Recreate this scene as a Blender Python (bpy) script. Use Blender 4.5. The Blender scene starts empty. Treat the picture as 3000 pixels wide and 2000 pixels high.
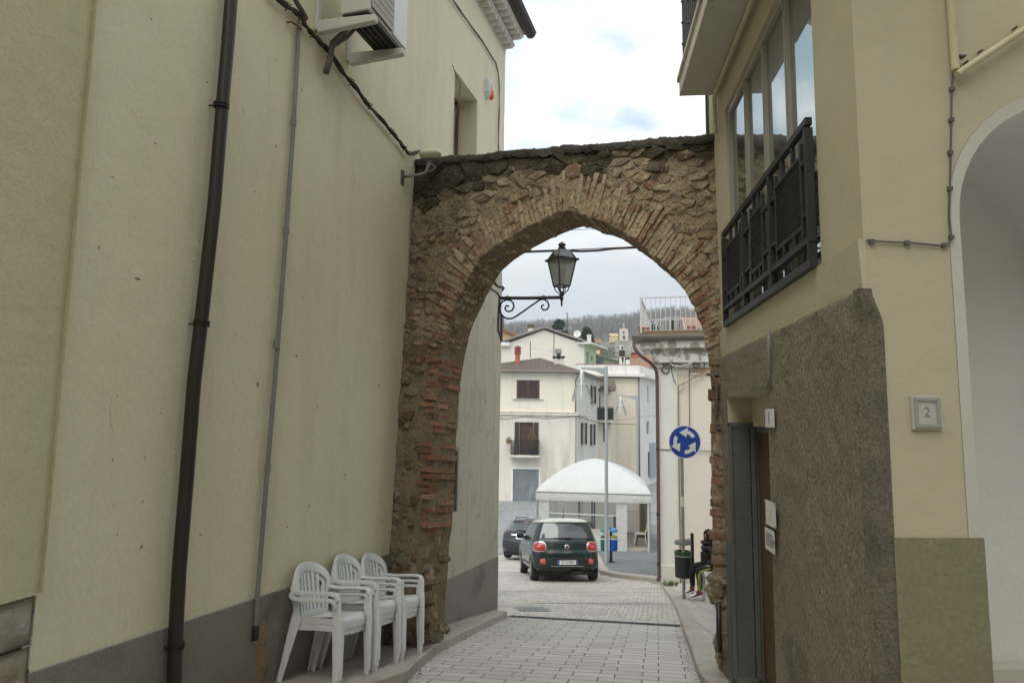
import bpy, bmesh, math, random
from mathutils import Vector, Matrix, noise
random.seed(7)
S = bpy.context.scene
COL = S.collection
R = math.radians
V = Vector

# ------------------------------------------------------------------ camera
FPX = 2000.0                      # focal length in pixels of the 3000 px wide photograph (24 mm)
PITCH = math.atan(240 / 2000); ROLL = R(0.8)
_f = V((0, math.cos(PITCH), math.sin(PITCH)))
_r0 = V((1, 0, 0)); _u0 = _r0.cross(_f)
_r = _r0 * math.cos(ROLL) + _u0 * math.sin(ROLL)
_u = -_r0 * math.sin(ROLL) + _u0 * math.cos(ROLL)
cam = bpy.data.cameras.new('camera'); cam.lens = 24; cam.sensor_width = 36
cam.clip_start = 0.05; cam.clip_end = 4000
co = bpy.data.objects.new('camera', cam); COL.objects.link(co)
M = Matrix.Identity(4)
for i in range(3):
    M[i][0] = _r[i]; M[i][1] = _u[i]; M[i][2] = -_f[i]
co.matrix_world = M
S.camera = co

def ray(x, y):
    return _r * ((x - 1500) / FPX) + _u * ((1000 - y) / FPX) + _f
def P(x, y, Y):
    d = ray(x, y); return d * (Y / d.y)

class Fr:
    """vertical wall plane: s runs along it, z up, off = distance out of its face"""
    def __init__(self, o, az, side=1):
        self.o = V((o[0], o[1], 0)); a = R(az); self.az = az
        self.d = V((math.sin(a), math.cos(a), 0)); self.n = V((math.cos(a), -math.sin(a), 0)) * side
    def px(self, x, y, off=0):
        d = ray(x, y); t = (self.o.dot(self.n) + off) / d.dot(self.n)
        p = d * t
        return ((p - self.o).dot(self.d), p.z)
    def w(self, s, z, off=0):
        p = self.o + self.d * s + self.n * off
        return V((p.x, p.y, z))
    def wp(self, x, y, off=0):
        s, z = self.px(x, y, off); return self.w(s, z, off)
    def sx(self, x, y=1200): return self.px(x, y)[0]
    def side_at(self, s, side=1, daz=90):
        """frame of the wall that leaves this one at s, running back away from its face"""
        q = self.w(s, 0); f = Fr((q.x, q.y), 0)
        f.d = -self.n.copy(); f.n = self.d * side
        return f

# ------------------------------------------------------------------ objects
LOC = {}
def tag(o, label=None, cat=None, group=None, kind=None):
    if label: o['label'] = label
    if cat: o['category'] = cat
    if group: o['group'] = group
    if kind: o['kind'] = kind
    return o
def thing(name, label, cat, loc=(0, 0, 0), group=None, kind=None):
    o = bpy.data.objects.new(name, None); COL.objects.link(o); o.location = loc
    o.empty_display_size = 0.2
    LOC[o.name] = V(loc)
    return tag(o, label, cat, group, kind)
def copy_tree(o, parent=None):
    c = o.copy(); COL.objects.link(c)
    if parent is not None: c.parent = parent
    for ch in list(o.children): copy_tree(ch, c)
    return c

class MB:
    def __init__(self): self.v = []; self.f = []; self.m = []; self.c = []
    def add(self, vs, fs, mi=0, col=None):
        b = len(self.v); self.v += [V(p) for p in vs]
        for f in fs:
            self.f.append([b + i for i in f]); self.m.append(mi); self.c.append(col)
        return b
    def hexa(self, p, mi=0, col=None):
        self.add(p, [(0, 3, 2, 1), (4, 5, 6, 7), (0, 1, 5, 4), (1, 2, 6, 5), (2, 3, 7, 6), (3, 0, 4, 7)], mi, col)
    def box(self, c, s, rot=None, mi=0, col=None):
        c = V(c); h = V(s) / 2
        p = [V((sx * h.x, sy * h.y, sz * h.z)) for sz in (-1, 1) for sx, sy in ((-1, -1), (1, -1), (1, 1), (-1, 1))]
        if rot is not None: p = [rot @ q for q in p]
        self.hexa([c + q for q in p], mi, col)
    def fbox(self, fr, s0, s1, z0, z1, o0, o1, mi=0, col=None):
        self.hexa([fr.w(s0, z0, o1), fr.w(s1, z0, o1), fr.w(s1, z0, o0), fr.w(s0, z0, o0),
                   fr.w(s0, z1, o1), fr.w(s1, z1, o1), fr.w(s1, z1, o0), fr.w(s0, z1, o0)], mi, col)
    def bar(self, a, b, w, t, up=(0, 0, 1), mi=0, col=None):
        a = V(a); b = V(b); d = (b - a).normalized(); u = V(up)
        x = d.cross(u)
        if x.length < 1e-4: x = d.cross(V((1, 0, 0)))
        x.normalize(); y = x.cross(d)
        q = [(-w / 2, -t / 2), (w / 2, -t / 2), (w / 2, t / 2), (-w / 2, t / 2)]
        self.hexa([a + x * i + y * j for i, j in q] + [b + x * i + y * j for i, j in q], mi, col)
    def tube(self, pts, r, n=8, caps=True, mi=0, col=None, closed=False):
        pts = [V(p) for p in pts]; N = len(pts)
        rr = r if isinstance(r, (list, tuple)) else [r] * N
        t0 = (pts[1] - pts[0]).normalized(); u = t0.cross(V((0, 0, 1)))
        if u.length < 0.05: u = t0.cross(V((0, 1, 0)))
        u.normalize(); vs = []
        for i, p in enumerate(pts):
            if closed: t = (pts[(i + 1) % N] - pts[i - 1])
            else: t = (pts[min(i + 1, N - 1)] - pts[max(i - 1, 0)])
            t.normalize(); u = (u - t * u.dot(t)); u.normalize(); w = t.cross(u)
            for k in range(n):
                a = 2 * math.pi * k / n
                vs.append(p + (u * math.cos(a) + w * math.sin(a)) * rr[i])
        fs = []
        for i in range(N if closed else N - 1):
            j = (i + 1) % N
            for k in range(n):
                fs.append((i * n + k, i * n + (k + 1) % n, j * n + (k + 1) % n, j * n + k))
        if caps and not closed:
            fs.append(tuple(range(n))[::-1]); fs.append(tuple((N - 1) * n + k for k in range(n)))
        self.add(vs, fs, mi, col)
    def cyl(self, a, b, r, n=12, r2=None, mi=0, col=None): self.tube([a, b], [r, r if r2 is None else r2], n, True, mi, col)
    def lathe(self, prof, c, n=16, mi=0, rot=None, a0=0, col=None, sx=1, sy=1):
        c = V(c); vs = []; fs = []
        for r, z in prof:
            for k in range(n):
                a = a0 + 2 * math.pi * k / n; q = V((r * math.cos(a) * sx, r * math.sin(a) * sy, z))
                vs.append(c + (rot @ q if rot is not None else q))
        for i in range(len(prof) - 1):
            for k in range(n):
                fs.append((i * n + k, i * n + (k + 1) % n, (i + 1) * n + (k + 1) % n, (i + 1) * n + k))
        fs.append(tuple(range(n))[::-1]); fs.append(tuple((len(prof) - 1) * n + k for k in range(n)))
        self.add(vs, fs, mi, col)
    def grid(self, fn, nu, nv, mi=0, col=None, flip=False):
        vs = [fn(i / nu, j / nv) for i in range(nu + 1) for j in range(nv + 1)]
        w = nv + 1; fs = []
        for i in range(nu):
            for j in range(nv):
                q = (i * w + j, (i + 1) * w + j, (i + 1) * w + j + 1, i * w + j + 1)
                fs.append(q[::-1] if flip else q)
        self.add(vs, fs, mi, col)
    def prism(self, poly, dv, mi=0, col=None):
        poly = [V(p) for p in poly]; n = len(poly); dv = V(dv)
        self.add(poly + [p + dv for p in poly],
                 [tuple(range(n))[::-1], tuple(range(n, 2 * n))] + [(i, (i + 1) % n, n + (i + 1) % n, n + i) for i in range(n)], mi, col)
    def wall(self, fr, s0, s1, z0, z1, holes=(), off=0, mi=0, rmi=None, step=None):
        """flat wall with real openings (a,b,c,d,depth) and their reveals"""
        ss = sorted({s0, s1} | {h[0] for h in holes} | {h[1] for h in holes})
        zs = sorted({z0, z1} | {h[2] for h in holes} | {h[3] for h in holes})
        for i in range(len(ss) - 1):
            for j in range(len(zs) - 1):
                ms = (ss[i] + ss[i + 1]) / 2; mz = (zs[j] + zs[j + 1]) / 2
                if any(h[0] < ms < h[1] and h[2] < mz < h[3] for h in holes): continue
                self.add([fr.w(ss[i], zs[j], off), fr.w(ss[i + 1], zs[j], off), fr.w(ss[i + 1], zs[j + 1], off), fr.w(ss[i], zs[j + 1], off)], [(0, 1, 2, 3)], mi)
        for a, b, c, d, dep in holes:
            for (sa, za), (sb, zb) in (((a, c), (b, c)), ((b, c), (b, d)), ((b, d), (a, d)), ((a, d), (a, c))):
                self.add([fr.w(sa, za, off), fr.w(sb, zb, off), fr.w(sb, zb, off - dep), fr.w(sa, za, off - dep)], [(0, 1, 2, 3)], mi if rmi is None else rmi)
    def build(self, name, mats, parent=None, smooth=False, loc=None, bevel=0, auto=None, weld=False, recalc=True):
        if parent is not None: loc = LOC[parent.name]
        elif loc is None: loc = V((0, 0, 0))
        loc = V(loc)
        me = bpy.data.meshes.new(name)
        me.from_pydata([tuple(p - loc) for p in self.v], [], self.f)
        if not isinstance(mats, (list, tuple)): mats = [mats]
        for m in mats: me.materials.append(m)
        me.polygons.foreach_set('material_index', self.m)
        if any(c is not None for c in self.c):
            ca = me.color_attributes.new('tint', 'FLOAT_COLOR', 'CORNER')
            for p, c in zip(me.polygons, self.c):
                c = c or (1, 1, 1)
                for li in p.loop_indices: ca.data[li].color = (c[0], c[1], c[2], c[3] if len(c) > 3 else 1)
        if recalc or weld:
            bm = bmesh.new(); bm.from_mesh(me)
            if weld: bmesh.ops.remove_doubles(bm, verts=bm.verts, dist=1e-4)
            if recalc: bmesh.ops.recalc_face_normals(bm, faces=bm.faces)
            bm.to_mesh(me); bm.free()
        if smooth:
            for p in me.polygons: p.use_smooth = True
            if auto: me.set_sharp_from_angle(angle=R(auto))
        me.update()
        o = bpy.data.objects.new(name, me); COL.objects.link(o)
        LOC[o.name] = loc
        if parent is not None: o.parent = parent
        else: o.location = loc
        if bevel:
            b = o.modifiers.new('bevel', 'BEVEL'); b.width = bevel; b.segments = 2; b.limit_method = 'ANGLE'; b.angle_limit = R(40)
        return o

def text(name, body, size, loc, xd, yd, m, parent, align='CENTER', ext=0.0005, sx=1.0):
    c = bpy.data.curves.new(name, 'FONT'); c.body = body; c.size = size; c.extrude = ext
    c.align_x = align; c.align_y = 'CENTER'; c.resolution_u = 2
    c.materials.append(m)
    tmp = bpy.data.objects.new(name + '_curve', c); me = bpy.data.meshes.new_from_object(tmp); bpy.data.objects.remove(tmp); bpy.data.curves.remove(c)
    me.name = name; o = bpy.data.objects.new(name, me); COL.objects.link(o)
    if not me.materials: me.materials.append(m)
    xd = V(xd).normalized(); yd = V(yd).normalized(); zd = xd.cross(yd)
    MM = Matrix.Identity(4)
    L = V(loc) - (LOC[parent.name] if parent is not None else V((0, 0, 0)))
    for i in range(3): MM[i][0] = xd[i] * sx; MM[i][1] = yd[i]; MM[i][2] = zd[i]; MM[i][3] = L[i]
    o.matrix_basis = MM
    if parent is not None: o.parent = parent
    LOC[o.name] = V(loc)
    return o

# ------------------------------------------------------------------ materials
def mat(name, col, rough=0.8, col2=None, nscale=3.0, namt=0.5, fine=None, bump=0.0, bscale=60.0, metal=0.0, spec=0.3,
        streak=None, tint=False, detail=6, coat=0.0, stain=None, over=None, contrast=1.0, bump2=0.0, b2scale=8.0, rot=0.0):
    m = bpy.data.materials.new(name); m.use_nodes = True
    nt = m.node_tree; N = nt.nodes; Lk = nt.links; bs = N['Principled BSDF']
    bs.inputs['Roughness'].default_value = rough; bs.inputs['Metallic'].default_value = metal
    bs.inputs['Specular IOR Level'].default_value = spec; bs.inputs['Coat Weight'].default_value = coat
    tc = N.new('ShaderNodeTexCoord')
    def noi(sc, det=detail, scale3=None):
        n = N.new('ShaderNodeTexNoise'); n.inputs['Scale'].default_value = sc; n.inputs['Detail'].default_value = det
        n.inputs['Roughness'].default_value = 0.6
        if scale3:
            mp = N.new('ShaderNodeMapping'); mp.inputs['Scale'].default_value = scale3
            Lk.new(tc.outputs['Object'], mp.inputs['Vector']); Lk.new(mp.outputs['Vector'], n.inputs['Vector'])
        else: Lk.new(tc.outputs['Object'], n.inputs['Vector'])
        return n
    def ramp(src, lo, hi):
        r = N.new('ShaderNodeMapRange'); r.inputs['From Min'].default_value = lo; r.inputs['From Max'].default_value = hi
        Lk.new(src, r.inputs['Value']); return r.outputs['Result']
    def mix(fac, a, b, mode='MIX'):
        x = N.new('ShaderNodeMix'); x.data_type = 'RGBA'; x.blend_type = mode
        if isinstance(fac, float): x.inputs['Factor'].default_value = fac
        else: Lk.new(fac, x.inputs['Factor'])
        for sock, val in ((x.inputs['A'], a), (x.inputs['B'], b)):
            if isinstance(val, tuple): sock.default_value = (*val, 1)
            else: Lk.new(val, sock)
        return x.outputs['Result']
    cur = tuple(col)
    if col2 is not None:
        n = noi(nscale); w = 0.22 / contrast
        cur = mix(ramp(n.outputs['Fac'], 0.5 - w, 0.5 + w), tuple(col), tuple(col2))
    if streak:
        n = noi(1.0, 4, streak[1]); cur = mix(ramp(n.outputs['Fac'], 0.5, 0.75), cur, tuple(streak[0]))
    if stain:
        for sc, scale, lo, hi in stain:
            n = noi(scale, 8); cur = mix(ramp(n.outputs['Fac'], lo, hi), cur, tuple(sc))
    if tint:
        a = N.new('ShaderNodeAttribute'); a.attribute_name = 'tint'
        cur = mix(1.0, cur, a.outputs['Color'], 'MULTIPLY')
    if over:
        for sc, scale, lo, hi in over:
            n = noi(scale, 9); cur = mix(ramp(n.outputs['Fac'], lo, hi), cur, tuple(sc))
    if tint:      # soot and lichen grown over stone and mortar alike
        cb_ = N.new('ShaderNodeCombineColor')
        for k_ in range(3): Lk.new(a.outputs['Alpha'], cb_.inputs[k_])
        cur = mix(1.0, cur, cb_.outputs[0], 'MULTIPLY')
    if fine:
        n = noi(fine[0], 3); cur = mix(ramp(n.outputs['Fac'], 0.3, 0.7), cur, mix(float(fine[1]), cur, tuple(fine[2])))
    if isinstance(cur, tuple): bs.inputs['Base Color'].default_value = (*cur, 1)
    else: Lk.new(cur, bs.inputs['Base Color'])
    if bump or bump2:
        prev = None
        for st, sc in ((bump2, b2scale), (bump, bscale)):
            if not st: continue
            n = noi(sc, 5); b = N.new('ShaderNodeBump'); b.inputs['Strength'].default_value = min(1, st); b.inputs['Distance'].default_value = 0.6 / sc * max(1, st)
            Lk.new(n.outputs['Fac'], b.inputs['Height'])
            if prev: Lk.new(prev, b.inputs['Normal'])
            prev = b.outputs['Normal']
        Lk.new(prev, bs.inputs['Normal'])
    return m

def glass(name, col=(0.02, 0.025, 0.025), refl=0.5, rough=0.02):
    m = bpy.data.materials.new(name); m.use_nodes = True
    nt = m.node_tree; N = nt.nodes; Lk = nt.links; bs = N['Principled BSDF']
    bs.inputs['Base Color'].default_value = (*col, 1); bs.inputs['Roughness'].default_value = 0.3
    g = N.new('ShaderNodeBsdfGlossy'); g.inputs['Roughness'].default_value = rough
    g.inputs['Color'].default_value = (0.9, 0.95, 0.95, 1)
    lw = N.new('ShaderNodeFresnel'); lw.inputs['IOR'].default_value = 1.2 + refl * 1.6
    ms = N.new('ShaderNodeMixShader')
    Lk.new(lw.outputs['Fac'], ms.inputs['Fac']); Lk.new(bs.outputs[0], ms.inputs[1]); Lk.new(g.outputs[0], ms.inputs[2])
    Lk.new(ms.outputs[0], N['Material Output'].inputs['Surface'])
    return m
def clear(name, tint=(0.9, 0.92, 0.92), amount=0.75, rough=0.05, diff=(0.6, 0.6, 0.6)):
    """thin see-through film or frosted pane: transparent + diffuse/translucent + gloss"""
    m = bpy.data.materials.new(name); m.use_nodes = True
    nt = m.node_tree; N = nt.nodes; Lk = nt.links; N.remove(N['Principled BSDF'])
    tr = N.new('ShaderNodeBsdfTransparent'); tr.inputs['Color'].default_value = (*tint, 1)
    tl = N.new('ShaderNodeBsdfTranslucent'); tl.inputs['Color'].default_value = (*diff, 1)
    df = N.new('ShaderNodeBsdfDiffuse'); df.inputs['Color'].default_value = (*diff, 1)
    gl = N.new('ShaderNodeBsdfGlossy'); gl.inputs['Roughness'].default_value = rough
    m1 = N.new('ShaderNodeMixShader'); m1.inputs['Fac'].default_value = 0.5
    Lk.new(tl.outputs[0], m1.inputs[1]); Lk.new(df.outputs[0], m1.inputs[2])
    m2 = N.new('ShaderNodeMixShader'); m2.inputs['Fac'].default_value = amount
    Lk.new(m1.outputs[0], m2.inputs[1]); Lk.new(tr.outputs[0], m2.inputs[2])
    fr = N.new('ShaderNodeFresnel'); fr.inputs['IOR'].default_value = 1.35
    m3 = N.new('ShaderNodeMixShader'); Lk.new(fr.outputs[0], m3.inputs['Fac'])
    Lk.new(m2.outputs[0], m3.inputs[1]); Lk.new(gl.outputs[0], m3.inputs[2])
    Lk.new(m3.outputs[0], N['Material Output'].inputs['Surface'])
    return m

MT = {}
# plaster and masonry
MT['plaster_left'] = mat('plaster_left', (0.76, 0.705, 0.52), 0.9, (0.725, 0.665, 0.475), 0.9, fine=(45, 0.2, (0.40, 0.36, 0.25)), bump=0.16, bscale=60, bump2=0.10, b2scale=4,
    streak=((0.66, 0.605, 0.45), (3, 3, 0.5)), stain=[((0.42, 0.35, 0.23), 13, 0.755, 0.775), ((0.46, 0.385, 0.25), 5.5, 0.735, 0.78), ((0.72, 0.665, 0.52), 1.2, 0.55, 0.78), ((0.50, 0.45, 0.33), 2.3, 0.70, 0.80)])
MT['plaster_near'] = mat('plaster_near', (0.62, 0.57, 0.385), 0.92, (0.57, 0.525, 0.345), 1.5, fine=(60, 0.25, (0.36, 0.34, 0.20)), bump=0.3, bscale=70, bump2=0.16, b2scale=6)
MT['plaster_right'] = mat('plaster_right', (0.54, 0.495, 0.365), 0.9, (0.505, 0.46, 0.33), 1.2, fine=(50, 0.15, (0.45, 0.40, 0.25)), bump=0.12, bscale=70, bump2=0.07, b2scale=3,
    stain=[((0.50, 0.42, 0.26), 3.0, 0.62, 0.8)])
MT['plaster_pale'] = mat('plaster_pale', (0.62, 0.60, 0.54), 0.9, (0.56, 0.54, 0.48), 1.5, bump=0.25, bscale=80)
MT['plaster_white'] = mat('plaster_white', (0.82, 0.82, 0.80), 0.9, (0.77, 0.77, 0.75), 1.5, bump=0.3, bscale=90, bump2=0.2, b2scale=9)
MT['plinth'] = mat('plinth', (0.31, 0.28, 0.245), 0.95, (0.25, 0.23, 0.20), 2.5, fine=(70, 0.5, (0.14, 0.13, 0.11)), bump=0.8, bscale=70,
    stain=[((0.10, 0.10, 0.085), 1.7, 0.56, 0.74), ((0.42, 0.36, 0.29), 3.1, 0.68, 0.74)])
MT['roughcast'] = mat('roughcast', (0.39, 0.34, 0.255), 0.95, (0.30, 0.26, 0.19), 1.8, fine=(62, 0.75, (0.065, 0.055, 0.045)), bump=1.0, bscale=52, bump2=0.6, b2scale=90,
    stain=[((0.29, 0.21, 0.15), 0.9, 0.58, 0.74), ((0.42, 0.38, 0.31), 46, 0.60, 0.74), ((0.09, 0.08, 0.07), 1.3, 0.60, 0.76)])
MT['olive'] = mat('olive', (0.29, 0.265, 0.165), 0.9, (0.235, 0.215, 0.13), 3, bump=0.35, bscale=30, fine=(45, 0.35, (0.14, 0.13, 0.075)), stain=[((0.19, 0.175, 0.10), 4, 0.58, 0.72), ((0.55, 0.54, 0.48), 9, 0.745, 0.76)])
MT['mortar'] = mat('mortar', (0.50, 0.405, 0.26), 0.95, (0.38, 0.305, 0.195), 5, fine=(42, 0.55, (0.17, 0.135, 0.095)), bump=1.6, bscale=32, bump2=1.5, b2scale=11, tint=True,
    over=[((0.15, 0.12, 0.09), 6.5, 0.575, 0.64), ((0.50, 0.42, 0.29), 5.0, 0.60, 0.70)])
MT['rubble'] = mat('rubble', (1.0, 1.0, 1.0), 0.92, (0.62, 0.60, 0.56), 13, fine=(46, 0.45, (0.22, 0.18, 0.13)), bump=1.4, bscale=50, bump2=1.4, b2scale=16, tint=True,
    stain=[((0.36, 0.32, 0.27), 9, 0.58, 0.70)], over=[((0.51, 0.41, 0.265), 7, 0.52, 0.58), ((0.38, 0.30, 0.20), 17, 0.57, 0.62), ((0.09, 0.075, 0.058), 12, 0.61, 0.66)])
MT['brick'] = mat('brick', (1.0, 1.0, 1.0), 0.92, (0.68, 0.62, 0.56), 14, fine=(50, 0.42, (0.25, 0.19, 0.135)), bump=1.4, bscale=50, bump2=1.2, b2scale=18, tint=True,
    stain=[((0.40, 0.34, 0.29), 8, 0.60, 0.72)], over=[((0.55, 0.445, 0.29), 5.5, 0.50, 0.56), ((0.42, 0.34, 0.23), 15, 0.52, 0.58), ((0.09, 0.075, 0.058), 12, 0.62, 0.68)])
MT['brick_red'] = mat('brick_red', (1.0, 1.0, 1.0), 0.92, (0.68, 0.62, 0.56), 14, fine=(50, 0.42, (0.25, 0.19, 0.135)), bump=1.4, bscale=50, bump2=1.2, b2scale=18, tint=True,
    stain=[((0.40, 0.34, 0.29), 8, 0.60, 0.72)], over=[((0.40, 0.32, 0.22), 6.5, 0.60, 0.66), ((0.07, 0.06, 0.05), 12, 0.64, 0.70)])
MT['lichen'] = mat('lichen', (0.045, 0.043, 0.038), 0.97, (0.12, 0.105, 0.08), 5, fine=(50, 0.5, (0.02, 0.02, 0.018)), bump=1.0, bscale=30, stain=[((0.24, 0.20, 0.14), 6, 0.60, 0.72)])
MT['basestone'] = mat('basestone', (0.46, 0.43, 0.37), 0.9, (0.30, 0.27, 0.22), 6, bump=0.9, bscale=20, tint=True, stain=[((0.14, 0.12, 0.09), 5, 0.58, 0.7)])
# metals, plastics
MT['brown_metal'] = mat('brown_metal', (0.019, 0.014, 0.012), 0.45, (0.027, 0.019, 0.016), 4, spec=0.5, bump=0.1, bscale=30)
MT['grey_pipe'] = mat('grey_pipe', (0.20, 0.205, 0.19), 0.6, (0.26, 0.255, 0.23), 5, stain=[((0.36, 0.33, 0.27), 9, 0.66, 0.72)])
MT['grey_metal'] = mat('grey_metal', (0.30, 0.32, 0.32), 0.45, (0.25, 0.27, 0.27), 3, metal=0.2, spec=0.5)
MT['dark_metal'] = mat('dark_metal', (0.018, 0.020, 0.022), 0.45, (0.03, 0.03, 0.03), 10, spec=0.5)
MT['black_rail'] = mat('black_rail', (0.016, 0.020, 0.020), 0.5, (0.026, 0.03, 0.029), 6, spec=0.5)
MT['gate_metal'] = mat('gate_metal', (0.10, 0.108, 0.102), 0.55, (0.13, 0.138, 0.13), 4, spec=0.5)
MT['cream_pipe'] = mat('cream_pipe', (0.60, 0.55, 0.38), 0.6, (0.52, 0.46, 0.30), 6, stain=[((0.25, 0.14, 0.07), 8, 0.68, 0.74)])
MT['cable'] = mat('cable', (0.035, 0.032, 0.03), 0.7, (0.075, 0.065, 0.055), 12)
MT['cable_grey'] = mat('cable_grey', (0.16, 0.15, 0.14), 0.7, (0.10, 0.095, 0.09), 9)
MT['cable_white'] = mat('cable_white', (0.62, 0.61, 0.58), 0.6, (0.45, 0.44, 0.42), 20)
MT['rust'] = mat('rust', (0.24, 0.12, 0.06), 0.9, (0.14, 0.07, 0.04), 20)
MT['white_plastic'] = mat('white_plastic', (0.74, 0.76, 0.76), 0.38, (0.70, 0.72, 0.71), 3, spec=0.45, fine=(60, 0.08, (0.5, 0.5, 0.48)), stain=[((0.50, 0.49, 0.45), 5, 0.66, 0.8)])
MT['ac_white'] = mat('ac_white', (0.62, 0.61, 0.57), 0.5, (0.55, 0.54, 0.50), 4, stain=[((0.35, 0.24, 0.15), 5, 0.68, 0.76)])
MT['cream_plastic'] = mat('cream_plastic', (0.70, 0.67, 0.52), 0.5, (0.62, 0.59, 0.45), 5)
MT['black'] = mat('black', (0.012, 0.012, 0.013), 0.5, spec=0.4)
MT['rubber'] = mat('rubber', (0.022, 0.022, 0.023), 0.8, (0.04, 0.038, 0.036), 20)
MT['orange'] = mat('orange', (0.75, 0.10, 0.02), 0.35, spec=0.5)
MT['paper'] = mat('paper', (0.72, 0.72, 0.70), 0.7, (0.65, 0.65, 0.63), 8)
MT['marble'] = mat('marble', (0.52, 0.52, 0.47), 0.6, (0.44, 0.44, 0.40), 6, bump=0.1, bscale=50)
MT['engrave'] = mat('engrave', (0.22, 0.22, 0.19), 0.8)
MT['wood_door'] = mat('wood_door', (0.15, 0.095, 0.06), 0.6, (0.11, 0.07, 0.045), 2, streak=((0.07, 0.045, 0.03), (40, 40, 1.5)))
MT['wood_red'] = mat('wood_red', (0.16, 0.055, 0.035), 0.5, (0.11, 0.04, 0.028), 4)
MT['glass_dark'] = glass('glass_dark')
MT['glass_mirror'] = glass('glass_mirror', (0.045, 0.05, 0.042), 4.2, 0.012)
MT['glass_car'] = glass('glass_car', (0.012, 0.018, 0.018), 0.35, 0.03)
MT['frosted'] = clear('frosted', (0.8, 0.8, 0.78), 0.25, 0.3, (0.50, 0.49, 0.45))
MT['film'] = clear('film', (0.86, 0.88, 0.88), 0.86, 0.1, (0.6, 0.62, 0.62))
MT['lampglass'] = clear('lampglass', (0.96, 0.97, 0.97), 0.88, 0.06, (0.85, 0.87, 0.88))

# ------------------------------------------------------------------ render + light
S.view_settings.view_transform = 'Standard'; S.view_settings.look = 'None'
S.view_settings.gamma = 1; S.view_settings.use_curve_mapping = False
S.view_settings.exposure = 0.72
S.render.engine = 'CYCLES'
S.cycles.use_denoising = True
S.cycles.max_bounces = 8; S.cycles.diffuse_bounces = 5; S.cycles.glossy_bounces = 4; S.cycles.transparent_max_bounces = 12
S.cycles.sample_clamp_indirect = 8
SUN_EL, SUN_AZ = 52.0, 215.0       # azimuth clockwise from +Y: behind and to the left of the camera
a = R(SUN_AZ); e = R(SUN_EL)
sd = V((math.sin(a) * math.cos(e), math.cos(a) * math.cos(e), math.sin(e)))
sl = bpy.data.lights.new('sun', 'SUN'); sl.energy = 1.5; sl.angle = R(50); sl.color = (1, 0.955, 0.88)
so = bpy.data.objects.new('sun', sl); COL.objects.link(so); so.location = sd * 60
so.rotation_euler = (-sd).to_track_quat('-Z', 'Y').to_euler()

W = bpy.data.worlds.new('World'); S.world = W; W.use_nodes = True
nt = W.node_tree; N = nt.nodes; Lk = nt.links
bg = N['Background']; bg.inputs['Strength'].default_value = 0.1
sky = N.new('ShaderNodeTexSky'); sky.sky_type = 'NISHITA'; sky.sun_disc = False
sky.sun_elevation = e; sky.sun_rotation = a; sky.air_density = 1.0; sky.dust_density = 1.2; sky.altitude = 500
tc = N.new('ShaderNodeTexCoord')
sx = N.new('ShaderNodeSeparateXYZ'); Lk.new(tc.outputs['Generated'], sx.inputs[0])
def math_n(op, a, b=None):
    n = N.new('ShaderNodeMath'); n.operation = op
    for i, v in enumerate((a, b)):
        if v is None: continue
        if isinstance(v, (int, float)): n.inputs[i].default_value = v
        else: Lk.new(v, n.inputs[i])
    return n.outputs[0]
zc = math_n('ADD', math_n('MAXIMUM', sx.outputs['Z'], 0.0), 0.22)
cx = N.new('ShaderNodeCombineXYZ')
Lk.new(math_n('DIVIDE', sx.outputs['X'], zc), cx.inputs[0]); Lk.new(math_n('DIVIDE', sx.outputs['Y'], zc), cx.inputs[1])
def wn(scale, det, off):
    mp = N.new('ShaderNodeMapping'); mp.inputs['Location'].default_value = off; Lk.new(cx.outputs[0], mp.inputs['Vector'])
    n = N.new('ShaderNodeTexNoise'); n.inputs['Scale'].default_value = scale; n.inputs['Detail'].default_value = det; n.inputs['Roughness'].default_value = 0.55
    Lk.new(mp.outputs[0], n.inputs['Vector']); return n.outputs['Fac']
def mr(v, a, b, c=0.0, d=1.0):
    n = N.new('ShaderNodeMapRange'); n.interpolation_type = 'SMOOTHSTEP'
    for k, x in zip(('From Min', 'From Max', 'To Min', 'To Max'), (a, b, c, d)): n.inputs[k].default_value = x
    Lk.new(v, n.inputs['Value']); return n.outputs['Result']
SKY_OFF = (1.7, 0.35, 0.0)
cover = mr(wn(1.6, 7, SKY_OFF), 0.38, 0.56)
bright = mr(wn(2.1, 6, (4.1, 2.2, 0)), 0.35, 0.70)
def mixc(f, a, b):
    x = N.new('ShaderNodeMix'); x.data_type = 'RGBA'
    if isinstance(f, float): x.inputs['Factor'].default_value = f
    else: Lk.new(f, x.inputs['Factor'])
    for sk, v in ((x.inputs['A'], a), (x.inputs['B'], b)):
        if isinstance(v, tuple): sk.default_value = (*v, 1)
        else: Lk.new(v, sk)
    return x.outputs['Result']
# clouds: bright high up, a flatter blue-grey layer low over the hills
low = mr(sx.outputs['Z'], 0.14, 0.42)
hi_col = mixc(bright, (7.0, 7.3, 7.5), (9.6, 9.6, 9.5))
lo_col = mixc(bright, (4.0, 4.45, 4.85), (4.7, 5.1, 5.4))
cl = mixc(low, lo_col, hi_col)
skyb = mixc(0.55, sky.outputs[0], (5.4, 6.9, 7.6))
covl = math_n('MAXIMUM', cover, mr(sx.outputs['Z'], 0.40, 0.22))
Lk.new(mixc(covl, skyb, cl), bg.inputs['Color'])
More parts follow.
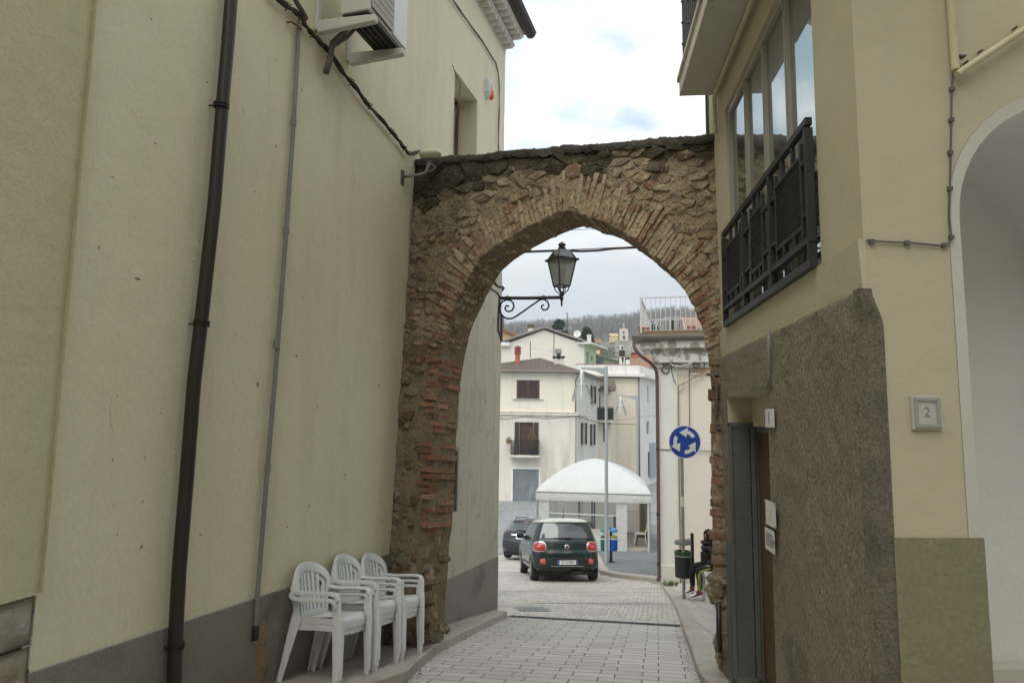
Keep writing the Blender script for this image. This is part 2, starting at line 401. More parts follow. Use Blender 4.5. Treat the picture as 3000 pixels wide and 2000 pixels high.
# ================================================================== ground
PROF = [(-40, -1.25), (0, -1.45), (3, -1.68), (5.2, -1.98), (9, -2.57), (12, -3.06), (17.8, -4.0), (24, -4.85), (31, -5.62), (40, -5.75), (75, -5.75)]
def sstep(a, b, x):
    t = min(1, max(0, (x - a) / (b - a))); return t * t * (3 - 2 * t)
def prof(s):
    if s <= PROF[0][0]: return PROF[0][1]
    for (a, za), (b, zb) in zip(PROF, PROF[1:]):
        if s <= b: return za + (zb - za) * (s - a) / (b - a)
    return PROF[-1][1]
def zg(x, y):
    k = 1 - sstep(10, 16, y)
    s = y + 0.02 * min(2.5, max(-2.0, x)) * k
    return (prof(s - 0.5) + prof(s) + prof(s + 0.5)) / 3
def gpx(x, y, off=0.0):
    """point of the ground (plus off) seen at photograph pixel x, y"""
    d = ray(x, y); lo, hi = 0.5, 200.0
    for _ in range(60):
        m = (lo + hi) / 2; p = d * (m / d.y)
        if p.z > zg(p.x, p.y) + off: lo = m
        else: hi = m
    return d * (lo / d.y)

def paving(name, c1, c2, mortar, w, h, ms, rot, offs=0.5, bump=0.6, rough=0.8, ox=0.0, grime=(0.16, 0.15, 0.13), squash=1.0):
    m = bpy.data.materials.new(name); m.use_nodes = True
    nt = m.node_tree; N = nt.nodes; Lk = nt.links; bs = N['Principled BSDF']; bs.inputs['Roughness'].default_value = rough
    bs.inputs['Specular IOR Level'].default_value = 0.3
    tc = N.new('ShaderNodeTexCoord'); mp = N.new('ShaderNodeMapping'); mp.inputs['Rotation'].default_value = (0, 0, rot); mp.inputs['Location'].default_value = (ox, ox * 0.7, 0)
    nz = N.new('ShaderNodeTexNoise'); nz.inputs['Scale'].default_value = 2.5; nz.inputs['Detail'].default_value = 2
    Lk.new(tc.outputs['Object'], nz.inputs['Vector'])
    va = N.new('ShaderNodeVectorMath'); va.operation = 'MULTIPLY_ADD'; va.inputs[1].default_value = (0.035, 0.035, 0)
    Lk.new(nz.outputs['Color'], va.inputs[0]); Lk.new(tc.outputs['Object'], va.inputs[2]); Lk.new(va.outputs[0], mp.inputs['Vector'])
    b = N.new('ShaderNodeTexBrick'); b.offset = offs; b.squash = squash; Lk.new(mp.outputs[0], b.inputs['Vector'])
    b.inputs['Color1'].default_value = (*c1, 1); b.inputs['Color2'].default_value = (*c2, 1); b.inputs['Mortar'].default_value = (*mortar, 1)
    b.inputs['Scale'].default_value = 1; b.inputs['Mortar Size'].default_value = ms; b.inputs['Mortar Smooth'].default_value = 0.2
    b.inputs['Brick Width'].default_value = w; b.inputs['Row Height'].default_value = h
    n2 = N.new('ShaderNodeTexNoise'); n2.inputs['Scale'].default_value = 1.3; n2.inputs['Detail'].default_value = 8; Lk.new(tc.outputs['Object'], n2.inputs['Vector'])
    r = N.new('ShaderNodeMapRange'); r.inputs['From Min'].default_value = 0.5; r.inputs['From Max'].default_value = 0.75; r.inputs['To Max'].default_value = 0.6; Lk.new(n2.outputs['Fac'], r.inputs['Value'])
    x = N.new('ShaderNodeMix'); x.data_type = 'RGBA'; Lk.new(r.outputs[0], x.inputs['Factor']); Lk.new(b.outputs['Color'], x.inputs['A']); x.inputs['B'].default_value = (*grime, 1)
    n3 = N.new('ShaderNodeTexNoise'); n3.inputs['Scale'].default_value = 90; n3.inputs['Detail'].default_value = 3; Lk.new(tc.outputs['Object'], n3.inputs['Vector'])
    x2 = N.new('ShaderNodeMix'); x2.data_type = 'RGBA'; x2.blend_type = 'MULTIPLY'; x2.inputs['Factor'].default_value = 0.35
    Lk.new(x.outputs['Result'], x2.inputs['A']); Lk.new(n3.outputs['Fac'], x2.inputs['B']); Lk.new(x2.outputs['Result'], bs.inputs['Base Color'])
    bp = N.new('ShaderNodeBump'); bp.inputs['Strength'].default_value = bump; bp.inputs['Distance'].default_value = 0.012; bp.invert = True
    Lk.new(b.outputs['Fac'], bp.inputs['Height'])
    b2 = N.new('ShaderNodeBump'); b2.inputs['Strength'].default_value = 0.3; b2.inputs['Distance'].default_value = 0.004
    Lk.new(n3.outputs['Fac'], b2.inputs['Height']); Lk.new(bp.outputs[0], b2.inputs['Normal']); Lk.new(b2.outputs[0], bs.inputs['Normal'])
    return m

def cobble(name, cols, joint, scale, stretch=(1, 1, 1), rot=0.0, jw=0.06, bump=0.8, dirt=(0.2, 0.19, 0.17), rough=0.8):
    m = bpy.data.materials.new(name); m.use_nodes = True
    nt = m.node_tree; N = nt.nodes; Lk = nt.links; bs = N['Principled BSDF']; bs.inputs['Roughness'].default_value = rough
    tc = N.new('ShaderNodeTexCoord'); mp = N.new('ShaderNodeMapping'); mp.inputs['Scale'].default_value = stretch; mp.inputs['Rotation'].default_value = (0, 0, rot)
    Lk.new(tc.outputs['Object'], mp.inputs['Vector'])
    ve = N.new('ShaderNodeTexVoronoi'); ve.feature = 'DISTANCE_TO_EDGE'; ve.voronoi_dimensions = '2D'
    vc = N.new('ShaderNodeTexVoronoi'); vc.voronoi_dimensions = '2D'
    for v in (ve, vc): v.inputs['Scale'].default_value = scale; v.inputs['Randomness'].default_value = 0.62; Lk.new(mp.outputs[0], v.inputs['Vector'])
    sp = N.new('ShaderNodeSeparateColor'); Lk.new(vc.outputs['Color'], sp.inputs[0])
    rp = N.new('ShaderNodeValToRGB'); rp.color_ramp.interpolation = 'LINEAR'
    for i, c in enumerate(cols):
        el = rp.color_ramp.elements[i] if i < 2 else rp.color_ramp.elements.new(0.5)
        el.position = i / (len(cols) - 1); el.color = (*c, 1)
    Lk.new(sp.outputs[0], rp.inputs[0])
    n2 = N.new('ShaderNodeTexNoise'); n2.inputs['Scale'].default_value = 0.7; n2.inputs['Detail'].default_value = 9; Lk.new(tc.outputs['Object'], n2.inputs['Vector'])
    r = N.new('ShaderNodeMapRange'); r.inputs['From Min'].default_value = 0.48; r.inputs['From Max'].default_value = 0.75; r.inputs['To Max'].default_value = 0.75; Lk.new(n2.outputs['Fac'], r.inputs['Value'])
    x = N.new('ShaderNodeMix'); x.data_type = 'RGBA'; Lk.new(r.outputs[0], x.inputs['Factor']); Lk.new(rp.outputs[0], x.inputs['A']); x.inputs['B'].default_value = (*dirt, 1)
    e = N.new('ShaderNodeMapRange'); e.inputs['From Max'].default_value = jw; e.interpolation_type = 'SMOOTHSTEP'; Lk.new(ve.outputs['Distance'], e.inputs['Value'])
    x2 = N.new('ShaderNodeMix'); x2.data_type = 'RGBA'; Lk.new(e.outputs[0], x2.inputs['Factor']); x2.inputs['A'].default_value = (*joint, 1); Lk.new(x.outputs['Result'], x2.inputs['B'])
    Lk.new(x2.outputs['Result'], bs.inputs['Base Color'])
    bp = N.new('ShaderNodeBump'); bp.inputs['Strength'].default_value = bump; bp.inputs['Distance'].default_value = 0.02
    e2 = N.new('ShaderNodeMapRange'); e2.inputs['From Max'].default_value = jw * 4; e2.interpolation_type = 'SMOOTHSTEP'; Lk.new(ve.outputs['Distance'], e2.inputs['Value'])
    Lk.new(e2.outputs[0], bp.inputs['Height']); Lk.new(bp.outputs[0], bs.inputs['Normal'])
    return m

MT['lane'] = paving('lane', (0.68, 0.655, 0.61), (0.57, 0.55, 0.51), (0.12, 0.11, 0.10), 0.36, 0.165, 0.006, R(12), 0.37, grime=(0.45, 0.43, 0.395))
MT['slabs'] = paving('slabs', (0.50, 0.455, 0.40), (0.42, 0.38, 0.33), (0.12, 0.105, 0.09), 0.42, 0.36, 0.006, R(20), 0.0, grime=(0.28, 0.25, 0.21))
MT['slabs_right'] = paving('slabs_right', (0.60, 0.56, 0.50), (0.52, 0.48, 0.43), (0.16, 0.14, 0.12), 0.36, 0.30, 0.006, R(7), 0.0, ox=0.11, grime=(0.36, 0.33, 0.29))
MT['kerb'] = mat('kerb', (0.48, 0.44, 0.385), 0.85, (0.38, 0.345, 0.30), 3, fine=(80, 0.3, (0.28, 0.25, 0.21)), bump=0.3, bscale=60, stain=[((0.20, 0.18, 0.15), 2.5, 0.58, 0.75)])
MT['cobble'] = cobble('cobble', [(0.46, 0.43, 0.38), (0.60, 0.57, 0.51), (0.66, 0.63, 0.57)], (0.17, 0.155, 0.135), 13, (1, 0.85, 1), R(14), dirt=(0.38, 0.355, 0.315))
MT['setts'] = cobble('setts', [(0.20, 0.21, 0.215), (0.31, 0.32, 0.32), (0.40, 0.40, 0.395)], (0.09, 0.09, 0.09), 11, dirt=(0.20, 0.205, 0.21))
MT['slate'] = paving('slate', (0.25, 0.27, 0.28), (0.17, 0.185, 0.195), (0.13, 0.135, 0.14), 0.5, 0.16, 0.008, R(-6), 0.4, grime=(0.23, 0.235, 0.235))
MT['grate'] = mat('grate', (0.035, 0.037, 0.04), 0.6, (0.06, 0.06, 0.06), 20, metal=0.3)

def drape(name, left, right, off, m, nu=10, sub=3, label=None):
    """sheet laid on the ground between two plan polylines"""
    b = MB(); L2 = []; R2 = []
    for A, B in ((left, L2), (right, R2)):
        for p, q in zip(A, A[1:]):
            for k in range(sub): B.append((p[0] + (q[0] - p[0]) * k / sub, p[1] + (q[1] - p[1]) * k / sub))
        B.append((A[-1][0], A[-1][1]))
    n = len(L2) - 1
    def fn(u, v):
        i = round(u * n); x = L2[i][0] + (R2[i][0] - L2[i][0]) * v; y = L2[i][1] + (R2[i][1] - L2[i][1]) * v
        return V((x, y, zg(x, y) + off))
    b.grid(fn, n, nu)
    o = b.build(name, m); o['kind'] = 'structure'
    return o

def ridge(t):
    pts = [(900, 985), (1300, 968), (1476, 962), (1565, 953), (1672, 946), (1744, 935), (1833, 925), (1870, 914), (1910, 908), (1971, 903), (2010, 909), (2070, 930), (2400, 965), (3200, 990)]
    if t <= pts[0][0]: y = pts[0][1]
    elif t >= pts[-1][0]: y = pts[-1][1]
    else:
        for (a, ya), (b, yb) in zip(pts, pts[1:]):
            if a <= t <= b: y = ya + (yb - ya) * (t - a) / (b - a); break
    return (1244 - y) / 2000 * 560 - 8
def zh(x, y):
    """the hill behind the town"""
    if y < 82: return -5.85
    t = 1500 + 2000 * x / 560
    top = ridge(t)
    k = min(1, (y - 82) / 478)
    z = -5.85 + (top + 5.85) * (k ** 0.95)
    if y > 560: z = top - (y - 560) * 0.25
    return z + 1.6 * noise.noise(V((x / 40, y / 40, 0.3))) * sstep(90, 160, y)

b = MB()
xs = [-400, -200, -90, -40, -20, -12, -8] + [-6 + 0.5 * i for i in range(27)] + [9, 12, 18, 30, 60, 120, 260, 420]
ys = [-60, -30, -15, -8] + [-5 + 0.5 * i for i in range(90)] + [44, 50, 60, 70, 82]
vs = [V((x, y, zg(x, y) - 0.012)) for y in ys for x in xs]; w = len(xs)
b.add(vs, [(j * w + i, j * w + i + 1, (j + 1) * w + i + 1, (j + 1) * w + i) for j in range(len(ys) - 1) for i in range(w - 1)])
b.build('ground', MT['setts'], smooth=True)['kind'] = 'structure'

b = MB()
xs = [-700 + 20 * i for i in range(71)]; ys = [81.9, 90, 100, 115, 130] + [150 + 14 * i for i in range(30)] + [575, 600, 660, 760]
vs = [V((x, y, zh(x, y))) for y in ys for x in xs]; w = len(xs)
b.add(vs, [(j * w + i, j * w + i + 1, (j + 1) * w + i + 1, (j + 1) * w + i) for j in range(len(ys) - 1) for i in range(w - 1)])
MT['hill'] = mat('hill', (0.13, 0.122, 0.108), 1.0, (0.165, 0.155, 0.137), 0.03, stain=[((0.085, 0.115, 0.05), 0.018, 0.50, 0.60), ((0.26, 0.245, 0.21), 0.05, 0.60, 0.72)], fine=(0.9, 0.5, (0.06, 0.055, 0.045)))
b.build('hill', MT['hill'], smooth=True)['kind'] = 'structure'

# ------------------------------------------------------------------ frames of the near walls
L = Fr((-1.72, 5.19), 16.5, 1)
Rw = Fr((1.78, 5.78), 6.0, -1)

# plan lines of kerbs
def xy(p): return (p.x, p.y)
kl = [xy(gpx(*p)) for p in ((1192, 2000), (1225, 1964), (1282, 1915), (1340, 1884), (1410, 1848), (1486, 1810))]
back = [(kl[0][0] - 0.374 * k * 1.25, kl[0][1] - k) for k in (9, 5, 2, 0.7)]
kl = back + kl
kr = [xy(gpx(*p)) for p in ((2051, 2000), (2037, 1962), (2026, 1923), (2012, 1883), (2002, 1855), (1991, 1815))]
kr = [(kr[0][0] - 0.10 * k, kr[0][1] - k) for k in (9, 5, 2, 0.7)] + kr
drape('lane_paving', kl, kr, 0.004, MT['lane'], 8)
kr2 = kr + [xy(gpx(*p)) for p in ((1968, 1764), (1950, 1738), (1937, 1716))]
wl = []
for p in kl: wl.append((p[0] - 3.5, p[1] + 0.8))
def off_line(pl, d):
    out = []
    for i, p in enumerate(pl):
        a = pl[max(0, i - 1)]; b_ = pl[min(len(pl) - 1, i + 1)]
        t = V((b_[0] - a[0], b_[1] - a[1], 0)).normalized(); n = V((t.y, -t.x, 0))
        out.append((p[0] + n.x * d, p[1] + n.y * d))
    return out
KW = 0.2
drape('left_pavement', wl, off_line(kl, -KW + 0.01), 0.098, MT['slabs'], 8)
rl = [(p[0] + 5.0, p[1] + 0.2) for p in kr2]
drape('right_pavement', off_line(kr2, KW - 0.01), rl, 0.088, MT['slabs_right'], 8)

def kerb(name, line, wdt, h, seg, m):
    b = MB(); pts = [V((x, y, 0)) for x, y in line]
    acc = [0]
    for p, q in zip(pts, pts[1:]): acc.append(acc[-1] + (q - p).length)
    def at(s):
        s = max(0, min(acc[-1], s))
        for i in range(len(pts) - 1):
            if s <= acc[i + 1] + 1e-9:
                return pts[i].lerp(pts[i + 1], (s - acc[i]) / max(1e-6, acc[i + 1] - acc[i]))
        return pts[-1]
    s = 0
    while s < acc[-1] - 0.05:
        e1 = min(acc[-1], s + seg * random.uniform(0.9, 1.1)); k = 6
        g = 0.003
        for i in range(k):
            sa = s + g + (e1 - s - 2 * g) * i / k; sb = s + g + (e1 - s - 2 * g) * (i + 1) / k
            A, B = at(sa), at(sb); t = (at(sa + 0.1) - at(sa - 0.1)).normalized(); t2 = (at(sb + 0.1) - at(sb - 0.1)).normalized()
            na = V((t.y, -t.x, 0)) * wdt; nb = V((t2.y, -t2.x, 0)) * wdt
            za, zb = zg(A.x, A.y), zg(B.x, B.y); j = 0.002
            a2, b2 = A + na, B + nb
            ch = 0.16
            A3, B3 = A + na * 0.07, B + nb * 0.07
            def z(p, q): return V((p.x, p.y, q))
            b.add([z(A, za - .1), z(B, zb - .1), z(B, zb + h * 0.88), z(A, za + h * 0.88), z(A3, za + h), z(B3, zb + h), z(b2, zb + h), z(a2, za + h), z(b2, zb - .1), z(a2, za - .1)],
                  [(0, 1, 2, 3), (3, 2, 5, 4), (4, 5, 6, 7), (7, 6, 8, 9)] + ([(0, 3, 4, 7, 9)] if i == 0 else []) + ([(1, 8, 6, 5, 2)] if i == k - 1 else []))
        s = e1
    o = b.build(name, m, recalc=True); o['kind'] = 'structure'; return o
kerb('left_kerb', kl, -KW, 0.102, 0.8, MT['kerb'])
kerb('right_kerb', kr2, KW, 0.092, 0.8, MT['kerb'])

# pale cobbles from the channel drain down to the square
pz = [(1937, 1712), (1900, 1703), (1860, 1699), (1800, 1691), (1758, 1682)]
pzw = [xy(gpx(*p)) for p in pz]
road_r = [kr[-1], kr2[-3], kr2[-2]] + pzw + [xy(gpx(1742, 1650)), xy(gpx(1728, 1615)), (3.2, 30.5)]
n = len(road_r)
lefts = [kl[-1], (-0.6, 9.9), (-4, 10.4), (-8, 11.5), (-10, 14), (-10, 16), (-10, 18), (-10, 20), (-10, 22), (-9, 24), (-4.5, 27.5)]
while len(lefts) < n: lefts.insert(-1, ((lefts[-2][0] + lefts[-1][0]) / 2, (lefts[-2][1] + lefts[-1][1]) / 2))
drape('cobbled_road', lefts[:n], road_r, 0.004, MT['cobble'], 12, 4)
# stone setts edging where the pale road meets the grey street
e_l = [lefts[n - 2], lefts[n - 1], road_r[-1]]
# raised slate square
sq_l = [pzw[0], pzw[1], pzw[2], pzw[3], pzw[4], xy(gpx(1742, 1650)), xy(gpx(1728, 1615)), (3.2, 30.5), (0.5, 30.6), (0.5, 40)]
kerb('square_kerb', sq_l[:8], 0.28, 0.125, 1.0, MT['kerb'])
sq_i = off_line(sq_l[:8], 0.27) + [(0.9, 30.6), (0.9, 40)]
drape('slate_square', sq_i, [(14, 17.2), (14, 17.4), (14, 17.8), (14, 18.5), (14, 20), (14, 23), (14, 27), (14, 30.5), (14, 33), (14, 40)], 0.121, MT['slate'], 14, 4)
# thin transverse bands of dark setts across the cobbles
for y_, (xa, xb) in ((1733, (1466, 1962)), (1767, (1560, 1966)), (1676, (1458, 1575)), (1652, (1458, 1540))):
    A = gpx(xa, y_); B = gpx(xb, y_ + 2)
    m_ = MT.setdefault('dark_sett', mat('dark_sett', (0.20, 0.19, 0.175), 0.9, (0.30, 0.285, 0.26), 9))
    drape('dark_sett_band', [xy(A), (A.x, A.y + 0.07)], [xy(B), (B.x, B.y + 0.07)], 0.008, m_, 30, 1)

# channel drain across the lane
A = gpx(1486, 1807); B = gpx(1991, 1836)
dv = V((B.x - A.x, B.y - A.y, 0)); ln = dv.length; dv.normalize(); nv = V((-dv.y, dv.x, 0))
dr = thing('channel_drain', 'dark iron channel drain running right across the lane beyond the arch', 'drain', A)
cells = 14; bw = 0.17
def rp(s, o, h):
    p = A + dv * s + nv * o; return V((p.x, p.y, zg(p.x, p.y) + h))
for i in range(cells):
    s0 = ln * i / cells + 0.004; s1 = ln * (i + 1) / cells - 0.004
    g = MB(); op = (i % 3 == 2)
    def slab(sa, sb, oa, ob, h0, h1):
        g.hexa([rp(sa, oa, h0), rp(sb, oa, h0), rp(sb, ob, h0), rp(sa, ob, h0), rp(sa, oa, h1), rp(sb, oa, h1), rp(sb, ob, h1), rp(sa, ob, h1)])
    slab(s0, s1, 0, 0.015, 0.0, 0.014); slab(s0, s1, bw - 0.015, bw, 0.0, 0.014)
    nb = 5 if op else 9
    for k in range(nb):
        c0 = s0 + (s1 - s0) * k / nb
        slab(c0, c0 + (s1 - s0) / nb * (0.35 if op else 0.7), 0.017, bw - 0.017, 0.0, 0.013)
    slab(s0, s1, bw / 2 - 0.008, bw / 2 + 0.008, 0.0, 0.0125)
    g.build('grate', MT['grate'], dr)
g = MB()
for s0, s1, oa, ob in ((0, ln, -0.02, -0.002), (0, ln, bw + 0.002, bw + 0.02)):
    K = 12
    for k in range(K):
        a_, b_ = s0 + (s1 - s0) * k / K, s0 + (s1 - s0) * (k + 1) / K
        g.hexa([rp(a_, oa, -.02), rp(b_, oa, -.02), rp(b_, ob, -.02), rp(a_, ob, -.02), rp(a_, oa, .010), rp(b_, oa, .010), rp(b_, ob, .010), rp(a_, ob, .010)])
g.build('frame', MT['grey_metal'], dr)
g = MB(); K = 12
for k in range(K):
    a_, b_ = ln * k / K, ln * (k + 1) / K
    g.add([rp(a_, 0, .0075), rp(b_, 0, .0075), rp(b_, bw, .0075), rp(a_, bw, .0075)], [(0, 1, 2, 3)])
g.build('channel', MT['black'], dr)
# small gully in the cobbles
A = gpx(1525, 1791); B = gpx(1618, 1791); C_ = gpx(1622, 1779)
gu = thing('gully_grate', 'small rectangular iron gully cover set in the pale cobbles near the house corner', 'drain', A)
dv = V((B.x - A.x, B.y - A.y, 0)); ln = dv.length; dv.normalize(); nv = V((-dv.y, dv.x, 0)); wd = max(0.22, (C_ - B).length)
def rp2(s, o, h):
    p = A + dv * s + nv * o; return V((p.x, p.y, zg(p.x, p.y) + h))
g = MB(); g.add([rp2(0, 0, .007), rp2(ln, 0, .007), rp2(ln, wd, .007), rp2(0, wd, .007)], [(0, 1, 2, 3)]); g.build('pit', MT['black'], gu)
g = MB()
for k in range(13):
    s0 = ln * k / 13; g.hexa([rp2(s0, 0, 0), rp2(s0 + ln / 22, 0, 0), rp2(s0 + ln / 22, wd, 0), rp2(s0, wd, 0), rp2(s0, 0, .012), rp2(s0 + ln / 22, 0, .012), rp2(s0 + ln / 22, wd, .012), rp2(s0, wd, .012)])
g.build('grate', MT['grey_metal'], gu)
# ================================================================== left house
sc_ = L.sx(1469, 900)                         # far corner
ss_ = L.px(200, 765)[0]                       # seam to the neighbouring house
PL = [L.px(92, 1968), L.px(1142, 1620)]; PL2 = [L.px(1282, 1709), L.px(1454, 1630)]; z_pl = PL[1][1]; z_top = L.px(1481, 158)[1]
sp_ = L.w(sc_, 0); print('left corner', sp_, 'plinth z', z_pl, 'top', z_top, 'seam', ss_)
lh = thing('plastered_house', 'tall cream plastered house with grey plinth along the left side of the lane', 'house', L.w(4, -2.4))
wa, wzt = L.px(1333, 208); wb, wzt2 = L.px(1399, 294); wzt = (wzt + wzt2) / 2
wz0 = wzt - 1.45
WD = 0.30; sB_ = L.px(96, 1850)[0]
ha, hz1 = L.px(1310, 1312); hb, _ = L.px(1342, 1312); hz0 = L.px(1335, 1497)[1]
b = MB()
b.wall(L, sB_, sc_, -4.5, z_top, [(wa, wb, wz0, wzt, WD), (ha, hb, hz0, hz1, 0.16)])
e1 = L.side_at(sc_, 1)
b.add([e1.w(0, -4.5), e1.w(7, -4.5), e1.w(7, z_top), e1.w(0, z_top)], [(0, 1, 2, 3)])
b.add([L.w(ss_ - .3, -4.5, -7), L.w(sc_, -4.5, -7), L.w(sc_, z_top, -7), L.w(ss_ - .3, z_top, -7)], [(0, 1, 2, 3)])
b.build('wall', MT['plaster_left'], lh, recalc=False)
b = MB(); b.fbox(L, PL[1][0] + .2, sc_ + .002, PL2[1][1] - .6, 2.3, -.01, .003)
for (a_, c_, d_, e_) in (): pass
MT['plaster_weathered'] = mat('plaster_weathered', (0.54, 0.50, 0.40), 0.92, (0.47, 0.435, 0.345), 1.4, fine=(30, .45, (0.33, 0.31, 0.25)), bump=.35, bscale=40, streak=((0.36, 0.335, 0.27), (16, 16, .8)), stain=[((0.37, 0.345, 0.28), 3.4, .54, .68), ((0.25, 0.235, 0.20), 9, .66, .74)])
wob_ = None
b = MB(); b.wall(L, PL[1][0] + .2, sc_ + .002, PL2[1][1] - .6, 2.3, [(ha, hb, hz0, hz1, .01)], off=.004); e9 = L.side_at(sc_ + .002, 1); b.add([L.w(sc_ + .002, PL2[1][1] - .6, .004), L.w(sc_ + .002, 2.3, .004), L.w(sc_ + .002, 2.3, -.02), L.w(sc_ + .002, PL2[1][1] - .6, -.02)], [(0, 1, 2, 3)]); b.build('weathered_wall', MT['plaster_weathered'], lh, recalc=False)
b = MB()
def slab_(sa, za, sb, zb, o1=.013):
    b.hexa([L.w(sa, -4.4, o1), L.w(sb, -4.4, o1), L.w(sb, -4.4, -.05), L.w(sa, -4.4, -.05), L.w(sa, za, o1), L.w(sb, zb, o1), L.w(sb, zb, -.05), L.w(sa, za, -.05)])
gr = (PL[1][1] - PL[0][1]) / (PL[1][0] - PL[0][0]); gr2 = (PL2[1][1] - PL2[0][1]) / (PL2[1][0] - PL2[0][0]); sm_ = PL[1][0] + .25
slab_(sB_ - .01, PL[0][1] + gr * (sB_ - .01 - PL[0][0]), sm_, PL[1][1] + gr * .25)
slab_(sm_, PL2[0][1] + gr2 * (sm_ - PL2[0][0]), sc_ + .012, PL2[1][1] + gr2 * (sc_ + .012 - PL2[1][0]))
b.build('plinth', MT['plinth'], lh, bevel=0.004)
# roof slab
b = MB()
b.prism([L.w(ss_ - .4, z_top + 0.33, 0.36), L.w(sc_ + .15, z_top + 0.33, 0.36), L.w(sc_ + .15, z_top + 1.9, -3.5), L.w(ss_ - .4, z_top + 1.9, -3.5)], (0, 0, 0.12))
b.prism([L.w(ss_ - .4, z_top + 0.33, -7.3), L.w(sc_ + .15, z_top + 0.33, -7.3), L.w(sc_ + .15, z_top + 1.9, -3.5), L.w(ss_ - .4, z_top + 1.9, -3.5)], (0, 0, 0.12))
MT['tiles'] = mat('tiles', (0.26, 0.17, 0.12), 0.9, (0.17, 0.13, 0.10), 4, bump=0.4, bscale=30)
b.build('roof', MT['tiles'], lh)
# two corbelled rows of painted tile ends under the gutter
b = MB()
def tile_end(s, z, o0, o1, w, h):
    n = 6; pts = []
    for k in range(n + 1):
        t = math.pi * k / n; pts.append((s - math.cos(t) * w / 2, z - h * 0.15 + math.sin(t) * h * 0.0 - (1 - abs(math.cos(t))) * 0 , t))
    for k in range(n):
        t0, t1 = math.pi * k / n, math.pi * (k + 1) / n
        a0, b0 = s - math.cos(t0) * w / 2, z - math.sin(t0) * h
        a1, b1 = s - math.cos(t1) * w / 2, z - math.sin(t1) * h
        b.hexa([L.w(a0, b0, o1), L.w(a1, b1, o1), L.w(a1, b1, o0), L.w(a0, b0, o0), L.w(a0, z + 0.02, o1), L.w(a1, z + 0.02, o1), L.w(a1, z + 0.02, o0), L.w(a0, z + 0.02, o0)])
s = sc_ - 0.02
while s > sc_ - 7.5:
    tile_end(s - 0.075, z_top + 0.10, -0.02, 0.14, 0.145, 0.075)
    tile_end(s - 0.075, z_top + 0.235, -0.02, 0.285, 0.145, 0.075)
    s -= 0.165
b.fbox(L, ss_ - .3, sc_ + 0.01, z_top + 0.10, z_top + 0.145, -0.02, 0.152)
b.fbox(L, ss_ - .3, sc_ + 0.01, z_top + 0.235, z_top + 0.30, -0.02, 0.298)
b.fbox(L, ss_ - .3, sc_ + 0.005, z_top - 0.01, z_top + 0.10, -0.02, 0.004)
MT['cornice_white'] = mat('cornice_white', (0.66, 0.65, 0.61), 0.9, (0.55, 0.54, 0.50), 5, bump=0.2, bscale=40)
b.build('cornice', MT['cornice_white'], lh)
b = MB()
def gutter(fr, s0, s1, z, o, r, bb, n=8):
    for k in range(n):
        t0 = math.pi + math.pi * k / n; t1 = math.pi + math.pi * (k + 1) / n
        p = [(o + r * math.cos(t), z + r * math.sin(t)) for t in (t0, t1)]; q = [(o + (r - .006) * math.cos(t), z + (r - .006) * math.sin(t)) for t in (t0, t1)]
        bb.hexa([fr.w(s0, p[0][1], p[0][0]), fr.w(s1, p[0][1], p[0][0]), fr.w(s1, q[0][1], q[0][0]), fr.w(s0, q[0][1], q[0][0]),
                 fr.w(s0, p[1][1], p[1][0]), fr.w(s1, p[1][1], p[1][0]), fr.w(s1, q[1][1], q[1][0]), fr.w(s0, q[1][1], q[1][0])])
    pts = [(o + r * math.cos(math.pi + math.pi * k / n), z + r * math.sin(math.pi + math.pi * k / n)) for k in range(n + 1)]
    bb.add([fr.w(s1, q, p) for p, q in pts], [tuple(range(n + 1))])
gutter(L, ss_ - .3, sc_ + 0.18, z_top + 0.385, 0.375, 0.085, b)
b.tube([L.w(ss_ - .3, z_top + .39, .46), L.w(sc_ + .18, z_top + .39, .46)], 0.012, 6)
b.build('gutter', MT['brown_metal'], lh)
# upper window
f = MB(); fo = -WD + 0.02; t = 0.06
f.fbox(L, wa, wb, wzt - t, wzt, fo - .05, fo); f.fbox(L, wa, wb, wz0, wz0 + t, fo - .05, fo)
f.fbox(L, wa, wa + t, wz0 + t, wzt - t, fo - .05, fo); f.fbox(L, wb - t, wb, wz0 + t, wzt - t, fo - .05, fo)
f.fbox(L, (wa + wb) / 2 - .03, (wa + wb) / 2 + .03, wz0 + t, wzt - t, fo - .05, fo - .005)
wo = f.build('window', MT['wood_red'], lh)
f = MB(); f.fbox(L, wa + t, wb - t, wz0 + t, wzt - t, fo - .04, fo - .025); f.build('pane', glass('glass_curtain', (0.42, 0.48, 0.52), 0.3), wo)
# grey shuttered niche beyond the arch
f = MB(); f.fbox(L, ha, ha + .04, hz0, hz1, -.1, .012); f.fbox(L, hb - .04, hb, hz0, hz1, -.1, .012); f.fbox(L, ha + .04, hb - .04, hz1 - .05, hz1, -.1, .012); f.fbox(L, ha + .04, hb - .04, hz0, hz0 + .22, -.12, -.02)
nf = f.build('niche_frame', MT['plinth'], lh)
f = MB(); f.fbox(L, ha + .04, hb - .04, hz0 + .22, hz1 - .05, -.13, -.10); f.build('niche_panel', mat('niche_panel', (0.07, 0.075, 0.075), 0.7, (0.12, 0.12, 0.115), 5), nf)
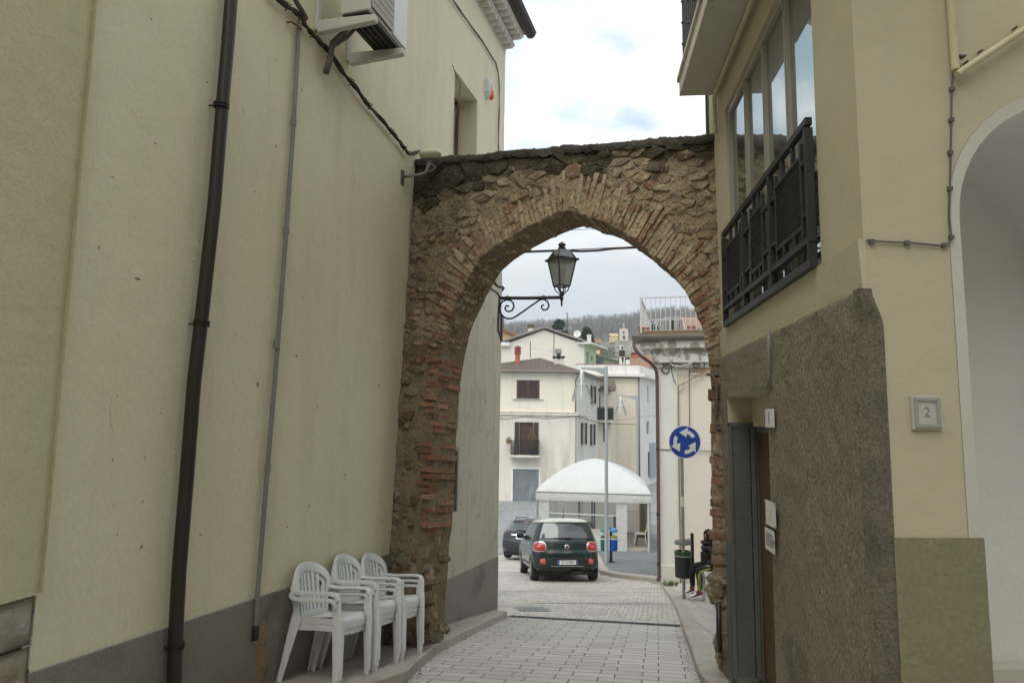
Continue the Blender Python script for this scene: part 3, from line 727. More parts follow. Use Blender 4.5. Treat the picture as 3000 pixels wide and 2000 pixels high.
# brown downpipe
pts = [L.px(*p) for p in ((655, -40), (640, 150), (624, 330), (601, 600), (566, 910), (541, 1120), (519, 1400), (497, 1660), (484, 1890), (480, 2060))]
dp = MB(); dp.tube([L.w(s, z, 0.07) for s, z in pts], 0.041, 14)
dpo = dp.build('downpipe', MT['brown_metal'], lh, smooth=True, auto=40)
c = MB()
for p in ((622, 318), (563, 953), (486, 1893)):
    s, z = L.px(*p)
    for dz in (0, 0.02): c.lathe([(0.043, -.006), (0.049, -.006), (0.049, .006), (0.043, .006)], L.w(s, z + dz, 0.07), 14)
    c.cyl(L.w(s - .03, z + .005, .05), L.w(s - .03, z + .005, -.02), .006, 6)
    c.box(L.w(s + .05, z + .01, .07), (.02, .02, .03))
c.build('clamp', MT['black'], dpo)
# grey conduit
pts = [L.px(*p) for p in ((872, 40), (866, 90), (851, 357), (829, 676), (804, 1008), (774, 1365), (744, 1735), (736, 1880))]
g = MB(); g.tube([L.w(s, z, 0.03) for s, z in pts], 0.0165, 10)
gp = g.build('conduit', MT['grey_pipe'], lh, smooth=True, auto=40)
g = MB()
for p in ((851, 360), (829, 676), (800, 1008), (774, 1372)):
    s, z = L.px(*p); g.lathe([(0.02, -.03), (0.0215, -.03), (0.0215, .03), (0.02, .03)], L.w(s, z, .03), 12)
g.build('sleeve', MT['grey_pipe'], gp)
g = MB(); s, z = L.px(738, 1850); g.lathe([(.017, -.05), (.023, -.05), (.024, .03), (.017, .05)], L.w(s, z, .03), 12); g.build('outlet', MT['dark_metal'], gp)
g = MB(); s, z = L.px(862, 85); g.tube([L.w(s - .11, z - .015, .012), L.w(s - .09, z, .035), L.w(s + .03, z + .005, .05)], .008, 6); g.build('wall_hook', MT['rust'], gp)

# rusty patch where the conduit reaches the plinth: a real crust of scaled render
g = MB(); s0, z0 = L.px(762, 1905)
def fl(u, v):
    s = s0 - 0.10 + 0.2 * u; z = z0 - 0.28 + 0.52 * v
    k = max(0, 1 - ((u - .5 - .12 * math.sin(v * 7)) / .42) ** 2 - ((v - .5) / .5) ** 2)
    return L.w(s, z, 0.010 + 0.014 * k + 0.010 * k * noise.noise(V((u * 5, v * 9, 1))))
g.grid(fl, 16, 26); g.build('render_crust', mat('render_crust', (0.34, 0.25, 0.16), 0.95, (0.22, 0.15, 0.09), 9, bump=0.6, bscale=30), lh, smooth=True)

# small pits and chips in the plaster
MT['pit'] = mat('pit', (0.36, 0.315, 0.215), 0.95, (0.26, 0.225, 0.15), 40)
rnd = random.Random(12); b = MB()
for x_, y_ in [(344, 1566), (414, 1600), (587, 1566), (842, 1543), (443, 57), (807, 176), (884, 264), (350, 980), (470, 1210), (700, 1320), (930, 1190), (960, 760), (745, 560), (1010, 1390), (330, 520), (455, 420), (905, 1480), (690, 980)] + [(rnd.uniform(280, 1130), rnd.uniform(200, 1600)) for _ in range(26)]:
    s0, z0 = L.px(x_, y_); r_ = rnd.uniform(.003, .009) * (2.0 if rnd.random() < .2 else 1); n_ = 7; el = rnd.uniform(.5, 1.8)
    if s0 > PL[1][0]: continue
    b.add([L.w(s0 + r_ * el * math.cos(6.283 * k / n_) * rnd.uniform(.6, 1.3), z0 + r_ / el * math.sin(6.283 * k / n_) * rnd.uniform(.6, 1.3), .0012) for k in range(n_)], [tuple(range(n_))])
o = b.build('plaster_pits', MT['pit'], lh); o['kind'] = 'stuff'
b = MB()
for pth in (((1035, 420), (1030, 470), (1038, 520), (1032, 590)), ((760, 1250), (764, 1310), (757, 1370), (763, 1450), (760, 1500)), ((330, 1150), (322, 1200), (328, 1260), (318, 1330)), ((905, 640), (918, 690), (912, 745))):
    pts = [L.px(*q_) for q_ in pth]; dn = []
    for (s0, z0), (s1, z1_) in zip(pts, pts[1:]):
        for k in range(5): dn.append((s0 + (s1 - s0) * k / 5 + rnd.uniform(-.006, .006), z0 + (z1_ - z0) * k / 5))
    vs = []
    for i, (s0, z0) in enumerate(dn): w_ = .0011 * math.sin(math.pi * (i + .5) / len(dn)); vs += [L.w(s0 - w_, z0, .0010), L.w(s0 + w_, z0, .0010)]
    b.add(vs, [(2 * i, 2 * i + 1, 2 * i + 3, 2 * i + 2) for i in range(len(dn) - 1)])
o = b.build('hairline_cracks', MT['pit'], lh); o['kind'] = 'stuff'
# cable bundle along the wall
def strands(path, fr, n, r, spread, seed, off=0.03, wav=1.0):
    rnd = random.Random(seed); g = MB()
    pp = [fr.px(*p) for p in path]
    dense = []
    for (s, z), (s2, z2) in zip(pp, pp[1:]):
        for k in range(5): dense.append((s + (s2 - s) * k / 5, z + (z2 - z) * k / 5))
    dense.append(pp[-1])
    for i in range(n):
        ph = rnd.uniform(0, 6.28); am = rnd.uniform(.4, 1) * spread
        pts = []
        for k, (s, z) in enumerate(dense):
            a_ = ph + k * 0.55 * wav
            pts.append(fr.w(s + am * math.cos(a_) * .5, z + am * math.sin(a_), off + am * 0.7 * math.cos(a_ * 0.8 + i)))
        g.tube(pts, r * rnd.uniform(.7, 1.2), 6)
    return g, dense
cp = [(770, -30), (800, 2), (840, 30), (868, 52), (880, 78), (893, 95), (915, 113), (948, 155), (985, 203), (1020, 248), (1050, 288), (1080, 325), (1120, 370), (1152, 405), (1168, 430), (1185, 450), (1200, 452), (1222, 444)]
g, dn = strands(cp, L, 6, 0.0085, 0.018, 3, 0.045)
cb = g.build('cable_bundle', MT['cable'], None, smooth=True, loc=L.w(*dn[0], 0))
tag(cb, 'thick sagging bundle of dark cables running down the left wall to the arch top', 'cables')
c = MB()
for k in range(8, len(dn) - 6, 9):
    s, z = dn[k]; c.tube([L.w(s - .02, z + .035, .02), L.w(s, z, .085), L.w(s + .02, z - .03, .02)], .006, 6)
c.build('cable_tie', MT['rust'], cb)
g = MB(); g.tube([L.w(*L.px(*p), .06) for p in ((830, -30), (850, 12), (868, 40), (878, 60))], .02, 10); g.build('conduit_end', MT['cable_grey'], cb, smooth=True)
# thinner cable by the far corner
cp = [(1300, -25), (1318, 0), (1351, 45), (1403, 117), (1447, 186), (1454, 215), (1457, 245), (1457, 320), (1455, 400), (1455, 470)]
g, dn = strands(cp, L, 3, 0.006, 0.010, 5, 0.03)
tag(g.build('cable_run', MT['cable_grey'], None, smooth=True, loc=L.w(*dn[0])), 'grey cable run slanting down to the far corner above the alarm box', 'cables')
cp = [(1320, 193), (1330, 225), (1342, 245), (1341, 285), (1327, 345), (1325, 400), (1326, 460)]
g, dn = strands(cp, L, 2, 0.005, 0.006, 6, 0.03)
tag(g.build('loose_cable', MT['cable_grey'], None, smooth=True, loc=L.w(*dn[0])), 'loose grey cable hanging over the edge of the upper window', 'cables')

# alarm siren
s, z = L.px(1424, 263)
al = thing('alarm_siren', 'white alarm siren box with orange light beside the upper window', 'alarm', L.w(s, z))
hh = 0.16; ww = 0.085
def shell(o0, o1, k0, k1, bb):
    pr = [(-.55, 1), (.55, 1), (.8, .7), (.8, -.35), (.35, -.85), (0, -1), (-.35, -.85), (-.8, -.35), (-.8, .7)]
    A = [L.w(s + x * ww * k0, z + y * hh * k0, o0) for x, y in pr]; B = [L.w(s + x * ww * k1, z + y * hh * k1, o1) for x, y in pr]
    n = len(pr); bb.add(A + B, [(i, (i + 1) % n, n + (i + 1) % n, n + i) for i in range(n)] + [tuple(range(n, 2 * n))])
g = MB(); shell(0, .05, 1, 1, g); shell(.05, .085, 1, .8, g); g.build('case', MT['white_plastic'], al)
g = MB()
for k in range(3): g.fbox(L, s - .03, s + .03, z + .06 - k * .035, z + .072 - k * .035, .084, .088)
g.build('slot', MT['dark_metal'], al)
g = MB(); g.lathe([(.0, -.10), (.03, -.09), (.045, -.06), (.04, 0), (.025, .06), (.0, .10)], L.w(s + .02, z - .06, .075), 10); g.build('strobe', MT['orange'], al, smooth=True)

# air conditioner on wall brackets
s1, z1 = L.px(926, 78); s2, z2 = L.px(1018, 186)
zb_ = (z1 + z2) / 2 - 0.0
ac = thing('air_conditioner', 'grey white outdoor air conditioner on two wall brackets high on the left wall', 'air conditioner', L.w((s1 + s2) / 2, zb_))
AO = 0.56
for s_ in (s1, s2):
    g = MB()
    g.fbox(L, s_ - .03, s_ + .03, zb_ - .02, zb_ + .55, 0.0, .03)
    g.hexa([L.w(s_ - .03, zb_ - .03, AO), L.w(s_ + .03, zb_ - .03, AO), L.w(s_ + .03, zb_ - .05, .03), L.w(s_ - .03, zb_ - .05, .03),
            L.w(s_ - .03, zb_ + .03, AO), L.w(s_ + .03, zb_ + .03, AO), L.w(s_ + .03, zb_ + .06, .03), L.w(s_ - .03, zb_ + .06, .03)])
    g.build('bracket', MT['ac_white'], ac, bevel=.008)
sa, sb = s1 - .03, s2 + .12
g = MB(); g.fbox(L, sa, sb, zb_ + .075, zb_ + .70, .24, AO - .05); g.build('body', MT['ac_white'], ac, bevel=.012)
g = MB(); g.fbox(L, sa + .01, sb - .01, zb_ + .06, zb_ + .074, .26, AO - .07); 
for k in range(5): g.fbox(L, sa + .05, sb - .05, zb_ + .048, zb_ + .06, .28 + .05 * k, .30 + .05 * k)
g.build('base_tray', MT['dark_metal'], ac)
g = MB(); so_ = AO - .05
g.fbox(L, sa + .03, sb - .28, zb_ + .11, zb_ + .67, so_ + .001, so_ + .006); gb = g.build('grille_back', MT['black'], ac)
g = MB(); na = 30
for k in range(na + 1):
    x = sa + .03 + (sb - .28 - sa - .03) * k / na; g.fbox(L, x - .003, x + .003, zb_ + .11, zb_ + .67, so_ + .008, so_ + .016)
for k in range(10):
    zz = zb_ + .11 + .56 * k / 9; g.fbox(L, sa + .03, sb - .28, zz - .003, zz + .003, so_ + .016, so_ + .020)
g.build('grille', MT['ac_white'], ac)
g = MB(); g.fbox(L, sb - .26, sb - .005, zb_ + .09, zb_ + .695, so_ + .001, so_ + .014); ep = g.build('end_panel', MT['white_plastic'], ac, bevel=.004)
g = MB(); g.fbox(L, sb - .12, sb - .06, zb_ + .60, zb_ + .66, so_ + .0145, so_ + .016); g.build('emblem', mat('teal', (0.10, 0.42, 0.45), 0.5), ac)
g = MB(); g.tube([L.w(s1 + .1, zb_ + .1, .3), L.w(s1 + .09, zb_ - .02, .2), L.w(s1 + .1, zb_ - .08, .1), L.w(s1 + .12, zb_ - .22, .07), L.w(s1 + .1, zb_ - .34, .05)], .026, 10)
g.tube([L.w(s1 + .16, zb_ + .1, .32), L.w(s1 + .13, zb_ - .03, .22), L.w(s1 + .12, zb_ - .1, .1)], .016, 8)
g.build('pipe', MT['cable_grey'], ac, smooth=True)

# neighbouring house nearer the camera, proud of the main wall, on a stone base
nh = thing('neighbour_house', 'yellowish plastered house over rough stone base at far left edge', 'house', L.w(ss_ - 2, -1.8))
zs = L.px(100, 1737)[1]
b = MB(); NO = 0.035
def nw(u, v):
    s = ss_ - 7 + 7 * u; z = zs + (6.5 - zs) * v
    return L.w(s, z + (0.03 * noise.noise(V((s * 3, 0, 2))) if v == 0 else 0), NO + 0.012 * noise.noise(V((s * 1.3, z * 1.3, 4))) - (0.03 if u > .9995 else 0))
b.grid(nw, 70, 60)
b.add([L.w(ss_, zs, NO), L.w(ss_, 6.5, NO), L.w(ss_, 6.5, -.3), L.w(ss_, zs, -.3)], [(0, 1, 2, 3)])
b.add([L.w(ss_ - 7, zs, NO), L.w(ss_, zs, NO), L.w(ss_, zs, -.3), L.w(ss_ - 7, zs, -.3)], [(0, 1, 2, 3)])
b.add([L.w(ss_ - 7, zs - 3, -4), L.w(ss_ - 7, zs - 3, 0.03), L.w(ss_ - 7, 6.5, 0.03), L.w(ss_ - 7, 6.5, -4)], [(0, 1, 2, 3)])
b.add([L.w(ss_ - 7, 6.5, 0.03), L.w(ss_, 6.5, NO), L.w(ss_, 6.5, -4), L.w(ss_ - 7, 6.5, -4)], [(0, 1, 2, 3)])
b.build('wall', MT['plaster_near'], nh, smooth=True, auto=50)
b = MB(); rnd = random.Random(5)
z = zs - 0.015; sB = L.px(98, 1850)[0]
while z > -3.2:
    h = rnd.uniform(.16, .27); s = sB + .012
    while s > ss_ - 6:
        wd_ = rnd.uniform(.22, .48); c3 = rnd.choice([(1, 1, 1), (.85, .8, .72), (.7, .68, .66), (1.05, 1, .95)])
        def sf(u, v, s=s, wd_=wd_, z=z, h=h):
            su = s - wd_ + wd_ * u; zz = z - h + h * v
            e_ = min(u, 1 - u, .18) / .18 * min(v, 1 - v, .18) / .18
            return L.w(su, zz, -0.03 + 0.05 * min(1, e_) ** .5 + 0.03 * noise.noise(V((su * 9, zz * 9, 3))) * min(1, e_))
        b.grid(sf, 9, 8, col=c3)
        s -= wd_ + .008
    z -= h + .008
b.add([L.w(ss_ - 7, -3.6, -.062), L.w(sB, -3.6, -.062), L.w(sB, zs, -.062), L.w(ss_ - 7, zs, -.062)], [(0, 1, 2, 3)], col=(.4, .36, .3))
b.build('stone_base', MT['basestone'], nh, smooth=True)

# ================================================================== stone arch
pl_ = L.wp(1142, 1620); pt_ = L.wp(1216, 486); pr_ = Rw.wp(2103, 700)
class Plane:
    def __init__(s, a, b, c):
        s.o = a; n = (c - a).cross(b - a).normalized()
        if n.y > 0: n = -n
        s.n = n; s.d = V((-n.y, n.x, 0)).normalized(); s.e = n.cross(s.d)
        if s.e.z < 0: s.e = -s.e
    def px(s, x, y):
        d = ray(x, y); p = d * (s.o.dot(s.n) / d.dot(s.n)) - s.o
        return (p.dot(s.d), p.dot(s.e))
    def w(s, u, v, off=0): return s.o + s.d * u + s.e * v + s.n * off
A_ = Plane(pl_, pt_, pr_)
print('arch', pl_, pt_, pr_, A_.n)
front = [(1226, 1900), (1232, 1760), (1240, 1650), (1255, 1527), (1262, 1400), (1270, 1256), (1279, 1131), (1296, 1020), (1310, 960), (1328, 907), (1368, 826), (1408, 760), (1448, 724), (1502, 688), (1564, 655), (1622, 630), (1667, 616),
         (1680, 620), (1728, 636), (1782, 655), (1836, 686), (1881, 722), (1930, 762), (1979, 806), (2010, 851), (2034, 893), (2049, 938), (2061, 974), (2070, 1014), (2078, 1060), (2083, 1130), (2084, 1300), (2086, 1500), (2088, 1674), (2094, 1760), (2108, 1905)]
ip = [A_.px(*p) for p in front]
# resample by arc length
acc = [0]
for p, q in zip(ip, ip[1:]): acc.append(acc[-1] + math.hypot(q[0] - p[0], q[1] - p[1]))
NU = 200; IN = []
for k in range(NU + 1):
    s = acc[-1] * k / NU
    for i in range(len(ip) - 1):
        if s <= acc[i + 1] + 1e-9:
            t = (s - acc[i]) / (acc[i + 1] - acc[i]); IN.append((ip[i][0] + (ip[i + 1][0] - ip[i][0]) * t, ip[i][1] + (ip[i + 1][1] - ip[i][1]) * t)); break
t_sp = (A_.px(1310, 960)[1] + A_.px(2061, 974)[1]) / 2
apex = A_.px(1670, 616); cen = (apex[0], t_sp)
tl = A_.px(1224, 478); tr = A_.px(2104, 408)
uL = -0.16; uR = A_.px(2103, 700)[0] + 0.25
def top_at(u): return tl[1] + (tr[1] - tl[1]) * (u - tl[0]) / (tr[0] - tl[0])
def outer(p):
    if p[1] <= t_sp: return (uL, p[1]) if p[0] < cen[0] else (uR, p[1])
    dx, dy = p[0] - cen[0], p[1] - cen[1]; best = 1e9
    if dx < -1e-6: best = min(best, (uL - cen[0]) / dx)
    if dx > 1e-6: best = min(best, (uR - cen[0]) / dx)
    sl = (tr[1] - tl[1]) / (tr[0] - tl[0]); den = dy - sl * dx
    if den > 1e-6: best = min(best, (top_at(cen[0]) - cen[1]) / den)
    return (cen[0] + dx * best, cen[1] + dy * best)
OUT = [outer(p) for p in IN]
T = 0.46
arch = thing('stone_arch', 'weathered stone and brick arch spanning the lane between the two houses', 'arch', A_.w(1.4, -1, 0))
rnd = random.Random(11)
def fbm(p, s, o=4): return noise.fractal(p * s, 1.0, 2.0, o)
def disp(p): return 0.028 * fbm(p, 3.2) + 0.016 * fbm(p, 11) 
b = MB(); NV = 34
def dirt_col(u, v):
    # black lichen and soot: densest under the coping, running down in ragged tongues, heavier on the left
    h = top_at(u) - v; n_ = noise.noise(V((u * 3.2, v * 2.2, 7))); m_ = noise.noise(V((u * 11, v * 11, 3)))
    left = sstep(1.5, 0.2, u)
    reach = .19 + .26 * left + .24 * n_ + .16 * m_
    k = 1 - .88 * sstep(reach + .10, reach - .10, h)
    k *= 1 - .30 * left * sstep(.1, .9, h) * (.6 + .4 * n_ + .5 * m_)
    if v < t_sp and u < .5: k *= .80 + .25 * m_
    return max(.10, min(1.1, k))
def fr_(u, v):
    i = min(NU, round(u * NU)); p, q = IN[i], OUT[i]
    a_ = p[0] + (q[0] - p[0]) * v; c_ = p[1] + (q[1] - p[1]) * v
    pt = A_.w(a_, c_); bulge = 0.05 * sstep(-0.2, -1.0, c_) if a_ < cen[0] else 0.0
    return A_.w(a_, c_, disp(pt) + bulge * max(0, noise.noise(V((a_ * 3, c_ * 2.2, 1))) + .4))
b.grid(fr_, NU, NV)
# per face tint
for fi in range(len(b.f)):
    c_ = sum((b.v[i] for i in b.f[fi]), V()) / 4 - A_.o; k = dirt_col(c_.dot(A_.d), c_.dot(A_.e)); b.c[fi] = (1, 1, 1, k)
def intr(u, v):
    i = min(NU, round(u * NU)); p = IN[i]; pt = A_.w(p[0], p[1], -T * v)
    c_ = V((cen[0] - p[0], max(0, cen[1] - p[1]) * 0 - max(0, p[1] - t_sp), 0))
    dd = (A_.d * (1 if p[0] < cen[0] else -1)) if p[1] < t_sp else (A_.d * (cen[0] - p[0]) + A_.e * (cen[1] - p[1])).normalized()
    k = 0 if v == 0 else 0.02 * fbm(pt, 6) 
    q = pt + dd * k
    return q + A_.n * (disp(pt) if v == 0 else 0)
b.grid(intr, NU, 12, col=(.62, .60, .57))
def bk(u, v):
    i = min(NU, round(u * NU)); p, q = IN[i], OUT[i]
    return A_.w(p[0] + (q[0] - p[0]) * v, p[1] + (q[1] - p[1]) * v, -T)
b.grid(bk, NU, 3, col=(.8, .78, .74))
def tp(u, v):
    x = uL + (uR - uL) * u; return A_.w(x, top_at(x), -T * v)
b.grid(tp, 30, 2, col=(.3, .3, .29))
core = b.build('mortar_core', MT['mortar'], arch, smooth=True)

# helper tests in arch plane
def inside_open(u, v):
    ins = False; poly = IN; n = len(poly); j = n - 1
    for i in range(n):
        if (poly[i][1] > v) != (poly[j][1] > v) and u < (poly[j][0] - poly[i][0]) * (v - poly[i][1]) / (poly[j][1] - poly[i][1]) + poly[i][0]: ins = not ins
        j = i
    return ins
def dist_in(u, v): return min(math.hypot(u - p[0], v - p[1]) for p in IN[::2])
RING = 0.33
def ok(u, v):
    if ip[0][0] < u < ip[-1][0] and v < max(ip[0][1], ip[-1][1]) + .06: return False
    if u < uL + .12 or u > uR - .2 or v > top_at(u) - .02 or v < ip[0][1] + .02 or (v < ip[-1][1] + .05 and u > cen[0]) or inside_open(u, v): return False
    d = dist_in(u, v)
    return d > (RING + .01 if v > t_sp - .15 else 0.03)
PAL = [(.47, .375, .235), (.42, .35, .24), (.36, .315, .24), (.50, .385, .215), (.40, .31, .195), (.52, .44, .31), (.31, .26, .19), (.45, .345, .20), (.43, .36, .24)]
RED = [(.37, .19, .12), (.41, .23, .15), (.32, .17, .11), (.45, .29, .20)]
pts = []; tries = 0
cellsz = {}
AS = 1.75                          # stones are wider than tall
while tries < 26000:
    tries += 1
    u = rnd.uniform(uL, uR); v = rnd.uniform(A_.px(1240, 1900)[1], tr[1] + .05)
    r = 0.034 + 0.040 * (0.5 + 0.5 * noise.noise(V((u * 2.1, v * 2.1, 9)))) + rnd.uniform(-.014, .034)
    okk = True
    for (pu, pv, prr) in pts:
        if ((u - pu) / AS) ** 2 + (v - pv) ** 2 < (0.5 * (r + prr)) ** 2 * 1.7: okk = False; break
    if okk: pts.append((u, v, r))
def clip(poly, nx, ny, c):
    out = []
    for i in range(len(poly)):
        p, q = poly[i], poly[(i + 1) % len(poly)]
        a_ = p[0] * nx + p[1] * ny - c; b_ = q[0] * nx + q[1] * ny - c
        if a_ <= 0: out.append(p)
        if (a_ < 0) != (b_ < 0) and abs(a_ - b_) > 1e-12:
            t = a_ / (a_ - b_); out.append((p[0] + (q[0] - p[0]) * t, p[1] + (q[1] - p[1]) * t))
    return out
def stone(bb, poly, prot, col, seedv):
    """poly in arch plane coordinates -> a pillow-like stone bedded in the mortar"""
    n0 = len(poly)
    if n0 < 3: return
    for _ in range(2):
        poly2 = []; cc_ = (.10, .22)[_]
        for i in range(len(poly)):
            p, q = poly[i], poly[(i + 1) % len(poly)]; c = cc_
            poly2 += [(p[0] + (q[0] - p[0]) * c, p[1] + (q[1] - p[1]) * c), (p[0] + (q[0] - p[0]) * (1 - c), p[1] + (q[1] - p[1]) * (1 - c))]
        poly = poly2
    cu = sum(p[0] for p in poly) / len(poly); cv = sum(p[1] for p in poly) / len(poly)
    tx, ty = rnd.uniform(-.22, .22), rnd.uniform(-.22, .22)
    rings = [(1.0, -0.03), (0.99, prot * .55), (0.93, prot * .97), (0.62, prot * 1.04), (0.28, prot * 1.05)]
    n = len(poly); vs = []
    for k, h in rings:
        for p in poly:
            u = cu + (p[0] - cu) * k; v = cv + (p[1] - cv) * k
            w = A_.w(u, v); o = h + (0 if h < 0 else tx * (u - cu) + ty * (v - cv) + 0.010 * noise.noise(w * 16) + 0.008 * noise.noise(w * 36)) + (disp(w) * .9)
            vs.append(A_.w(u, v, o))
    w = A_.w(cu, cv); vs.append(A_.w(cu, cv, prot * 1.1 + 0.012 * noise.noise(w * 14) + disp(w) * .7))
    fs = []
    for r in range(len(rings) - 1):
        for i in range(n): fs.append((r * n + i, r * n + (i + 1) % n, (r + 1) * n + (i + 1) % n, (r + 1) * n + i))
    for i in range(n): fs.append(((len(rings) - 1) * n + i, (len(rings) - 1) * n + (i + 1) % n, len(vs) - 1))
    bb.add(vs, fs, 0, col)
b = MB(); cnt = 0
for i, (u, v, r) in enumerate(pts):
    if not ok(u, v): continue
    low = (u < 0.75 and v < t_sp - 0.1)
    if low and rnd.random() < 0.52: continue
    near = sorted(pts, key=lambda p: ((p[0] - u) / AS) ** 2 + (p[1] - v) ** 2)[1:14]
    poly = [(-.3, -.3), (.3, -.3), (.3, .3), (-.3, .3)]
    for (pu, pv, prr) in near:
        dx, dy = (pu - u) / AS, pv - v; d = math.hypot(dx, dy)
        poly = clip(poly, dx / d, dy / d, d / 2 * rnd.uniform(.90, 1.0))
        if len(poly) < 3: break
    if len(poly) < 3: continue
    ang = rnd.uniform(-.18, .18)
    # slope of the beds follows the arch on its haunches
    if u > cen[0] + .5 and v > t_sp: ang += rnd.uniform(-.5, .1)
    pp = [(u + (x * AS) * math.cos(ang) - y * math.sin(ang), v + (x * AS) * math.sin(ang) * .5 + y) for x, y in poly]
    # keep off ring and opening
    pp = [(a_, min(c_, top_at(a_) - .01)) for a_, c_ in pp]
    if any(inside_open(*q) for q in pp): continue
    if sum(1 for q in pp if dist_in(*q) < (RING - .03 if q[1] > t_sp - .15 else .005)) > 1: continue
    base = rnd.choice(PAL) if rnd.random() > .08 else rnd.choice(RED)
    k = rnd.uniform(.82, 1.15)
    base = tuple(c * k for c in base) + (dirt_col(u, v) * rnd.uniform(.85, 1.1),)
    stone(b, pp, rnd.uniform(-.002, .018), base, i); cnt += 1
print('stones', cnt)
b.build('rubble_masonry', MT['rubble'], arch, smooth=True)

# ring of voussoirs: bricks on edge, broken and half covered with old mortar
def ip_at(s):
    s = max(0, min(acc[-1], s))
    for i in range(len(ip) - 1):
        if s <= acc[i + 1] + 1e-9:
            t = (s - acc[i]) / (acc[i + 1] - acc[i]); return (ip[i][0] + (ip[i + 1][0] - ip[i][0]) * t, ip[i][1] + (ip[i + 1][1] - ip[i][1]) * t)
    return ip[-1]
def brick(bb, c, ax, ay, lx, ly, o0, o1, col, j=.005):
    """brick in arch plane: centre c, axes ax, ay, from depth o0 to front o1, worn corners"""
    vs = []
    NX, NY = 5, 3
    q = []
    for oi, o in enumerate((o0, o1 - .012, o1)):
        sh = 1.0 if oi < 2 else .86
        q.append((o, sh))
    bb_v = []
    def P3(fx, fy, o, jj):
        u = c[0] + ax[0] * lx * fx + ay[0] * ly * fy; v = c[1] + ax[1] * lx * fx + ay[1] * ly * fy
        w = A_.w(u, v); e = j * noise.noise(w * 40); return A_.w(u + e, v + j * noise.noise(w * 37 + V((3, 1, 2))), o + jj * noise.noise(w * 22))
    loop = [(-.5, -.5), (-.17, -.5), (.17, -.5), (.5, -.5), (.5, 0), (.5, .5), (.17, .5), (-.17, .5), (-.5, .5), (-.5, 0)]
    n = len(loop); vs = []
    for o, sh in q:
        for fx, fy in loop: vs.append(P3(fx * (sh if sh == 1 else 1 - .05), fy * (sh if sh == 1 else .84), o, .0 if o == o0 else .010))
    vs.append(P3(0, 0, o1 + .002, .012)); vs.append(P3(0, 0, o0, 0))
    fs = []
    for r in range(2):
        for i in range(n): fs.append((r * n + i, r * n + (i + 1) % n, (r + 1) * n + (i + 1) % n, (r + 1) * n + i))
    for i in range(n): fs.append((2 * n + i, 2 * n + (i + 1) % n, 3 * n)); fs.append(((i + 1) % n, i, 3 * n + 1))
    bb.add(vs, fs, 0, col)
b = MB()
i0 = next(i for i, p in enumerate(ip) if p[1] > t_sp - .15); s = acc[i0]
i1 = max(i for i, p in enumerate(ip) if p[1] > t_sp - .25); s_end = acc[i1]
TAN = [(.56, .46, .31), (.50, .41, .28), (.60, .50, .35), (.46, .37, .245), (.54, .40, .26)]
while s < s_end:
    th = rnd.uniform(.034, .060); p = ip_at(s + th / 2); p0 = ip_at(s - .10); p1 = ip_at(s + th + .10)
    tx, ty = p1[0] - p0[0], p1[1] - p0[1]; l = math.hypot(tx, ty); tx /= l; ty /= l
    nx, ny = -ty, tx
    lean = rnd.uniform(-.13, .13) + (0.16 if p[0] > cen[0] else -.10)
    c_, s_ = math.cos(lean), math.sin(lean); nx, ny = nx * c_ - ny * s_, nx * s_ + ny * c_
    ay_ = (ny, -nx)
    total = rnd.uniform(.27, .40) + (0.05 if abs(p[0] - cen[0]) < .4 else 0)
    pieces = rnd.choice([1, 1, 2, 2, 3]); r0 = rnd.uniform(-.016, .008)
    for k in range(pieces):
        la = r0 + total * k / pieces + .002; lb = r0 + total * (k + 1) / pieces - .004
        right = p[0] > cen[0] + .25
        redp = .78 if right else (.55 if p[0] < cen[0] - .5 else .16)
        col = rnd.choice(RED) if rnd.random() < redp else rnd.choice(TAN)
        kk = rnd.uniform(.82, 1.12)
        col = tuple(x * kk for x in col) + ((.74 + .2 * rnd.random()) if p[0] < .75 else 1,)
        cc = (p[0] + nx * (la + lb) / 2, p[1] + ny * (la + lb) / 2)
        inner = k == 0
        if rnd.random() < .07 and not inner: continue
        brick(b, cc, (nx, ny), ay_, lb - la, th * rnd.uniform(.90, 1.0), -.08, rnd.uniform(.003, .020) + disp(A_.w(*cc)) * .9, col, .008)
        if inner:   # the soffit is laid with more bricks behind
            for dep in range(3):
                if rnd.random() < .25: continue
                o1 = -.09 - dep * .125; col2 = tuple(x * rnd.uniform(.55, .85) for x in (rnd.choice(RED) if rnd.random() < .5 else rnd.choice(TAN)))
                c2 = (p[0] + nx * (la + .05 + rnd.uniform(-.012, .006)), p[1] + ny * (la + .05))
                brick(b, c2, (nx, ny), ay_, .10, th * .9, o1 - .118, o1, col2)
    s += th + rnd.uniform(.0, .006)
b.build('brick_voussoirs', MT['brick'], arch, smooth=True, auto=35)

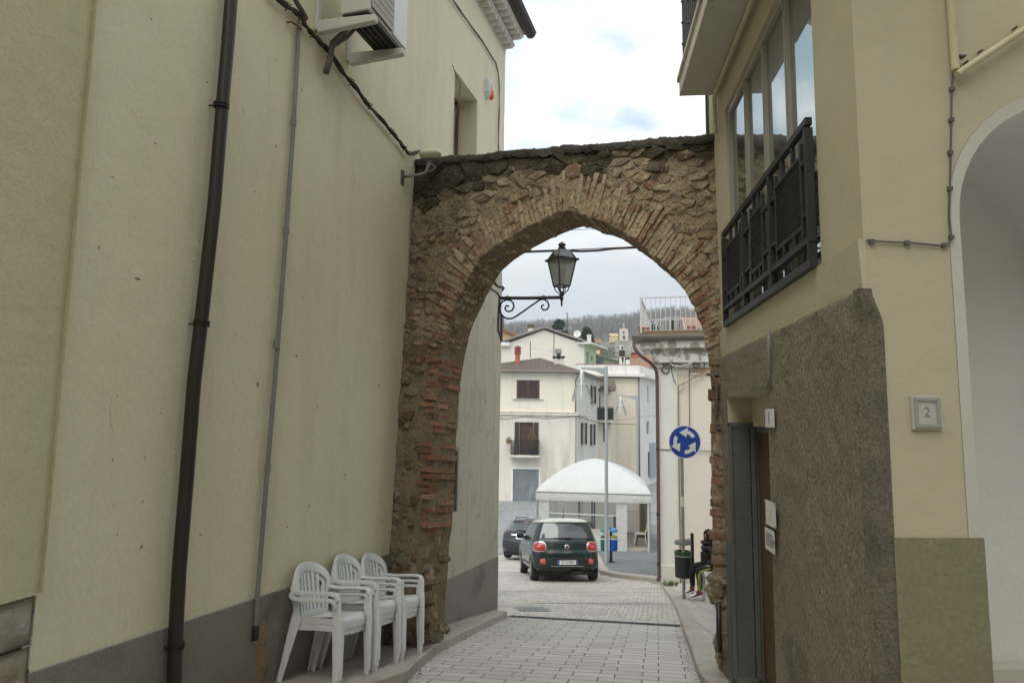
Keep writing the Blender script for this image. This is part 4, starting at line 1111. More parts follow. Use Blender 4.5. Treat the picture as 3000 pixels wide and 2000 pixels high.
# brick quoins on the reveals of both piers
b = MB()
z_lo, z_hi = A_.px(1250, 1565)[1], t_sp - .16
def in_u(v, left=True):
    best = None
    for (p, q) in zip(ip, ip[1:]):
        if (p[1] - v) * (q[1] - v) <= 0 and abs(p[1] - q[1]) > 1e-6:
            u = p[0] + (q[0] - p[0]) * (v - p[1]) / (q[1] - p[1])
            if (u < cen[0]) == left: best = u
    return best
v = z_lo
while v < z_hi:
    h = rnd.uniform(.044, .056); u = in_u(v + h / 2)
    jut = rnd.uniform(-.012, .022); fr0 = rnd.uniform(.03, .16)
    # stretcher in the reveal, then a header to the back
    cuts = sorted([-T + .005, -rnd.uniform(.18, .30), fr0 * 0 + .02 + rnd.uniform(-.03, .02)])
    for a_, c_ in zip(cuts, cuts[1:]):
        k = rnd.uniform(.7, 1.1); col = tuple(x * k for x in (rnd.choice([(.40, .17, .10), (.44, .21, .125), (.35, .15, .09), (.46, .25, .16)]) if rnd.random() < .8 else (.40, .28, .19)))
        jj = jut + rnd.uniform(-.006, .008); lw = rnd.uniform(.05, .17)
        if rnd.random() < .10: continue
        brick(b, (u - lw / 2 + jj, v + h / 2), (1, 0), (0, 1), lw, h, a_ + .006, c_ - .004, col, .006)
    v += h + rnd.uniform(.010, .020)
v = A_.px(2088, 1690)[1]
while v < t_sp - .2:
    h = rnd.uniform(.05, .09); u = in_u(v + h / 2, False); jut = rnd.uniform(-.022, .016)
    k = rnd.uniform(.6, 1.0); col = tuple(x * k for x in (rnd.choice(RED) if v < t_sp - .5 else rnd.choice(PAL)))
    for a_, c_ in ((-T + .005, -T / 2 - .004), (-T / 2 + .004, rnd.uniform(0, .03))):
        brick(b, (u + .07 + jut, v + h / 2), (1, 0), (0, 1), .15, h, a_, c_, col, .006)
    v += h + rnd.uniform(.012, .024)
b.build('brick_quoins', MT['brick_red'], arch, smooth=True, auto=35)

# lumpy mortar and stones at the foot of the left pier, bulging impost stones on the right pier
def lump(bb, c, r, seed, sq=(1, 1, 1), col=(.35, .29, .21), amp=.28, n=14):
    vs = []; fs = []
    for i in range(n + 1):
        for k in range(n * 2):
            th = math.pi * i / n; ph = math.pi * k / n
            d = V((math.sin(th) * math.cos(ph), math.sin(th) * math.sin(ph), math.cos(th)))
            rr = 1 + amp * noise.noise(d * 1.6 + V((seed, seed * 2, 0))) + amp * .6 * noise.noise(d * 4 + V((seed, 1, 0))) + amp * .25 * noise.noise(d * 11 + V((seed, 4, 0)))
            vs.append(c + (A_.d * d.x * sq[0] + A_.n * d.y * sq[1] + A_.e * d.z * sq[2]) * r * rr)
    m = n * 2
    for i in range(n):
        for k in range(m): fs.append((i * m + k, i * m + (k + 1) % m, (i + 1) * m + (k + 1) % m, (i + 1) * m + k))
    bb.add(vs, fs, 0, col)
b = MB()
for px_, py_, r, o, col in ((1190, 1650, .17, -.02, (.24, .20, .15)), (1225, 1690, .13, -.05, (.27, .23, .17)), (1190, 1745, .16, -.03, (.22, .18, .135)), (1222, 1750, .11, -.06, (.34, .26, .15)), (1200, 1800, .15, -.03, (.20, .17, .13)), (1236, 1800, .09, -.06, (.40, .31, .19)), (1240, 1838, .085, -.05, (.33, .26, .16)),
                            (1215, 1860, .11, .0, (.20, .175, .135)), (1252, 1862, .06, .0, (.22, .2, .16)), (1180, 1850, .12, .0, (.19, .16, .125)), (1278, 1850, .05, -.12, (.25, .23, .19)), (1200, 1590, .12, -.03, (.22, .18, .14)), (1268, 1640, .055, -.18, (.26, .22, .165))):
    u, v = A_.px(px_, py_); lump(b, A_.w(u, v, o - .025), r * 1.1, px_ * .013, (1.1, .42, .85), tuple(c * 1.15 for c in col), .5, 18)
b.build('pier_foot', MT['rubble'], arch, smooth=True)
b = MB()
for px_, py_, r, sq, col in ((2098, 1735, .085, (1, 1, 1.15), (.34, .29, .22)), (2108, 1700, .09, (1.1, 1, .8), (.40, .35, .27)), (2116, 1765, .06, (1, 1, .9), (.30, .26, .2)), (2104, 1890, .055, (.8, .6, 1.6), (.30, .27, .2)), (2107, 1930, .05, (.7, .6, 1.2), (.26, .23, .17))):
    u, v = A_.px(px_, py_); lump(b, A_.w(u, v, -.05), r, px_ * .017, sq, col, .34, 18)
b.build('impost_stone', MT['rubble'], arch, smooth=True)
b = MB(); b.tube([A_.w(*A_.px(2108, 1760), .05), A_.w(*A_.px(2109, 1850), .05), A_.w(*A_.px(2112, 1905), .05)], .02, 8)
b.build('drain_pipe', MT['dark_metal'], arch, smooth=True)

# coping: crumbling mortar capping blackened by lichen
b = MB(); NX = 150
prof_ = [(-.035, .03), (-.03, .028), (-.01, .036), (.02, .034), (.045, .022), (.06, -.01), (.07, -.15), (.075, -.32), (.08, -T - .03), (-.05, -T - .02)]
def cop(u, v):
    x = uL + (uR - .02 - uL) * u; i = v * (len(prof_) - 1); k = min(len(prof_) - 2, int(i)); f_ = i - k
    h = prof_[k][0] + (prof_[k + 1][0] - prof_[k][0]) * f_; o = prof_[k][1] + (prof_[k + 1][1] - prof_[k][1]) * f_
    w = A_.w(x, top_at(x) + h, o); n_ = noise.noise(w * 5) * .012 + noise.noise(w * 17) * .010 + noise.noise(w * 40) * .008
    return A_.w(x, top_at(x) + h * (1 + .25 * noise.noise(V((x * 2.2, 0, 0)))) + n_, o + n_ * .9)
b.grid(cop, 240, 27)
b.build('coping', MT['lichen'], arch, smooth=True)

# little street light fixed by the left end of the arch
p = L.wp(1178, 518)
sl_ = thing('bracket_light', 'cream floodlight on bent grey tube at the left end of the arch top', 'street light', p)
s, z = L.px(1178, 518)
g = MB(); g.fbox(L, s - .035, s + .035, z - .09, z + .07, 0, .012); g.build('wall_plate', MT['gate_metal'], sl_, bevel=.003)
h0 = P(1233, 512, p.y - .02); h1 = P(1250, 500, p.y - .02); h2 = P(1259, 470, p.y - .01)
g = MB(); g.tube([p + L.n * .01, p.lerp(h0, .5), h0, (h0 + h1) / 2 + V((.008, 0, -.004)), h1, (h1 + h2) / 2 + V((.006, 0, 0)), h2], .016, 10); g.build('arm', MT['grey_pipe'], sl_, smooth=True)
hc = P(1260, 452, p.y - .02); g = MB(); ax = V((1, -.1, 0)).normalized()
nn = 14
def hd(u, v):
    x = -.125 + .25 * u; a_ = 2 * math.pi * v; k = (1 - abs(2 * u - 1) ** 6) ** .5 if 0 < u < 1 else 0.0
    q = hc + ax * x + V((0, 1, 0)) * math.cos(a_) * .075 * k + V((0, 0, 1)) * math.sin(a_) * (.052 if math.sin(a_) > 0 else .036) * k
    return q + V((0, 0, -.10 * x * x))
g.grid(hd, 16, 16); g.build('lamp_head', MT['cream_plastic'], sl_, smooth=True)
g = MB()
lp = [P(1237, 505, p.y), P(1222, 512, p.y + .0), P(1205, 516, p.y), P(1192, 505, p.y), P(1196, 490, p.y), P(1208, 486, p.y), P(1214, 500, p.y), P(1206, 514, p.y)]
g.tube(lp, .0032, 5); g.tube([P(1252, 466, p.y), P(1266, 482, p.y), P(1277, 492, p.y), P(1262, 500, p.y), P(1235, 508, p.y), P(1210, 516, p.y)], .0032, 5)
g.tube([P(1254, 468, p.y), P(1250, 484, p.y), P(1247, 498, p.y)], .0032, 5)
g.build('wire', MT['cable_white'], sl_, smooth=True)
# ================================================================== right house
s_c = Rw.px(2527, 670)[0]                       # corner towards the camera (negative: nearer)
s_e = Rw.px(2104, 300)[0] + 0.42                # far end beyond the arch
zk = Rw.px(2300, 850)[1]; zk = (Rw.px(2510, 711)[1] + Rw.px(2100, 985)[1]) / 2
zct = (Rw.px(2515, 852)[1] + Rw.px(2112, 1050)[1]) / 2
wn_, wbz = Rw.px(2407, 784); wf_, wbz2 = Rw.px(2140, 957); wbz = (wbz + wbz2) / 2
wtz = Rw.px(2143, 280)[1]
cw = Rw.w(s_c, 0); print('corner', cw, 'knee', zk, 'conc', zct, 'win', wn_, wf_, wbz, wtz)
Bf = Fr((cw.x, cw.y), 86, 1)
rh = thing('corner_house', 'cream corner house with rough grey base on the right of the lane', 'house', Rw.w(s_c, -1.8))
dn_, _ = Rw.px(2262, 1600, .03); df_, dz1 = Rw.px(2129, 1169, .03); dz1b = Rw.px(2255, 1135, .03)[1]; dz1 = (dz1 + dz1b) / 2
DD = 0.23; ZT = 5.0
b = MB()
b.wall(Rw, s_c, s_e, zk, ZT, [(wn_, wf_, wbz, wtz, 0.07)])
# sloping skirt under the windows
K = 40
def sk(u, v):
    s = s_c + (s_e - s_c) * u; z = zk + (zct - zk) * v
    return Rw.w(s, z + (0.012 * noise.noise(V((s * 6, 0, 1))) if v == 1 else 0), 0.022 - 0.012 * v)
b.grid(sk, K, 3)
b.add([Rw.w(s_c, zk, .022), Rw.w(s_c, zct - .02, .010), Rw.w(s_c, zct - .02, -.01), Rw.w(s_c, zk, -.01)], [(0, 1, 2, 3)])
b.add([Rw.w(s_c, zk, 0), Rw.w(s_e, zk, 0), Rw.w(s_e, zk, 0.022), Rw.w(s_c, zk, 0.022)], [(0, 1, 2, 3)])
ee = Rw.side_at(s_e)
print('house end', ee.w(0, 0))
b.add([ee.w(0, -4), ee.w(4, -4), ee.w(4, ZT), ee.w(0, ZT)], [(0, 1, 2, 3)])
# facade towards the camera with its arched opening
ja = Bf.px(2864, 1574); jb = Bf.px(2824, 640); js = (ja[0] + jb[0]) / 2
sprz = Bf.px(2824, 640)[1]; arcR = 0.54
def opening(r_extra, n=24):
    pts = [(js - r_extra, -1.9)]
    pts.append((js - r_extra, sprz * 0.3 - .6))
    for k in range(n + 1):
        a_ = math.pi - math.pi * k / n
        pts.append((js + arcR + (arcR + r_extra) * math.cos(a_), sprz + (arcR + r_extra) * math.sin(a_)))
    pts.append((js + 2 * arcR + r_extra, sprz * .3 - .6)); pts.append((js + 2 * arcR + r_extra, -1.9))
    return pts
BAND = 0.055
op = opening(0); opb = opening(BAND)
WB = Bf.px(2605, 1300)[0] * .92
def outer_b(p):
    cx_, cz_ = js + arcR, sprz
    if p[1] <= sprz: return (WB, p[1]) if p[0] < cx_ else (2.6, p[1])
    dx, dz = p[0] - cx_, p[1] - cz_; t = 1e9
    if dx < -1e-6: t = min(t, (WB - cx_) / dx)
    if dx > 1e-6: t = min(t, (2.6 - cx_) / dx)
    if dz > 1e-6: t = min(t, (ZT - cz_) / dz)
    return (cx_ + dx * t, cz_ + dz * t)
ob = [outer_b(p) for p in opb]
vs = [Bf.w(*p) for p in opb] + [Bf.w(*p) for p in ob]; n = len(opb)
b.add(vs, [(i, i + 1, n + i + 1, n + i) for i in range(n - 1)])
k_ = [zct - .17 + .17 * i / 10 for i in range(11)]
b.add([Bf.w(0, zct - .004), Bf.w(WB, zct - .004), Bf.w(WB, ZT), Bf.w(0, ZT)], [(0, 1, 2, 3)])
b.add([Bf.w(WB, zct - .004), Bf.w(WB, zct - .17)] + [Bf.w(Bf.px(2605, 1300)[0] * (.35 + .65 * sstep(0, .16, zct - z)) - .004, z - .004) for z in k_], [tuple(range(13))])
b.add([Bf.w(WB, ZT), Bf.w(*ob[next(i for i, q in enumerate(ob) if q[1] > ZT - .01)]), Bf.w(*ob[next(i for i, q in enumerate(ob) if q[1] > ZT - .01) - 1])], [(0, 1, 2)])
b.add([Bf.w(2.6, -1.9), Bf.w(2.6, ZT), Bf.w(2.6, ZT, -4), Bf.w(2.6, -1.9, -4)], [(0, 1, 2, 3)])
b.add([Rw.w(s_c, ZT), Rw.w(s_e, ZT), Rw.w(s_e, ZT, -4), Rw.w(s_c, ZT, -4)], [(0, 1, 2, 3)])
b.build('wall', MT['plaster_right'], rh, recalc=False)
# rough-cast base: wall face with door, chamfered corner, narrow return
b = MB(); TH = 0.03
hol = [(dn_, df_, -2.6, dz1, DD)]
NS, NZ = 90, 120
zb0 = -2.5
def rough(s, z): return 0.010 * noise.noise(V((s * 9, z * 9, 1))) + 0.014 * noise.noise(V((s * 2, z * 2, 5))) + 0.006 * noise.noise(V((s * 30, z * 30, 2)))
CH = 0.05
def rc(u, v):
    s = s_c + CH + (s_e - s_c - CH) * u; z = zb0 + (zct - zb0) * v
    return Rw.w(s, z + (0.012 * noise.noise(V((s * 6, 0, 1))) if v == 1 else 0), TH * (1 - sstep(.97, 1, v) * .7) + rough(s, z))
ss_l = sorted(set([s_c + CH + (dn_ - s_c - CH) * k / 50 for k in range(51)] + [dn_ + (df_ - dn_) * k / 14 for k in range(15)] + [df_ + (s_e - df_) * k / 20 for k in range(21)]))
zs_l = sorted(set([zb0 + (dz1 - zb0) * k / 70 for k in range(71)] + [dz1 + (zct - dz1) * k / 26 for k in range(27)]))
idx = {}
for i, s in enumerate(ss_l):
    for j, z in enumerate(zs_l):
        top = 1 if j == len(zs_l) - 1 else 0
        e_ = 0.0 if (min(abs(s - dn_), abs(s - df_)) < .02 and z < dz1 + .02) or (abs(z - dz1) < .02 and dn_ - .02 < s < df_ + .02) else 1
        idx[i, j] = len(b.v); b.v.append(Rw.w(s, z + (0.012 * noise.noise(V((s * 6, 0, 1))) if top else 0), (0.011 if top else TH) + rough(s, z) * e_))
for i in range(len(ss_l) - 1):
    for j in range(len(zs_l) - 1):
        ms, mz = (ss_l[i] + ss_l[i + 1]) / 2, (zs_l[j] + zs_l[j + 1]) / 2
        if dn_ < ms < df_ and mz < dz1: continue
        b.f.append([idx[i, j], idx[i + 1, j], idx[i + 1, j + 1], idx[i, j + 1]]); b.m.append(0); b.c.append(None)
# chamfer and return on the facade side
wdt = Bf.px(2605, 1300)[0]; stop = zct - 0.12
def chf(u, v):
    z = zb0 + (zct - zb0) * v
    k = sstep(0, .16, zct - z)                     # the chamfer runs out in a stop under the sloping skirt
    a_ = Rw.w(s_c + CH, z, TH + rough(s_c + CH, z) * (1 if v < 1 else 0)); c_ = Bf.w(wdt * (0.35 + .65 * k) * (1 + .012 * noise.noise(V((z * 5, 1, 1)))), z, 0.004)
    corner = Rw.w(s_c - .012, z, TH)
    mid = corner.lerp((a_ + c_) / 2, .75 * k)
    q = a_.lerp(mid, u * 2) if u < .5 else mid.lerp(c_, u * 2 - 1)
    r_ = rough(u * .3 + 4, z) * min(1, (1 - u) * 5) * (1 if u > 0 else 0) * .5
    return q + V((-.6, -.8, 0)) * r_
b.build('roughcast_base', MT['roughcast'], rh, smooth=True, auto=60)
MT['roughcast_corner'] = mat('roughcast_corner', (0.25, 0.22, 0.17), 0.95, (0.19, 0.165, 0.13), 2.2, fine=(95, 0.7, (0.06, 0.05, 0.04)), bump=.8, bscale=85, bump2=.5, b2scale=30, stain=[((0.12, 0.105, 0.085), 2.6, .50, .66), ((0.34, 0.31, 0.25), 60, .64, .74)])
b = MB(); b.grid(chf, 14, 100); b.build('corner_chamfer', MT['roughcast_corner'], rh, smooth=True, auto=60)
# plastered door recess
b = MB(); o0 = TH - .004
for (sa, za), (sb, zb) in (((df_, -2.5), (df_, dz1)), ((df_, dz1), (dn_, dz1)), ((dn_, dz1), (dn_, -2.5))):
    b.add([Rw.w(sa, za, o0), Rw.w(sb, zb, o0), Rw.w(sb, zb, -DD), Rw.w(sa, za, -DD)], [(0, 1, 2, 3)])
lz = Rw.px(2200, 1240, -.2)[1]; lz = dz1 - 0.19
b.fbox(Rw, dn_, df_, lz, dz1, -DD, -DD + .07)
b.build('door_recess', MT['plaster_right'], rh, recalc=False)
b = MB(); b.fbox(Rw, dn_, df_, lz - .035, lz, -DD, -DD + .08); b.build('lintel_board', MT['cream_pipe'], rh)
b = MB(); s_, z_ = dn_ + .18, dz1 - .09
b.tube([Rw.w(s_, z_, -DD + .07), Rw.w(s_, z_, -DD + .11), Rw.w(s_ + .05, z_ + .006, -DD + .115)], .004, 5); b.tube([Rw.w(s_ + .14, z_ + .01, -DD + .07), Rw.w(s_ + .14, z_ + .01, -DD + .085)], .008, 6)
b.build('wall_hook', MT['dark_metal'], rh)
fz = -2.0 + 0.02
fz = zg(*xy(Rw.w(df_, 0))) + 0.09
dw = MB(); dw.fbox(Rw, dn_ + .0, df_ - .03, fz - .2, lz - .04, -DD + .0, -DD + .04); dr_ = dw.build('door', MT['wood_door'], rh)
g = MB()
sfr = Rw.px(2223, 1600, -DD + .06)[0]; g.fbox(Rw, sfr, df_ - .005, fz - .1, lz - .036, -DD + .041, -DD + .06); g.fbox(Rw, sfr, sfr + .05, fz - .1, lz - .037, -DD + .0605, -DD + .075); g.fbox(Rw, dn_, sfr, lz - .085, lz - .036, -DD + .041, -DD + .06)
g.build('door_frame', MT['gate_metal'], rh, bevel=.004)
b = MB(); b.fbox(Rw, dn_ - .1, df_ + .02, fz - .3, fz - .005, -DD, .06); b.build('threshold', MT['kerb'], rh)
MT['gap_dark'] = mat('gap_shade', (0.010, 0.012, 0.012), .8)
# iron gate leaf folded open against the far jamb
gt = MB(); g0 = df_ - .055; oa, ob_ = -.165, 0.040
zg0, zg1 = fz + 0.03, Rw.px(2135, 1236, .1)[1]
def gbar(o0, o1, z0, z1, t=.018): gt.fbox(Rw, g0 - t, g0 + t, z0, z1, o0, o1)
gbar(oa, oa + .035, zg0, zg1); gbar(ob_ - .03, ob_, zg0, zg1); gbar(oa, ob_, zg0, zg0 + .04); gbar(oa, ob_, zg1 - .035, zg1)
gobj = gt.build('gate_leaf', MT['gate_metal'], rh, bevel=.003)
gt = MB()
for k in range(9):
    o = oa + .05 + (ob_ - oa - .09) * k / 8; gt.fbox(Rw, g0 - .007, g0 + .007, zg0 + .04, zg1 - .035, o - .0065, o + .0065)
for k in range(1, 8):
    z = zg0 + (zg1 - zg0) * k / 8; gt.fbox(Rw, g0 - .0095, g0 + .0095, z - .007, z + .007, oa + .035, ob_ - .03)
gt.build('gate_bars', MT['gate_metal'], gobj)
gt = MB(); gt.fbox(Rw, g0 + .022, g0 + .026, zg0 + .02, zg1 - .02, oa + .01, ob_ - .01); gt.build('gate_gap_shade', MT['gap_dark'], gobj)  # added near-black sheet, stands in for the shade between the bars
gt = MB(); gt.fbox(Rw, g0 + .03, g0 + .05, zg0, zg0 + (zg1 - zg0) * .52, .03, .062); gt.fbox(Rw, g0 + .0305, g0 + .049, zg0, zg0 + (zg1 - zg0) * .52, .063, .067)
gt.build('gate_return', MT['gate_metal'], gobj)
# olive dado and pale surround of the arched opening
dzt = (Bf.px(2612, 1574)[1] + Bf.px(2840, 1574)[1]) / 2
b = MB()
def dad(u, v):
    s = (wdt * .9) + (js + .004 - wdt * .9) * u; z = -2.2 + (dzt + 2.2) * v
    return Bf.w(s, z, 0.010 + 0.002 * noise.noise(V((s * 14, z * 14, 0))))
b.grid(dad, 20, 40); b.add([Bf.w(js + .004, -2.2, .010), Bf.w(js + .004, dzt, .010), Bf.w(js + .004, dzt, -.25), Bf.w(js + .004, -2.2, -.25)], [(0, 1, 2, 3)])
b.add([Bf.w(wdt * .9, dzt, .010), Bf.w(js + .004, dzt, .010), Bf.w(js + .004, dzt, -.002), Bf.w(wdt * .9, dzt, -.002)], [(0, 1, 2, 3)])
b.build('dado', MT['olive'], rh)
b = MB(); n = len(op)
front_ = [Bf.w(p[0], p[1], -.004) for p in op]; bandv = [Bf.w(p[0], p[1], .002) for p in opb]; backv = [Bf.w(p[0], p[1], -.9) for p in op]
b.add(front_ + bandv, [(i, i + 1, n + i + 1, n + i) for i in range(n - 1)])
b.build('opening_surround', MT['plaster_pale'], rh, recalc=False)
b = MB(); b.add(front_ + backv, [(i, n + i, n + i + 1, i + 1) for i in range(n - 1)])
b.add([Bf.w(js - .02, -2.2, -.9), Bf.w(3, -2.2, -.9), Bf.w(3, 3, -.9), Bf.w(js - .02, 3, -.9)], [(0, 1, 2, 3)])
b.build('recess_wall', MT['plaster_white'], rh, smooth=True, auto=30)
b = MB(); zb2 = Bf.px(2900, 1945, -.86)[1]; b.fbox(Bf, js + .002, js + 1.07, -2.2, zb2, -.895, -.80); b.build('recess_plinth', MT['plaster_pale'], rh, bevel=.006)

# glazed opening: frames, panes, railing
g = MB(); fo = -.02; W0, W1 = wn_, wf_
g.fbox(Rw, W0, W1, wtz - .05, wtz, fo - .05, fo); g.fbox(Rw, W0, W1, wbz, wbz + .06, fo - .05, fo)
g.fbox(Rw, W0, W0 + .05, wbz + .06, wtz - .05, fo - .05, fo); g.fbox(Rw, W1 - .05, W1, wbz + .06, wtz - .05, fo - .05, fo)
mull = [Rw.px(x, 500, fo)[0] for x in (2187, 2243, 2312)]
for m_ in mull: g.fbox(Rw, m_ - .015, m_ + .015, wbz + .06, wtz - .05, fo - .045, fo - .002); g.fbox(Rw, m_ - .006, m_ + .006, wbz + .06, wtz - .05, fo - .002, fo + .006)
wo = g.build('window_frame', mat('window_frame', (0.36, 0.34, 0.29), 0.45, (0.30, 0.285, 0.24), 4, spec=.5), rh, bevel=.003)
ed = [W0 + .05] + sorted(mull) + [W1 - .05]
for a_, c_ in zip(ed, ed[1:]):
    g = MB(); k = random.uniform(-.002, .002)
    a2, c2 = (a_ + (.015 if a_ in mull else 0)), (c_ - (.015 if c_ in mull else 0))
    g.hexa([Rw.w(a2, wbz + .06, fo - .025 + k), Rw.w(c2, wbz + .06, fo - .025 - k), Rw.w(c2, wbz + .06, fo - .033 - k), Rw.w(a2, wbz + .06, fo - .033 + k),
            Rw.w(a2, wtz - .05, fo - .025 - k), Rw.w(c2, wtz - .05, fo - .025 + k), Rw.w(c2, wtz - .05, fo - .033), Rw.w(a2, wtz - .05, fo - .033)])
    g.build('pane', MT['glass_mirror'], wo)
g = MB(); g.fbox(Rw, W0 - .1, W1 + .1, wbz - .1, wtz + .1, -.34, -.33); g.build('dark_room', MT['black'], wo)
rz1 = Rw.px(2143, 652, .03)[1]; ro = 0.034
ra, rb = W0 + .0, W1 + .02
g = MB()
g.fbox(Rw, ra, rb, rz1 - .04, rz1, ro - .018, ro + .018); g.fbox(Rw, ra, rb, wbz + .0, wbz + .045, ro - .02, ro + .02); g.fbox(Rw, ra, rb, wbz + .13, wbz + .165, ro - .018, ro + .018)
for k in range(7):
    x = ra + .02 + (rb - ra - .04) * k / 6; w_ = .012 if k in (0, 2, 4, 6) else .012
    if k in (0, 2, 4, 6): g.fbox(Rw, x - w_, x + w_, wbz + .045, rz1 - .05, ro - .022, ro + .022)
cell = [(ra + .02 + (rb - ra - .04) * i / 6) for i in (0, 2, 4, 6)]
mesh_parts = MB()
for (a_, c_), narrow in zip(((cell[0], cell[1]), (cell[1], cell[2]), (cell[2], cell[3])), (0, 1, 0)):
    m0 = a_ + (c_ - a_) * (.16 if not narrow else .28); m1 = c_ - (c_ - a_) * (.16 if not narrow else .28); z0_, z1_ = wbz + .24, rz1 - .16
    for zz in (z0_, z1_): g.fbox(Rw, m0, m1, zz - .010, zz + .010, ro - .012, ro + .012)
    for x in (m0, m1): g.fbox(Rw, x - .009, x + .009, z0_ - .07, z1_ + .07, ro - .012, ro + .012)
    for x in (a_, c_): 
        for zz in (z0_ + .05, z1_ - .05):
            g.fbox(Rw, min(x, m0 if x == a_ else m1), max(x, m0 if x == a_ else m1), zz - .01, zz + .01, ro - .012, ro + .012)
    for x in (m0 + (m1 - m0) * .3, m0 + (m1 - m0) * .7):
        g.fbox(Rw, x - .01, x + .01, z1_ + .014, rz1 - .05, ro - .012, ro + .012); g.fbox(Rw, x - .01, x + .01, wbz + .165, z0_ - .014, ro - .012, ro + .012)
    st = .021; x = m0
    while x < m1: mesh_parts.fbox(Rw, x - .003, x + .003, z0_, z1_, ro - .004, ro); x += st
    z = z0_
    while z < z1_: mesh_parts.fbox(Rw, m0, m1, z - .003, z + .003, ro + .0005, ro + .004); z += st
wr = g.build('window_railing', MT['black_rail'], rh, bevel=.003)
mesh_parts.build('mesh_infill', MT['black_rail'], wr)
# balcony slab overhead with its black railing
bz = Rw.px(2105, 274)[1]; so2 = 0.0
bo = 0.33
bl_s1 = Rw.px(2103, 276)[0]; bl = Rw.px(2026, 274, 0.3)
b = MB(); b.fbox(Rw, s_c - 1.2, bl_s1, bz, bz + .13, 0.001, bo); b.fbox(Rw, s_c - 1.2, bl_s1 + .015, bz + .13, bz + .17, 0.001, bo + .02)
b.build('balcony_slab', mat('balcony_concrete', (0.62, 0.58, 0.50), 0.9, (0.54, 0.50, 0.43), 3, bump=.3, bscale=40, stain=[((0.13, 0.12, 0.10), 4, .6, .72)]), rh, bevel=.004)
g = MB(); zt_ = bz + .17
for k in range(26):
    s = bl_s1 - .03 - k * .105
    g.fbox(Rw, s - .008, s + .008, zt_, zt_ + 1.0, bo - .045, bo - .03)
for z in (zt_ + .06, zt_ + .95): g.fbox(Rw, s_c - 1, bl_s1, z, z + .035, bo - .055, bo - .02)
for k in range(3):
    o = bo - .12 - k * .095; g.fbox(Rw, bl_s1 - .035, bl_s1 - .02, zt_, zt_ + 1.0, o - .008, o + .008)
g.fbox(Rw, bl_s1 - .05, bl_s1 - .01, zt_ + .95, zt_ + .985, 0, bo - .02)
for k in range(4):
    for h in (.3, .5, .7): g.lathe([(.008, -.02), (.018, 0), (.008, .02)], Rw.w(bl_s1 - .03 - k * .315, zt_ + h, bo - .0375), 8)
g.build('balcony_railing', MT['dark_metal'], rh)
g = MB(); s0 = bl_s1 - .05
g.tube([Rw.w(s_c - 1, bz - .05, .05), Rw.w(s0 - .1, bz - .05, .05), Rw.w(s0 - .02, bz - .09, .045), Rw.w(s0, bz - .16, .04), Rw.w(s0, bz - .33, .035), Rw.w(s0 + .03, bz - .36, .03)], .018, 10)
g.build('cream_pipe', MT['cream_pipe'], rh, smooth=True)
# downpipe on the far end of the house, above the arch
p_ = P(2078, 340, ee.w(0, 0).y + .10); g = MB(); g.cyl(V((p_.x, p_.y, 1.4)), V((p_.x, p_.y, 5.5)), .036, 14)
g.build('downpipe', MT['brown_metal'], rh, smooth=True, auto=40)
# cream gas pipe and its brackets on the facade
g = MB(); a0 = Bf.px(2790, 0, .03); a1 = Bf.px(2799, 205, .03); a2 = Bf.px(2803, 218, .035); a3 = Bf.px(3000, 88, .035); a4 = Bf.px(3200, -30, .035)
g.tube([Bf.w(a1[0] - .01, 3.2, .03), Bf.w(*a1, .03)], .0165, 10); g.tube([Bf.w(*a2, .035), Bf.w(*a3, .035), Bf.w(*a4, .035)], .015, 10)
gp = g.build('gas_pipe', MT['cream_pipe'], rh, smooth=True, auto=40)
g = MB()
for x_, y_ in ((2862, 168), (2820, 200), (2963, 100)):
    s_, z_ = Bf.px(x_, y_); g.box(Bf.w(s_, z_ + .014, .02), (.008, .03, .006))
s_, z_ = Bf.px(2799, 178); g.box(Bf.w(s_, z_, .03), (.036, .03, .006)); g.build('pipe_clip', MT['cable_grey'], gp)
# thin cable with clips
g = MB(); pl2 = [Bf.px(*p) for p in ((2806, 205), (2788, 220), (2784, 260), (2783, 355), (2781, 450), (2779, 550), (2777, 640), (2783, 700), (2772, 720), (2740, 720), (2660, 712), (2600, 710), (2535, 706))]
g.tube([Bf.w(s_, z_, .009) for s_, z_ in pl2], .0042, 6)
cbl = g.build('cable', MT['cable_grey'], None, smooth=True, loc=Bf.w(*pl2[3]))
tag(cbl, 'thin clipped cable running down then left across the cream right facade', 'cable')
g = MB()
for x_, y_ in ((2785, 265), (2783, 355), (2780, 450), (2779, 555), (2783, 697), (2762, 720), (2653, 713), (2550, 709)):
    s_, z_ = Bf.px(x_, y_); g.box(Bf.w(s_, z_, .008), (.018, .016, .018))
g.build('cable_clip', MT['cable_grey'], cbl)
# conduit on the rough-cast by the door
g = MB(); pl2 = [Rw.px(*p, TH + .02) for p in ((2253, 960), (2253, 1040), (2254, 1110), (2250, 1125), (2243, 1135))]
g.tube([Rw.w(s_, z_, TH + .02) for s_, z_ in pl2], .009, 8); g.build('door_conduit', MT['grey_pipe'], rh, smooth=True)
# cables down the arch pier and wall on the right
g = MB()
for k, pth in enumerate((((2072, 1098), (2085, 1098), (2098, 1112), (2104, 1135), (2103, 1190), (2098, 1230), (2102, 1255), (2118, 1262)), ((2074, 1101), (2090, 1106), (2100, 1125), (2100, 1165), (2096, 1210), (2100, 1240), (2112, 1250)))):
    g.tube([A_.w(*A_.px(*p), .05 + .008 * k) for p in pth], .010 if k == 0 else .006, 7)
pc = g.build('pier_cable', MT['cable_grey'], None, smooth=True, loc=A_.w(*A_.px(2104, 1135), .05))
tag(pc, 'pair of grey cables looping down the right pier of the arch above the door', 'cables')

